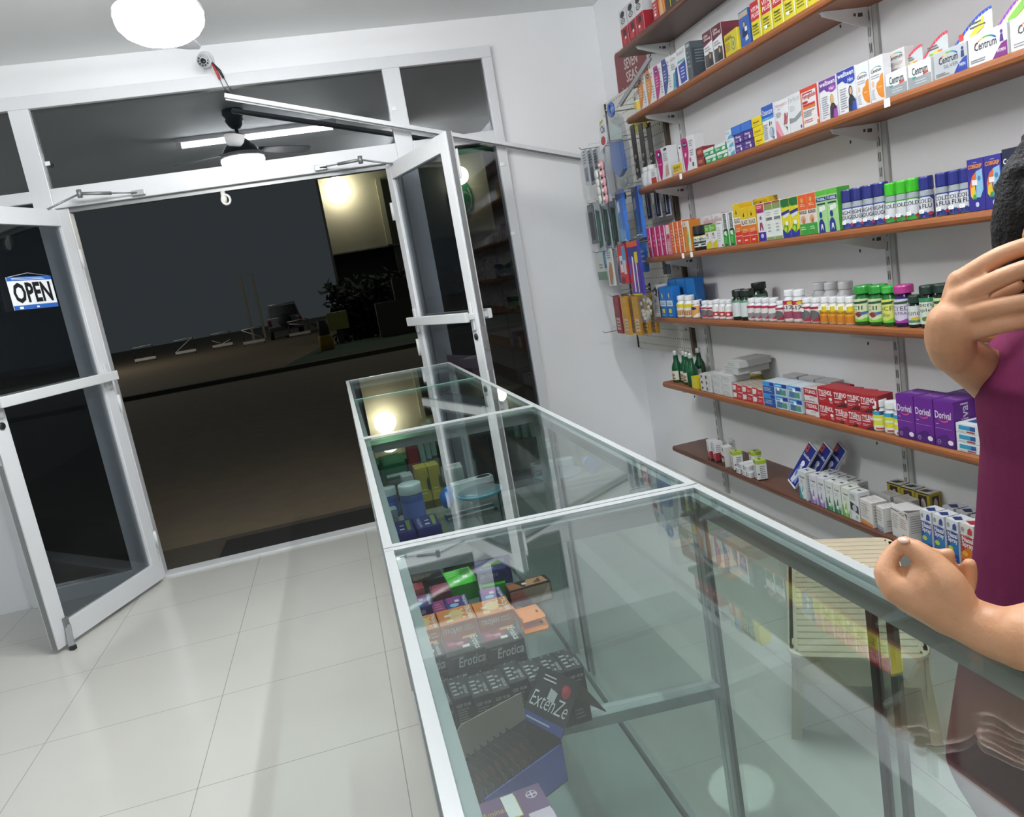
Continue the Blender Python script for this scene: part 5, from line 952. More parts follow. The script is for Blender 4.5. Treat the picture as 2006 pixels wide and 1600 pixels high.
vs_ = (('ln', 'a0a4a6', .15, .3, .85, .9, 7), ('r', 'e4e6e6', .1, .05, .9, .25))
vt_top = (('r', '3a3c40', .3, .4, .7, .6), ('ln', 'b4b6b8', .1, .7, .9, .9, 2))
C(7, 'slim white carton with a teal drop pattern', 2.672, .058, .12, .05, 'dfe3e4', vt('3a9aa0', '7ac8c8') + [('r', 'e8eaea', .5, .05, .95, .35)], vs_, vt_top, rz=-6)
for y in (2.600, 2.550): C(7, 'slim white carton with a violet drop pattern', y, .046, .12, .05, 'dfe0e6', vt('8a6ab0', 'b89ad0'), vs_, vt_top)
for y in (2.500, 2.452): C(7, 'slim white carton with a dark green drop pattern', y, .044, .118, .05, 'dfe4e0', vt('1f7a4c', '4a9a70'), vs_, vt_top)
C(7, 'slim white carton with a light green drop pattern', 2.403, .045, .115, .05, 'e2e8da', vt('6ab43a', '9ad060'), vs_, vt_top)
C(7, 'slim white carton with a dark moon picture', 2.354, .047, .112, .05, 'dfe1e2', [('p', '2a2e3a', [(0, .36), (.95, .26), (.95, .52), (0, .64)]), ('e', 'b8bcc8', .5, .44, .26, .12), ('ln', '8a8e92', .1, .7, .8, .92, 4), ('e', '3a3c40', .7, .14, .14, .05), ('e', 'dfe1e2', .7, .14, .1, .03)], vs_, vt_top)
for k, y in enumerate((2.60, 2.545, 2.49, 2.43)): C(7, 'white carton in the second row behind the drop cartons', y, .046, .118, .045, 'dcdede', [('ln', '8a8e92', .2, .3, .8, .9, 5)], vs_, vt_top, sb=.072, plural='white cartons in the second row')
ye = [('r', 'c9b32c', 0, 0, 1, 1), ('r', '4a3a34', .22, .2, .82, .92), ('e', 'd8d2c8', .55, .55, .2, .28), ('r', '2c2c28', 0, .96, 1, 1)]
for k, y in enumerate((2.325, 2.255, 2.185)): C(7, 'white carton with a yellow printed face at the back', y, .062, .118, .05, 'e0e0de', ye, (('r', 'c9b32c', 0, 0, 1, 1), ('r', '4a3a34', .2, .2, .8, .9), ('e', 'd8d2c8', .5, .55, .2, .28)), (('p', '2a2a28', [(.1, .2), (.6, .2), (.8, .7), (.3, .7)]),), sb=.158, rz=4, plural='yellow faced cartons at the back')
C(7, 'white carton with an orange foot band', 2.292, .072, .094, .06, 'e2dfdb', [('p', 'd88a4c', [(0, .0), (1, 0), (1, .14), (0, .2)]), ('ln', 'b0aca8', .1, .3, .8, .9, 6), ('r', '6a6a68', .5, .6, .54, .75)], (('ln', 'b0aca8', .1, .2, .9, .9, 6),), (('ln', 'c0bcb8', .1, .2, .9, .8, 3),), rz=-6)
C(7, 'white carton with blue stripes at its foot', 2.222, .045, .09, .06, 'e2e1df', [('r', '4a7aa8', 0, .03, 1, .08), ('r', '4a7aa8', 0, .12, 1, .15), ('r', '5a9ab8', 0, .18, 1, .21), ('ln', 'b0aeac', .1, .4, .9, .9, 4)], (('ln', '9a9896', .2, .2, .9, .5, 3),), (('ln', 'c0bebc', .1, .2, .9, .8, 3),), rz=-12)
for k, (y, sb) in enumerate(((2.30, .078), (2.225, .082))): C(7, 'plain white carton behind the striped one', y, .07, .095, .05, 'dddbd8', [('ln', 'b0aeac', .1, .3, .9, .9, 4)], (), (('ln', 'c0bebc', .1, .2, .9, .8, 3),), sb=sb + .018, pos=('left', 'right')[k] + ' one', rz=-4)
C(7, 'large plain white carton with a barcode', 2.125, .1, .108, .07, 'e2e0de', [('r', '4a3034', .02, .9, .5, .93), ('e', '5a5a5c', .68, .88, .14, .04), ('e', 'e2e0de', .68, .88, .1, .022), ('ln', 'a8a6a4', .08, .3, .45, .8, 7), ('ln', 'c0a0a0', .52, .4, .95, .75, 5), ('r', 'f0efee', .6, .08, .9, .24)] + [('r', '3a3a3c', .62 + .028 * i, .1, .632 + .028 * i, .22) for i in range(10)] + [('p', '6a625c', [(.86, .98), (1, .98), (1, .78)])], (('ln', 'a8a6a4', .1, .3, .9, .9, 8),), (('p', '6a625c', [(.7, 0), (1, 0), (1, .9)]),), rz=-9)
def nasal(c1, c2, c3): return [('r', c1, 0, 0, 1, .46), ('p', c2, [(0, .3), (.6, .5), (1, .46), (1, .2), (0, .14)]), ('t', 'f2f2f4', 'Nasal', .1, .58, .95, .7, .03), ('t', 'f2f2f4', 'Spray', .1, .43, .95, .58, .03), ('r', c1, .04, .56, .98, .72) if False else ('e', c3, .3, .3, .22, .06), ('p', c1, [(.55, .78), (.9, .78), (.9, .9), (.78, .95), (.6, .9)]), ('e', '9aa0a8', .2, .86, .12, .06), ('ln', 'a8acb4', .4, .72, .9, .77, 1), ('ln', 'd8dcec', .15, .05, .8, .13, 2)]
def nas(c1, c2, c3):
    e = nasal(c1, c2, c3); return [('r', c1, .0, .42, 1, .72)] + e[:2] + e[2:]
for y in (2.004, 1.951, 1.897): C(7, 'blue and white spray carton', y, .049, .137, .055, 'e6e8ec', nas('24499a', '2f7ab8', 'c8d84a'), (('p', '24499a', [(.3, .85), (.8, .85), (.8, 1), (.3, 1)]), ('ln', 'a8acb4', .1, .1, .9, .8, 8)), (('p', '24407a', [(.1, .3), (.7, .1), (.95, .4), (.4, .7)]),), rz=-4)
C(7, 'red and orange spray carton beside the person', 1.84, .054, .139, .055, 'e8e4e0', nas('b8343a', 'e07a2a', 'f0b83a'), (('ln', 'b0a8a4', .1, .1, .9, .8, 8),), (('p', 'a8303a', [(.1, .3), (.7, .1), (.95, .4), (.4, .7)]),), rz=-4)
for k, y in enumerate((1.985, 1.93, 1.872)): C(7, 'blue and white spray carton in the back row', y, .049, .137, .055, 'e6e8ec', nas('24499a', '2f7ab8', 'c8d84a'), (('p', '24499a', [(.3, .85), (.8, .85), (.8, 1), (.3, 1)]),), (('p', '24407a', [(.1, .3), (.7, .1), (.95, .4), (.4, .7)]),), sb=.08, rz=-4, plural='spray cartons in the back row')
finish_labels()
# ------------------------------------------------------------------ pegboard with hanging goods
def peg_mat():
    m, nt, b = new_mat('perforated_board')
    tc = nt.nodes.new('ShaderNodeTexCoord'); sx = nt.nodes.new('ShaderNodeSeparateXYZ'); nt.links.new(tc.outputs['Object'], sx.inputs[0])
    def pp(o, step, off=0):
        a = nt.nodes.new('ShaderNodeMath'); a.operation = 'PINGPONG'; a.inputs[1].default_value = step / 2
        nt.links.new(o, a.inputs[0]); return a
    a = pp(sx.outputs[1], .025); c = pp(sx.outputs[2], .0508)
    sq = []
    for n in (a, c):
        s = nt.nodes.new('ShaderNodeMath'); s.operation = 'POWER'; s.inputs[1].default_value = 2; nt.links.new(n.outputs[0], s.inputs[0]); sq.append(s)
    ad = nt.nodes.new('ShaderNodeMath'); ad.operation = 'ADD'; nt.links.new(sq[0].outputs[0], ad.inputs[0]); nt.links.new(sq[1].outputs[0], ad.inputs[1])
    lt = nt.nodes.new('ShaderNodeMath'); lt.operation = 'LESS_THAN'; lt.inputs[1].default_value = .0042 ** 2; nt.links.new(ad.outputs[0], lt.inputs[0])
    mx = nt.nodes.new('ShaderNodeMix'); mx.data_type = 'RGBA'; mx.inputs[6].default_value = (.63, .62, .57, 1); mx.inputs[7].default_value = (.06, .055, .05, 1)
    nt.links.new(lt.outputs[0], mx.inputs[0]); nt.links.new(mx.outputs[2], b.inputs['Base Color']); b.inputs['Roughness'].default_value = .5
    return m
root = empty('pegboard', 'white perforated pegboard on the wall in the corner', 'pegboard', (0, 0, 0))
MB().box(XW - .022, XW - .016, 3.885, 4.645, .78, 2.30, peg_mat()).build('perforated_panel', root)
ed = MB()
for y in (3.86, 4.63): ed.box(XW - .022, XW - .001, y, y + .028, .78, 2.30, mat('5a4a3c', .6))
ed.box(XW - .016, XW - .001, 3.88, 4.64, 2.27, 2.30, mat('5a4a3c', .6)).box(XW - .016, XW - .001, 3.88, 4.64, .78, .81, mat('5a4a3c', .6))
o = ed.build('edge_batten', root); o['label'] = 'brown wooden edge batten'
WIRE = mat('b9bcbe', .25, .9)
HK = []
def hook(y, z, L, lab):
    m = MB(); x0 = XW - .022
    m.tube([(x0, y, z), (x0 - L, y, z - .004), (x0 - L - .012, y, z + .010)], .0028, WIRE, 6)
    m.tube([(x0, y, z + .022), (x0 - L * .8, y, z + .022), (x0 - L * .8, y, z + .012)], .0018, WIRE, 6).box(x0, x0 + .004, y - .012, y + .012, z - .012, z + .034, WIRE)
    tag(m.build('display_hook'), lab, 'hook', 'wire hooks on the pegboard')
hooks = [(4.46, 2.03, .26, 'wire hook holding the grey cards, top left of the pegboard'), (4.07, 1.99, .28, 'wire hook holding the pacifier card'), (3.92, 2.12, .28, 'wire hook holding the large clear toy bag'), (3.89, 2.045, .19, 'wire hook holding the dark combs'), (4.52, 1.72, .24, 'wire hook holding the dark brush packs'), (4.29, 1.71, .27, 'wire hook holding the green brush packs'), (3.99, 1.73, .25, 'wire hook holding the tall blue packs'), (3.97, 1.72, .1, 'wire hook holding the navy clipper cards'), (4.54, 1.425, .24, 'wire hook holding the soap net bag'), (4.25, 1.435, .25, 'wire hook holding the insole packs'), (4.09, 1.445, .25, 'wire hook holding the red brush card'), (3.895, 1.45, .28, 'wire hook holding the violet toothbrush pack'), (4.34, 1.155, .25, 'wire hook holding the dark red sachets'), (4.18, 1.155, .25, 'wire hook holding the left yellow sachets'), (4.04, 1.155, .25, 'wire hook holding the right yellow sachets'), (3.90, 1.17, .25, 'wire hook holding the clear seed bag'), (4.52, .93, .26, 'empty wire hook at the bottom left of the pegboard')]
for h in hooks: hook(*h)
def hang(name, cat, label, x, y, ztop, w, h, base, els=(), d=.006, group=None, shape=None, rz=0, extra=None):
    """card or bag on a hook: face towards -x; origin under the hook"""
    m = MB(); bmat = mat(base) if isinstance(base, str) else base
    pts = shape or [(0, 0), (1, 0), (1, .94), (.94, 1), (.06, 1), (0, .94)]
    m.prism([((u - .5) * w, -h + v * h) for u, v in pts], 0, d, bmat, 'y')
    m.deco(list(els), lambda u, v, o: ((u - .5) * w, -o, -h + v * h))
    o = m.build(name, None, (x, y, ztop), (0, 0, RZ + math.radians(rz)))
    tag(o, label, cat, group)
    if extra:
        for pn, mb in extra: mb.build(pn, o)
    return o
CB = glass('clear_bag_film', (.80, .83, .86), 1.45, .08)
# grey cards
for i in range(4): hang('blister_card', 'card', f'pale grey blister card at the top left of the pegboard, {nth(i, 4)}', 1.63 + .035 * i, 4.46, 2.02, .085, .20, 'b4b9c0', [('r', '8f959e', .15, .1, .85, .5), ('ln', '6a7078', .2, .6, .8, .9, 4), ('p', '4a5a8a', [(.4, .1), (.6, .1), (.6, .4)]), ('e', '6a6e76', .5, .95, .08, .03)], group='pale grey blister cards')
# large toy bag
root = empty('toy_bag', 'large clear bag with a blue toy and white header', 'bag', (1.60, 3.90, 2.11), (0, 0, RZ))
m = MB(); m.prism([(-.13, -.40), (.13, -.42), (.15, -.2), (.12, -.05), (.03, 0), (-.05, 0), (-.13, -.08), (-.14, -.25)], -.018, .018, CB, 'y'); m.build('clear_film', root)
m = MB(); m.prism([(-.04, -.14), (.09, -.16), (.10, -.3), (.03, -.33), (-.05, -.28)], -.012, .012, mat('4a6aa8', .3), 'y'); m.prism([(.0, -.04), (.1, -.1), (.09, -.15), (-.03, -.13)], -.008, .008, mat('c9d4cc', .4), 'y'); m.ball((.06, -.002, -.36), (.05, .014, .03), mat('8a8f88', .3), 12, 8); m.build('blue_toy', root)
m = MB(); m.prism([(-.16, -.17), (-.05, -.14), (-.02, -.02), (-.06, .0), (-.13, -.05)], -.022, -.0195, mat('d3d6da'), 'y')
m.deco([('p', 'b8c83a', [(.3, .85), (.75, .95), (.8, 1), (.4, 1)]), ('t', '3a3e4a', 'Chi', .35, .55, .85, .82, .02), ('e', 'c04a4a', .5, .28, .28, .16)], lambda u, v, o: (-.15 + .12 * u, -.0225 - o, -.16 + .14 * v)); m.build('header_label', root)
MB().tube([(.02 + .03 * math.cos(t), -.0, .01 + .03 * math.sin(t)) for t in [i * PI / 8 for i in range(16)]], .009, mat('4a6ab0', .3), 8, True).build('blue_ring', root)
# pacifier card
root = empty('pacifier_card', 'hanging card with a column of pink pacifiers', 'card', (1.60, 4.10, 1.98), (0, 0, RZ))
MB().prism([(-.05, -.30), (.05, -.30), (.05, 0), (-.05, 0)], 0, .003, mat('bfc4c8'), 'y').build('backing_card', root)
for i in range(5):
    p = MB(); z = -.10 - .045 * i; p.lathe([(.028, 0), (.03, .006), (.02, .014)], mat('d8a4aa', .3), 16, (0, -.016, z), 'y'); p.lathe([(.009, -.012), (.012, 0)], mat('e8c8c8', .3), 12, (0, -.016, z), 'y'); p.build('pacifier', root)
root = empty('disc_strip', 'strip of white round discs left of the pacifier card', 'strip', (1.59, 4.17, 1.87), (0, 0, RZ))
MB().prism([(-.03, -.2), (.03, -.2), (.03, 0), (-.03, 0)], 0, .002, mat('c9cccb'), 'y').build('backing_card', root)
for i in range(4): MB().lathe([(.024, 0), (.026, .006), (.012, .012)], mat('e2e2dc', .3), 16, (.0, -.014, -.03 - .045 * i), 'y').build('white_disc', root)
# combs
for i in range(3):
    root = empty('comb_card', f'dark comb card with silver discs, {nth(i, 3)} of three', 'card', (1.70 + .045 * i, 3.88, 2.03), (0, 0, RZ), 'dark comb cards')
    MB().prism([(-.026, -.27), (.026, -.27), (.026, 0), (-.026, 0)], 0, .004, mat('3a302e', .35), 'y').build('comb_back', root)
    m = MB()
    for q in range(4): m.lathe([(.010, 0), (.012, .004)], CHROME, 12, (.008 * (-1) ** q, -.006, -.16 - .035 * q), 'y')
    m.build('silver_disc', root)
hang('yellow_bag', 'bag', 'bright yellow folded bag behind the comb cards', 1.78, 3.97, 2.10, .19, .09, 'd8cc1e', [('ln', 'a89c1a', .2, .3, .8, .8, 2)])
for i in range(3): hang('clipper_card', 'card', f'white and navy nail clipper card, {nth(i, 3)} of three', 1.775 + .03 * i, 3.97 - .05 * i, 1.70, .07, .155, 'c9ccd2', [('r', '1e2442', .1, .05, .9, .95), ('r', 'd8dade', .3, .12, .48, .9), ('e', '8a8e98', .4, .8, .05, .04), ('r', '3a4a8a', .55, .1, .85, .5)], group='nail clipper cards')
hang('maroon_tag', 'tag', 'small maroon round tag beside the clipper cards', 1.72, 3.99, 1.64, .06, .10, '6a2c38', [('e', '8a4450', .5, .5, .3, .2)])
for i in range(3): hang('dark_pack', 'pack', f'dark grey pack left of the green brush packs, {nth(i, 3)}', 1.64 + .05 * i, 4.52, 1.71, .10, .235, '6a6e74', [('r', '3a3e44', .15, .1, .85, .8), ('ln', 'a8acb2', .2, .84, .8, .95, 2)], group='dark grey hanging packs')
for i in range(4): hang('brush_pack', 'pack', f'green and clear brush pack, {nth(i, 4)} of four', 1.60 + .04 * i, 4.30 - .02 * i, 1.705, .09, .28, '9aaab0', [('p', '1f4a3c', [(.1, .05), (.85, .1), (.9, .8), (.2, .85)]), ('r', 'c2ccd0', .05, .86, .95, .98), ('p', '2f8a5a', [(.3, .2), (.5, .2), (.6, .7), (.4, .7)])], group='green brush packs')
for i in range(2): hang('blue_pack', 'pack', ('foremost' if i == 0 else 'rear') + ' tall blue graded pack on the pegboard', 1.62 + .075 * i, 4.00 - .05 * i, 1.725, .15, .27, '2f6ac0', [('r', '1f3a80', 0, .82, 1, 1), ('r', '6aa4d8', 0, .0, 1, .25), ('r', '4a88cc', 0, .25, 1, .5), ('p', 'd8e2ec', [(.1, .55), (.5, .6), (.45, .8), (.15, .78)]), ('r', '2a4aa0', .6, .1, .95, .9) if i else ('r', '3a72c4', .6, .2, .9, .8)], d=.02, group='tall blue packs on the pegboard', rz=-10)
hang('soap_bag', 'bag', 'white and green bag at the left of the pegboard', 1.66, 4.52, 1.42, .16, .17, 'c2cac4', [('r', '7a9a84', 0, .0, 1, .3), ('r', 'e0e2de', .2, .35, .8, .8), ('ln', 'b86a5a', .25, .4, .7, .6, 2)], d=.03)
hang('blue_ball_card', 'card', 'small blue and teal card beside the white bag', 1.65, 4.41, 1.42, .06, .10, '2f6a94', [('e', '4a9ab8', .5, .5, .35, .3)])
for i, c in enumerate(('c08a5a', '5a6ea8', 'c9ccd0')): hang('insole_pack', 'pack', ('beige', 'blue', 'pale grey')[i] + ' insole pack hanging in the middle of the pegboard', 1.62 + .045 * i, 4.27 - .03 * i, 1.43, .10, .215, 'd2d4d4', [('p', c, [(.2, .05), (.6, .02), (.85, .3), (.8, .6), (.5, .66), (.2, .4)]), ('r', 'e0e2e2', .1, .7, .9, .95), ('ln', '8a8e94', .2, .74, .8, .92, 3)], group='insole packs')
hang('brush_card', 'card', 'red and white toothbrush card next to insole packs', 1.63, 4.09, 1.44, .12, .22, 'b8242e', [('r', '5a9ac8', .5, .5, .95, .95), ('r', 'e2e4e6', .15, .3, .5, .72), ('r', '2a3a5a', .25, .5, .42, .6), ('r', 'd8dce0', .55, .25, .85, .6), ('e', '8a1a22', .3, .1, .25, .08)], d=.012)
root = hang('toothbrush_bag', 'pack', 'blue and violet toothbrush pack with orange header', 1.60, 3.86, 1.445, .145, .285, '3a3c94', [('r', 'd8582c', 0, .9, 1, 1), ('r', '28307e', 0, .72, 1, .9), ('p', 'c42a3a', [(.05, .1), (.2, .1), (.3, .6), (.15, .6)]), ('p', 'eceaf0', [(.28, .06), (.4, .06), (.48, .7), (.36, .74)]), ('p', '7a3a9a', [(.45, .05), (.6, .05), (.66, .7), (.52, .72)]), ('p', 'eceaf0', [(.62, .05), (.7, .05), (.74, .66), (.66, .68)]), ('p', 'e0cc2a', [(.6, .6), (.9, .6), (.92, .8), (.62, .8)]), ('p', '5a2a8a', [(.76, .05), (.95, .05), (.95, .58), (.78, .6)]), ('r', 'd8cc2a', .05, .0, .95, .03)], d=.015)
hang('blue_card', 'card', 'small blue card behind the violet toothbrush pack', 1.70, 3.96, 1.43, .10, .16, '2f6ab8', [('ln', 'a8c8e8', .2, .3, .8, .8, 3)])
for i, y in enumerate((3.86, 3.815)): hang('grey_card', 'card', ('left' if i == 0 else 'right') + ' dull grey card under the fourth shelf end', 1.80, y + .07, 1.34, .04, .10, '6a727c', [('r', '8a929c', .2, .2, .8, .6)], group='dull grey cards')
def sachet(lab, x, y, c1, c2, grp, h=.225):
    hang('sachet_strip', 'sachet', lab, x, y, 1.15, .088, h, c1, [('r', c2, .08, .82, .92, .97), ('p', c2, [(.1, .5), (.9, .55), (.9, .75), (.1, .7)]), ('r', 'd8c8b8', .2, .1, .8, .42), ('ln', c1, .25, .14, .75, .38, 3), ('r', c2, 0, .46, 1, .48)], d=.012, group=grp)
for i in range(2): sachet(('front' if i == 0 else 'rear') + ' dark red sachet strip low on the pegboard', 1.65 + .05 * i, 4.34, '8c2a30', 'a8424a', 'dark red sachet strips')
for i in range(3): sachet(f'yellow sachet strip beside the dark red ones, {nth(i, 3)}', 1.64 + .04 * i, 4.19 - .02 * i, 'c08a1e', 'd8a83a', 'left yellow sachet strips')
for i in range(3): sachet(f'yellow sachet strip behind the clear seed bag, {nth(i, 3)}', 1.65 + .04 * i, 4.05 - .02 * i, 'b8861e', 'd0a23a', 'right yellow sachet strips')
root = empty('seed_bag', 'clear crumpled bag of pale pieces by yellow sachets', 'bag', (1.63, 3.845, 1.165), (0, 0, RZ))
m = MB(); m.prism([(-.075, -.16), (.08, -.15), (.085, -.03), (.03, 0), (-.04, -.005), (-.07, -.04)], -.016, .016, CB, 'y'); m.build('clear_film', root)
m = MB(); rr = random.Random(4)
for q in range(26): m.ball((rr.uniform(-.06, .06), rr.uniform(-.008, .008), rr.uniform(-.14, -.03)), (.014, .006, .012), mat('d2cbb4', .5), 8, 6)
m.build('pale_pieces', root)
# maroon sign above the pegboard
sgn = MB(); pts = []
for cx_, cz_, a0 in ((.20, .12, 0), (-.20, .12, 90), (-.20, -.12, 180), (.20, -.12, 270)):
    for q in range(4): t = math.radians(a0 + 30 * q); pts.append((cx_ + .025 * math.cos(t), cz_ + .025 * math.sin(t)))
sgn.prism(pts, 0, .006, mat('dcd0cc'), 'y')
pi_ = [(p[0] * .955, p[1] * .94) for p in pts]
root = empty('wall_sign', 'maroon sign with white lettering on the corner wall', 'sign', (XW - .008, 4.22, 2.375), (0, math.radians(3), RZ))
sgn.build('sign_plate', root)
q = MB(); q.prism(pi_, -.001, 0.0, mat('7c2a30', .4), 'y')
q.deco([('t', 'e8dcd4', 'SEVEN', .3, .58, .72, .78, .02), ('t', 'e8dcd4', 'SEAS', .33, .33, .69, .53, .02), ('t', 'dccac2', 'Feel Health Better', .15, .14, .86, .27, .0, .25), ('p', 'd88a4a', [(.05, .03), (.5, .06), (.95, .03), (.95, .05), (.5, .09), (.05, .05)])], lambda u, v, o: (-.22 + .44 * u, -.0012 - o, -.14 + .28 * v)); q.build('sign_face', root)
dr = MB(); dr.bar((1.70, 3.56, 2.272), (1.635, 3.84, 2.13), .010, .022, mat('9a9c9e', .4, .4)); tag(dr.build('support_arm'), 'thin grey metal arm slanting down above the toy bag', 'metal arm')

# ------------------------------------------------------------------ ribbed plastic stool behind the counter
BE = mat('c9bda4', .4)
root = empty('plastic_stool', 'low beige plastic stool with a ribbed top behind counter', 'stool', (1.33, 1.92, 0), (0, 0, math.radians(-33)))
def ribbed(L, Wd, z):
    m = MB(); n = 22; pts = []
    r = .05
    for cx_, cy_, a0 in ((Wd / 2 - r, L / 2 - r, 0), (-Wd / 2 + r, L / 2 - r, 90), (-Wd / 2 + r, -L / 2 + r, 180), (Wd / 2 - r, -L / 2 + r, 270)):
        for q in range(5): t = math.radians(a0 + 22.5 * q); pts.append((cx_ + r * math.cos(t), cy_ + r * math.sin(t)))
    m.prism(pts, z - .012, z - .004, BE)
    for k in range(n):
        y = -L / 2 + .03 + (L - .06) * k / (n - 1); m.box(-Wd / 2 + .025, Wd / 2 - .025, y - .008, y + .008, z - .005, z, BE, .002)
    return m
ribbed(.80, .34, .30).build('ribbed_top', root)
m = MB()
for s in (-1, 1):
    arch = [(-.36, .296), (-.36, .15), (-.30, .20), (-.24, .215), (.24, .215), (.30, .20), (.36, .15), (.36, .296)]
    m.prism(arch[::-1], s * .155, s * .165, BE, 'x')
m.prism([(-.15, .296), (-.15, .2), (.15, .2), (.15, .296)][::-1], -.375, -.365, BE, 'y'); m.prism([(-.15, .296), (-.15, .2), (.15, .2), (.15, .296)][::-1], .365, .375, BE, 'y')
m.build('apron', root)
for sx_ in (-1, 1):
    for sy_ in (-1, 1):
        l = MB(); l.bar((sx_ * .145, sy_ * .335, .295), (sx_ * .175, sy_ * .30, .0), .05, .028, BE, (1, 0, 0)); l.build('leg', root)
# ------------------------------------------------------------------ person behind the counter
def skin_mat():
    m, nt, b = new_mat('skin')
    tc = nt.nodes.new('ShaderNodeTexCoord'); nz = nt.nodes.new('ShaderNodeTexNoise'); nz.inputs['Scale'].default_value = 28; nz.inputs['Detail'].default_value = 5
    n2 = nt.nodes.new('ShaderNodeTexNoise'); n2.inputs['Scale'].default_value = 260
    mx = nt.nodes.new('ShaderNodeMix'); mx.data_type = 'RGBA'; mx.inputs[6].default_value = (*hexrgb('b98460'), 1); mx.inputs[7].default_value = (*hexrgb('cd9a74'), 1)
    bp = nt.nodes.new('ShaderNodeBump'); bp.inputs['Strength'].default_value = .18; bp.inputs['Distance'].default_value = .002
    for n in (nz, n2): nt.links.new(tc.outputs['Object'], n.inputs['Vector'])
    nt.links.new(nz.outputs['Fac'], mx.inputs[0]); nt.links.new(mx.outputs[2], b.inputs['Base Color']); nt.links.new(n2.outputs['Fac'], bp.inputs['Height']); nt.links.new(bp.outputs[0], b.inputs['Normal'])
    b.inputs['Roughness'].default_value = .5; b.inputs['Subsurface Weight'].default_value = .12; b.inputs['Subsurface Radius'].default_value = (.012, .005, .003)
    return m
def cloth_mat(name, h, h2):
    m, nt, b = new_mat(name)
    tc = nt.nodes.new('ShaderNodeTexCoord'); nz = nt.nodes.new('ShaderNodeTexNoise'); nz.inputs['Scale'].default_value = 420
    n2 = nt.nodes.new('ShaderNodeTexNoise'); n2.inputs['Scale'].default_value = 7; n2.inputs['Detail'].default_value = 3
    mx = nt.nodes.new('ShaderNodeMix'); mx.data_type = 'RGBA'; mx.inputs[6].default_value = (*hexrgb(h), 1); mx.inputs[7].default_value = (*hexrgb(h2), 1)
    bp = nt.nodes.new('ShaderNodeBump'); bp.inputs['Strength'].default_value = .5; bp.inputs['Distance'].default_value = .02
    for n in (nz, n2): nt.links.new(tc.outputs['Object'], n.inputs['Vector'])
    nt.links.new(nz.outputs['Fac'], mx.inputs[0]); nt.links.new(mx.outputs[2], b.inputs['Base Color']); nt.links.new(n2.outputs['Fac'], bp.inputs['Height']); nt.links.new(bp.outputs[0], b.inputs['Normal'])
    b.inputs['Roughness'].default_value = .85; b.inputs['Specular IOR Level'].default_value = .12; b.inputs['Sheen Weight'].default_value = .0
    return m
def limb(m, pts, rs, mt, sub=4):
    """tapering chain with round ends, resampled along a smooth curve"""
    P = [Vector(p) for p in pts]; n = len(P); out = []; ro = []
    for i in range(n - 1):
        p0, p1, p2, p3 = P[max(i - 1, 0)], P[i], P[i + 1], P[min(i + 2, n - 1)]
        for k in range(sub):
            t = k / sub
            c = .5 * ((2 * p1) + (p2 - p0) * t + (2 * p0 - 5 * p1 + 4 * p2 - p3) * t * t + (3 * p1 - p0 - 3 * p2 + p3) * t ** 3)
            lin_ = p1.lerp(p2, t); out.append(lin_.lerp(c, .8)); ro.append(rs[i] + (rs[i + 1] - rs[i]) * t)
    out.append(P[-1]); ro.append(rs[-1])
    m.tube(out, ro, mt, 14)
    for i in (0, -1): m.ball(out[i], ro[i], mt, 14, 10)
    return m
def remesh(o, vox, it=4, fac=.5):
    md = o.modifiers.new('r', 'REMESH'); md.mode = 'VOXEL'; md.voxel_size = vox; md.use_smooth_shade = True
    if it: s = o.modifiers.new('s', 'SMOOTH'); s.factor = fac; s.iterations = it
    dg = bpy.context.evaluated_depsgraph_get(); dg.update()
    me = bpy.data.meshes.new_from_object(o.evaluated_get(dg)); old = o.data
    o.modifiers.clear(); o.data = me; me.name = old.name
    me.polygons.foreach_set('use_smooth', [True] * len(me.polygons))
    return o
SK = skin_mat()
HEAD = Vector((.976, .810, 1.355))
b = MB()
# head and neck, face turned towards -x
b.ball(HEAD, (.088, .072, .105), SK, 20, 16); b.ball(HEAD + Vector((-.022, 0, -.05)), (.062, .056, .07), SK, 18, 14)
b.ball(HEAD + Vector((-.062, 0, -.092)), (.024, .026, .02), SK)                      # chin
limb(b, [HEAD + Vector((-.083, 0, .012)), HEAD + Vector((-.100, 0, -.022)), HEAD + Vector((-.090, 0, -.034))], [.009, .013, .010], SK)   # nose
for s in (-1, 1):
    b.ball(HEAD + Vector((-.068, s * .030, .006)), (.018, .018, .012), SK)          # eye sockets
    b.ball(HEAD + Vector((.006, s * .072, -.012)), (.018, .008, .028), SK)          # ears
b.ball(HEAD + Vector((-.080, 0, -.060)), (.012, .022, .006), SK); b.ball(HEAD + Vector((-.078, 0, -.070)), (.012, .020, .007), SK)   # lips
limb(b, [(.930, .775, 1.17), (.925, .79, 1.22), (.925, .805, 1.30)], [.055, .047, .05], SK)
# trunk and legs
for z, cx_, a, c in ((1.15, .918, .085, .15), (1.05, .915, .095, .145), (.93, .895, .09, .135), (.82, .875, .10, .145), (.74, .862, .105, .155)): b.ball((cx_, .725, z), (a, c, .085), SK, 20, 12)
for s in (-1, 1):
    limb(b, [(.862, .725 + s * .085, .74), (.855, .725 + s * .09, .42), (.875, .725 + s * .09, .07)], [.085, .055, .034], SK)
    limb(b, [(.885, .725 + s * .09, .045), (.80, .725 + s * .10, .03), (.735, .725 + s * .105, .025)], [.036, .032, .022], SK)
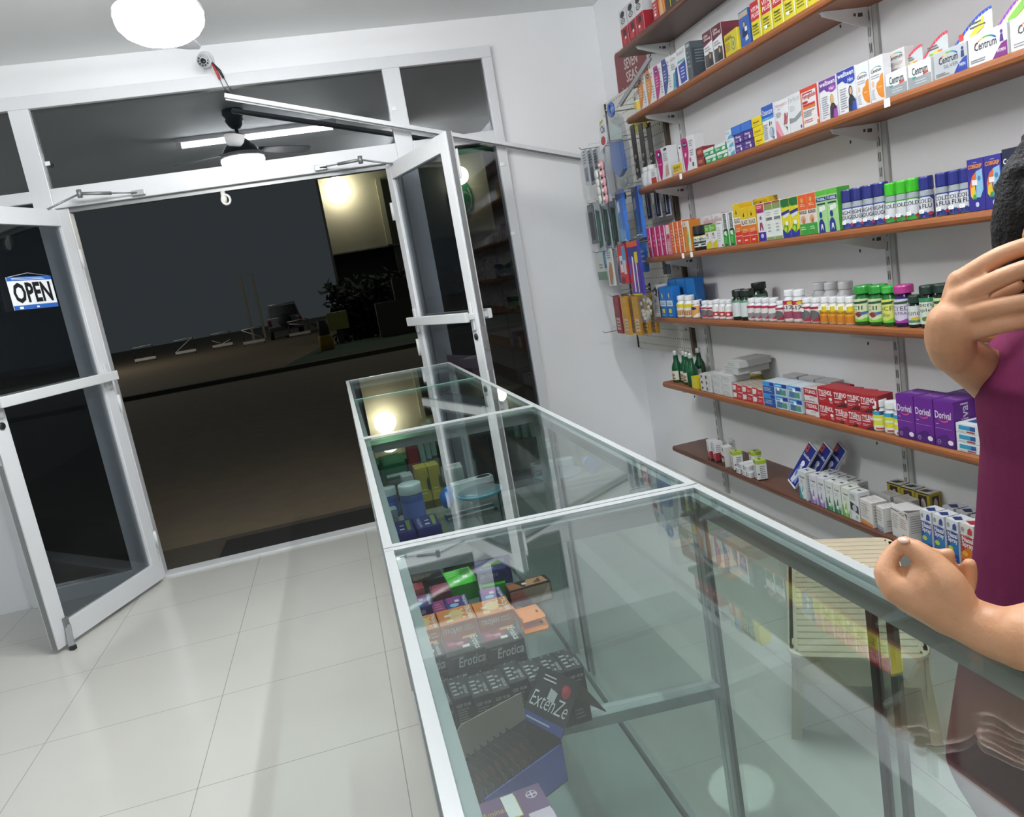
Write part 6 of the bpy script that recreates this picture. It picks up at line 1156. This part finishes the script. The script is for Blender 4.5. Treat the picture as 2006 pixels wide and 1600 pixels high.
# left arm (nearer): upper arm, forearm over the counter rim
LS = (.915, .565, 1.14)
limb(b, [LS, (.80, .465, 1.06), (.665, .485, .995)], [.056, .046, .036], SK)
limb(b, [(.665, .485, .995), (.600, .508, 1.006), (0.5430, 0.5312, 1.0005)], [.036, .032, .0285], SK)
limb(b, [(0.5401, 0.5283, 1.0002), (0.5326, 0.5516, 0.9988), (0.5213, 0.5729, 1.0056)], [0.0285, 0.0251, 0.0223], SK)
limb(b, [(0.5213, 0.5729, 1.0056), (0.5094, 0.5860, 1.0155), (0.4736, 0.6061, 1.0358)], [0.0223, 0.0229, 0.0140], SK)
limb(b, [(0.5213, 0.5729, 1.0056), (0.5119, 0.5891, 1.0109), (0.4911, 0.6126, 1.0193)], [0.0223, 0.0229, 0.0140], SK)
limb(b, [(0.5213, 0.5729, 1.0056), (0.5191, 0.5910, 1.0054), (0.5097, 0.6148, 1.0045)], [0.0223, 0.0213, 0.0140], SK)
limb(b, [(0.5213, 0.5729, 1.0056), (0.5263, 0.5928, 0.9999), (0.5303, 0.6136, 0.9971)], [0.0217, 0.0195, 0.0127], SK)
b.ball((0.5041, 0.5991, 1.0330), (.028, .026, .026), SK); b.ball((0.5122, 0.5870, 1.0239), (.027, .025, .026), SK)
limb(b, [(0.5152, 0.5735, 1.0165), (0.5092, 0.5821, 1.0424), (0.5065, 0.5943, 1.0575), (0.5012, 0.6063, 1.0690), (0.4964, 0.6171, 1.0747)], [0.0187, 0.0183, 0.0140, 0.0106, 0.0078], SK)      # thumb
limb(b, [(0.4736, 0.6061, 1.0358), (0.4720, 0.6176, 1.0486), (0.4851, 0.6241, 1.0612), (0.4960, 0.6234, 1.0700)], [0.0140, 0.0108, 0.0092, 0.0075], SK)   # index
limb(b, [(0.5013, 0.6195, 1.0204), (0.5317, 0.6439, 1.0198), (0.5499, 0.6507, 1.0297), (0.5572, 0.6504, 1.0365)], [0.0119, 0.0098, 0.0088, 0.0075], SK)   # middle
limb(b, [(0.5161, 0.6189, 1.0100), (0.5529, 0.6419, 1.0091), (0.5660, 0.6460, 1.0226), (0.5679, 0.6435, 1.0355)], [0.0119, 0.0098, 0.0091, 0.0078], SK)   # ring
limb(b, [(0.5284, 0.6109, 1.0043), (0.5681, 0.6275, 0.9963), (0.5805, 0.6315, 1.0085), (0.5815, 0.6300, 1.0253)], [0.0110, 0.0092, 0.0085, 0.0073], SK)   # little
# right arm (further), hand raised against the hair
RS = (.93, .885, 1.14)
limb(b, [RS, (.985, .93, 1.11), (.968, .905, 1.065)], [.055, .046, .040], SK)
limb(b, [(.968, .905, 1.065), (.900, .880, 1.115), (.836, .860, 1.160), (.772, .840, 1.202)], [.040, .039, .033, .0275], SK)
limb(b, [(.772, .840, 1.200), (.760, .829, 1.222), (.757, .822, 1.240)], [.028, .031, .031], SK)
for q in ((.772, .822, 1.292, .0150), (.766, .810, 1.273, .0150), (.760, .806, 1.251, .0145), (.762, .808, 1.229, .0135)): limb(b, [(.762, .830, 1.222), q[:3]], [.024, q[3]], SK)
b.ball((.762, .817, 1.252), (.018, .016, .036), SK)
limb(b, [(.772, .822, 1.292), (.806, .795, 1.316), (.845, .775, 1.326), (.882, .765, 1.327)], [.0140, .0122, .0110, .0092], SK)
limb(b, [(.766, .810, 1.273), (.790, .773, 1.293), (.828, .752, 1.303), (.872, .748, 1.305)], [.0140, .0122, .0110, .0092], SK)
limb(b, [(.760, .806, 1.251), (.778, .768, 1.259), (.812, .744, 1.262), (.850, .740, 1.260)], [.0138, .0120, .0108, .0090], SK)
limb(b, [(.762, .808, 1.229), (.776, .775, 1.235), (.802, .755, 1.238), (.834, .750, 1.236)], [.0128, .0110, .0098, .0082], SK)
limb(b, [(.778, .838, 1.222), (.812, .845, 1.245), (.840, .838, 1.262), (.862, .826, 1.270)], [.0170, .0150, .0125, .0100], SK)
body = b.build('person_body')
remesh(body, .0032, 3, .5)
person = empty('person', 'person in maroon shirt behind the counter, one hand raised to the hair', 'person', (.86, .725, 0))
body.parent = person; body.matrix_parent_inverse = Matrix.Translation((-.86, -.725, 0)); body['label'] = 'bare forearms and hands'
def wear(m, name, vox, it, label=None):
    o = m.build(name); remesh(o, vox, it); o.parent = person; o.matrix_parent_inverse = Matrix.Translation((-.86, -.725, 0))
    if label: o['label'] = label
    return o
# shirt
SH = cloth_mat('maroon_shirt_cloth', '581b3a', '6a2447')
s = MB()
prof = [(1.222, .935, .070, .110), (1.20, .928, .104, .165), (1.15, .907, .122, .190), (1.10, .908, .123, .192), (1.05, .910, .121, .190), (.95, .893, .120, .188), (.85, .876, .119, .190), (.75, .858, .122, .196), (.65, .843, .129, .204), (.58, .834, .132, .209), (.555, .830, .121, .198)]
vs = []; fs = []; seg = 36
for z, cx_, a, c in prof:
    for k in range(seg):
        t = 2 * PI * k / seg; wv = 1 + (.018 * math.sin(5 * t + z * 9) + .012 * math.sin(9 * t)) * max(0, min(1, (1.0 - z) * 2.2))
        vs.append((cx_ + a * wv * math.cos(t), .722 + c * wv * math.sin(t), z))
for i in range(len(prof) - 1):
    for k in range(seg):
        l = (k + 1) % seg; fs.append((i * seg + l, i * seg + k, (i + 1) * seg + k, (i + 1) * seg + l))
fs.append(tuple(range(seg))); fs.append(tuple(range((len(prof) - 1) * seg, len(prof) * seg))[::-1])
s.add(vs, fs, SH, True)
limb(s, [(.925, .62, 1.165), (.910, .555, 1.135), (.835, .495, 1.08)], [.060, .066, .062], SH)
limb(s, [(.935, .83, 1.165), (.945, .89, 1.14), (.982, .925, 1.115)], [.060, .064, .058], SH)
limb(s, [(.92, .70, 1.175), (.93, .775, 1.20)], [.055, .062], SH)
wear(s, 'shirt', .006, 3, 'maroon short-sleeved shirt')
c = MB(); c.tube([(.930 + .060 * math.cos(t), .782 + .055 * math.sin(t), 1.238 + .014 * math.sin(t)) for t in [i * PI / 10 for i in range(20)]], .014, mat('1c1620', .8), 8, True)
wear(c, 'collar', .004, 2, 'dark collar')
# trousers and shoes
TR = cloth_mat('dark_trouser_cloth', '1c1f2a', '2a2e3c'); t = MB()
t.ball((.85, .725, .70), (.118, .19, .11), TR, 20, 12)
for sgn_ in (-1, 1): limb(t, [(.855, .725 + sgn_ * .088, .70), (.852, .725 + sgn_ * .092, .42), (.872, .725 + sgn_ * .092, .085)], [.105, .075, .060], TR)
wear(t, 'trousers', .007, 3)
for sgn_ in (-1, 1):
    f = MB(); limb(f, [(.90, .725 + sgn_ * .09, .045), (.81, .725 + sgn_ * .10, .04), (.725, .725 + sgn_ * .108, .032)], [.045, .043, .032], mat('2a2422', .5)); f.box(.70, .94, .725 + sgn_ * .098 - .04, .725 + sgn_ * .098 + .04, 0.001, .02, mat('2a2422', .5), .006)
    wear(f, 'shoe', .005, 2)
# hair: bushy, dark
HM, nt, bb = new_mat('dark_curly_hair'); bb.inputs['Base Color'].default_value = (.012, .011, .012, 1); bb.inputs['Roughness'].default_value = .62; bb.inputs['Specular IOR Level'].default_value = .25
nz = nt.nodes.new('ShaderNodeTexNoise'); nz.inputs['Scale'].default_value = 160; nz.inputs['Detail'].default_value = 6; bp = nt.nodes.new('ShaderNodeBump'); bp.inputs['Strength'].default_value = .9; bp.inputs['Distance'].default_value = .012
tc = nt.nodes.new('ShaderNodeTexCoord'); nt.links.new(tc.outputs['Object'], nz.inputs['Vector']); nt.links.new(nz.outputs['Fac'], bp.inputs['Height']); nt.links.new(bp.outputs[0], bb.inputs['Normal'])
h = MB(); h.ball(HEAD + Vector((.008, 0, .022)), (.106, .094, .112), HM, 22, 16)
rr = random.Random(11)
for q in range(230):
    t = rr.uniform(0, 2 * PI); w = rr.uniform(-.5, 1.45); n = Vector((math.cos(w) * math.cos(t), math.cos(w) * math.sin(t), math.sin(w)))
    if n.x < -.45 and n.z < -.35 and abs(n.y) < .6: continue        # leave the lower face free
    p = HEAD + Vector((.012 + .103 * n.x, .092 * n.y, .022 + .112 * n.z)); h.ball(p, rr.uniform(.010, .019), HM, 8, 6)
limb(h, [HEAD + Vector((.05, -.06, .0)), HEAD + Vector((.03, -.072, -.08)), HEAD + Vector((.02, -.066, -.14))], [.05, .042, .022], HM)
limb(h, [HEAD + Vector((.05, .06, .0)), HEAD + Vector((.03, .072, -.08)), HEAD + Vector((.02, .066, -.14))], [.05, .042, .022], HM)
for s_ in (-1, 1):
    limb(h, [HEAD + Vector((-.07, s_ * .03, .05)), HEAD + Vector((-.078, s_ * .040, -.01)), HEAD + Vector((-.06, s_ * .054, -.075)), HEAD + Vector((-.04, s_ * .060, -.12))], [.034, .034, .028, .018], HM)
    for q in range(40):
        t = rr.uniform(0, 1); p = HEAD + Vector((-.07 + .03 * t * t, s_ * (.03 + .03 * t), .05 - .16 * t)) + Vector((rr.gauss(0, 1), rr.gauss(0, 1), rr.gauss(0, 1))).normalized() * .028; h.ball(p, rr.uniform(.009, .015), HM, 8, 6)
wear(h, 'hair', .004, 1, 'bushy black hair')
for s_ in (-1, 1):
    e = MB(); e.ball(HEAD + Vector((-.078, s_ * .030, .006)), (.010, .012, .008), mat('e8e4e0', .2)); e.ball(HEAD + Vector((-.086, s_ * .030, .006)), (.003, .005, .005), mat('2a1c14', .2)); o = e.build('eye'); o.parent = person; o.matrix_parent_inverse = Matrix.Translation((-.86, -.725, 0))
# thumb nail
n = MB(); n.ball((0.4922, 0.6129, 1.0803), (.0055, .0065, .0030), mat('e2b8a2', .25), 10, 8); o = n.build('thumb_nail'); o.parent = person; o.matrix_parent_inverse = Matrix.Translation((-.86, -.725, 0))
# ------------------------------------------------------------------ street outside
def rough_mat(name, a, c, scale, rough=.9, bump=.4):
    m, nt, b = new_mat(name)
    tc = nt.nodes.new('ShaderNodeTexCoord'); nz = nt.nodes.new('ShaderNodeTexNoise'); nz.inputs['Scale'].default_value = scale; nz.inputs['Detail'].default_value = 7
    mx = nt.nodes.new('ShaderNodeMix'); mx.data_type = 'RGBA'; mx.inputs[6].default_value = (*hexrgb(a), 1); mx.inputs[7].default_value = (*hexrgb(c), 1)
    bp = nt.nodes.new('ShaderNodeBump'); bp.inputs['Strength'].default_value = bump; bp.inputs['Distance'].default_value = .02
    nt.links.new(tc.outputs['Object'], nz.inputs['Vector']); nt.links.new(nz.outputs['Fac'], mx.inputs[0]); nt.links.new(mx.outputs[2], b.inputs['Base Color'])
    nt.links.new(nz.outputs['Fac'], bp.inputs['Height']); nt.links.new(bp.outputs[0], b.inputs['Normal']); b.inputs['Roughness'].default_value = rough
    return m
struct(MB().box(-60, 60, D + .16, 95, -.25, -.10, rough_mat('street_asphalt', '655848', '7d7058', 5)).build('street_ground'), 'dusty asphalt street in front of the shop')
struct(MB().box(-6, 8, D + .1, D + .75, -.2, -.05, rough_mat('step_concrete', '3e382f', '4c463b', 12)).build('entrance_step'), 'low concrete step outside the threshold')
mt = MB().box(-.98, .42, D + .22, D + .62, -.05, -.038, mat('1a1917', .9), .004); tag(mt.build('door_mat'), 'dark rubber mat on the step outside the entrance', 'mat')
struct(MB().box(-40, 40, 20.0, 20.4, -.10, .0, rough_mat('kerb_concrete', '4a463c', '5c574a', 6)).build('kerb_strip'), 'kerb on the far side of the street')
gr = MB(); gr.prism([(-1.5, 20.5), (9, 20.5), (9, 26), (-.5, 27)], -.10, -.03, rough_mat('green_painted_ground', '123a26', '1a4a30', 3)); struct(gr.build('green_apron'), 'green painted apron beyond the street')
# lit building across the street
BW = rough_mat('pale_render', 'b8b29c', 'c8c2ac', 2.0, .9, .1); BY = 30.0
root = empty('building', 'pale building across the street with lit upper wall', 'building', (3.6, BY, 0))
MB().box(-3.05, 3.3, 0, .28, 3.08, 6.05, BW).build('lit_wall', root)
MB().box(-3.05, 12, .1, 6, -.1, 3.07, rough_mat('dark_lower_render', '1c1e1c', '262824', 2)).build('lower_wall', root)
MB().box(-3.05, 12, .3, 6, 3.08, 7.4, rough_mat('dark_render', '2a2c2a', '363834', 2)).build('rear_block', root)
MB().box(-3.3, 4.2, -1.2, .0, 6.05, 6.25, rough_mat('green_fascia', '0f5a3a', '16714a', 1.5)).build('green_fascia', root)
MB().box(-.98, -.80, -.18, 0, 3.15, 5.6, mat('d8d4b8', .5)).build('door_jamb', root)
MB().box(-.78, .35, -.03, 0.0, -.1, 5.55, mat('5a5a4c', .6)).build('recess_panel', root)
MB().box(-3.05, 3.3, -.06, 0, 3.09, 3.14, mat('8a867a', .8)).build('ledge', root)
# round green emblem painted on the wall
em_ = MB(); EC = (2.12, -.06, 4.60)
em_.prism([(EC[0] + .5 * math.cos(t * PI / 16), EC[2] - .12 + .72 * math.sin(t * PI / 16)) for t in range(32)], EC[1], 0, mat('0d6a42', .6), 'y')
mm = lambda u, v, o: (EC[0] + (u - .5) * 1.1, EC[1] - o * 8, EC[2] + (v - .5) * 1.6)
em_.deco([('e', '14803f', .22, .93, .14, .12), ('e', '14803f', .56, .96, .15, .12), ('a', 'c9d4c0', .42, .62, .3, .2, 60, 330, .16), ('a', 'c9d4c0', .55, .4, .34, .36, 250, 400, .1), ('a', 'c9d4c0', .5, .3, .4, .28, 20, 170, .1), ('e', '5a5648', .4, .6, .13, .11)], mm)
em_.build('round_emblem', root)
LAMP = emit('floodlight_glow', (1.0, .95, .75), 16.0)
def flood(label, x, z, r):
    f = empty('floodlight', label, 'lamp', (x, BY, z), (0, 0, 0), 'floodlights on the building')
    MB().box(-.06, .06, -.35, -.07, -.03, .03, BLACK).box(-.2, .2, -.5, -.3, -.14, .14, BLACK, .02).build('lamp_housing', f)
    MB().ball((0, -.52, -.02), (r, .10, r), LAMP, 18, 12).build('lamp_glass', f)
    ld = bpy.data.lights.new('floodlight_beam', 'POINT'); ld.energy = 9; ld.color = (1, .93, .72); ld.shadow_soft_size = .25
    link('floodlight_beam', ld, f, (0, -.95, -.05))
flood('bright floodlight on the lit wall seen through the doorway', 1.18, 5.42, .42)
flood('bright floodlight above the green emblem, seen through the right pane', 5.75, 5.25, .34)
# added light with no visible source, brightens the dark lot
ld = bpy.data.lights.new('lot_fill_light', 'POINT'); ld.energy = 900; ld.color = (1, .95, .85); ld.shadow_soft_size = .3
link('lot_fill_light', ld, None, (-14, 37, 6.5))
# dark hedge and trees in front of the building: leaf clumps
def hedge(label, x0, x1, y, h, seed, n):
    rr = random.Random(seed); m = MB(); LF = [mat('16241a', .8), mat('1c2e20', .8), mat('122018', .8)]
    for q in range(n):
        c = Vector((rr.uniform(x0, x1), y + rr.uniform(-.5, .5), rr.uniform(.0, h)))
        for k in range(6):
            p = c + Vector((rr.gauss(0, .22), rr.gauss(0, .22), rr.gauss(0, .16))); a = rr.uniform(.1, .2)
            d1_ = Vector((rr.gauss(0, 1), rr.gauss(0, 1), rr.gauss(0, 1))).normalized() * a; d2_ = d1_.orthogonal().normalized() * a * .5
            m.add([p - d1_, p + d2_, p + d1_, p - d2_], [(0, 1, 2, 3)], LF[q % 3])
    r = empty('hedge', label, 'hedge', ((x0 + x1) / 2, y, 0))
    o = m.build('foliage', r, (-(x0 + x1) / 2, -y, 0))
    for q in range(5):
        x = x0 + (x1 - x0) * (q + .5) / 5 - (x0 + x1) / 2
        MB().tube([(x, 0, -.1), (x + .05, 0, h * .6)], [.05, .02], mat('2a231c', .9), 6).build('stem', r)
hedge('dark bushy hedge below the lit wall', .2, 6.4, 28.3, 1.9, 3, 900)
# parked car in the dark, seen from behind
root = empty('car', 'dark parked off-road car seen from behind', 'car', (-2.45, 43.5, -.1), (0, 0, math.radians(4)))
CARP = mat('8a8f90', .3, .3); GLS = mat('0c0f11', .1)
m = MB(); m.prism([(-.9, .45), (-.92, .95), (-.86, 1.15), (.86, 1.15), (.92, .95), (.9, .45)][::-1], -.0, 4.2, CARP, 'y'); m.prism([(-.86, 1.15), (-.72, 1.85), (.72, 1.85), (.86, 1.15)][::-1], .15, 3.0, CARP, 'y'); m.build('car_body', root)
m = MB(); m.prism([(-.76, 1.2), (-.66, 1.76), (.66, 1.76), (.76, 1.2)][::-1], .12, .15, GLS, 'y'); m.build('rear_window', root)
MB().box(-.88, .88, -.12, 0, .45, .66, mat('3a3d40', .5), .03).build('bumper', root)
for s in (-1, 1):
    MB().box(s * .82 - .07, s * .82 + .07, -.03, 0, .75, 1.05, mat('6a1c1c', .3), .01).build('tail_lamp', root)
    for y in (.8, 3.4): MB().lathe([(.36, -.1), (.38, -.08), (.38, .08), (.36, .1)], RUBBER, 20, (s * .82, y, .38), 'x').build('wheel', root)
MB().lathe([(.34, -.22), (.36, -.2), (.36, -.02)], RUBBER, 22, (0, .0, .95), 'y').build('spare_wheel', root)
MB().tube([(-.72, .2, 1.87), (.72, .2, 1.87)], .025, mat('b9bcbe', .3, .5), 6).tube([(-.86, -.01, 1.15), (.86, -.01, 1.15)], .02, mat('c9ccce', .3), 6).build('roof_rail', root)
# white trestle barriers
WB = mat('d8d8d0', .5)
def barrier(i, x, y, kind):
    r = empty('barrier', f'white parking barrier in the dark lot, {nth(i, 5)} of five', 'barrier', (x, y, -.1), (0, 0, 0), 'white parking barriers')
    MB().box(-.55, .55, -.06, .06, .1, .24, WB).build('base_rail', r)
    m = MB(); m.tube([(-.52, 0, .85), (.5, 0, .9)], .022, WB, 6)
    if kind == 1: m.tube([(.5, 0, .9), (-.5, 0, .24)], .022, WB, 6)
    if kind == 2: m.tube([(-.52, 0, .5), (.0, 0, .24)], .022, WB, 6).tube([(0, 0, .24), (.5, 0, .42)], .022, WB, 6)
    if kind == 3: m.tube([(-.52, 0, .85), (.5, 0, .3)], .022, WB, 6)
    if kind == 4: m.tube([(.5, 0, .55), (-.45, 0, .75)], .022, WB, 6)
    m.build('brace', r)
    MB().tube([(-.5, 0, 0), (-.5, 0, .85)], .02, mat('1c1c1c'), 6).tube([(.5, 0, 0), (.5, 0, .9)], .02, mat('1c1c1c'), 6).build('post', r)
for i, (x, y, k) in enumerate(((-10.35, 46, 0), (-8.2, 46, 1), (-6.2, 46, 2), (-4.1, 42, 3), (-1.75, 42, 4))): barrier(i, x, y, k)
r = empty('yellow_box', 'pale yellow cabinet box standing beyond the street', 'box', (.19, 26.6, -.1)); MB().box(-.34, .34, 0, .4, .55, 1.15, mat('b8b060', .6), .02).build('cabinet', r); MB().box(-.1, .1, .1, .3, 0, .56, mat('3a3a30')).build('stand', r); MB().box(-.7, -.34, .15, .25, .7, .78, mat('c9c8b0')).build('side_arm', r)
r = empty('yellow_bollard', 'dull yellow concrete bollard at the green apron', 'bollard', (-.30, 24.5, -.1)); MB().lathe([(.22, 0), (.22, .5), (.19, .54)], mat('b08a2a', .7), 16).build('bollard_base', r); MB().lathe([(.16, .54), (.16, 1.0)], mat('4a4438', .7), 14).build('bollard_post', r)
r = empty('low_wall', 'low pale wall block beside the green apron', 'wall block', (2.4, 26.4, -.1)); MB().box(-.9, .7, -.3, .3, 0, 1.2, mat('6a5e50', .8)).build('wall_block', r); MB().box(-.2, .5, -.25, .25, 1.2, 1.9, mat('5c5248', .8)).build('upper_block', r)
r = empty('lit_post', 'pair of faintly lit pale posts far behind the car', 'post', (-4.6, 50, -.1)); MB().box(-.35, -.2, 0, .15, 0, 4.0, mat('8a8a78', .7)).box(.35, .5, 0, .15, 0, 4.0, mat('8a8a78', .7)).build('post', r)

# ------------------------------------------------------------------ light and picture settings
w = bpy.data.worlds.new('night_sky'); SC.world = w; w.use_nodes = True
bg = w.node_tree.nodes['Background']; bg.inputs['Color'].default_value = (.020, .024, .027, 1); bg.inputs['Strength'].default_value = 1.0
SC.view_settings.view_transform = 'Standard'; SC.view_settings.look = 'None'; SC.view_settings.gamma = 1.0
SC.view_settings.use_curve_mapping = False; SC.view_settings.exposure = EXPOSURE
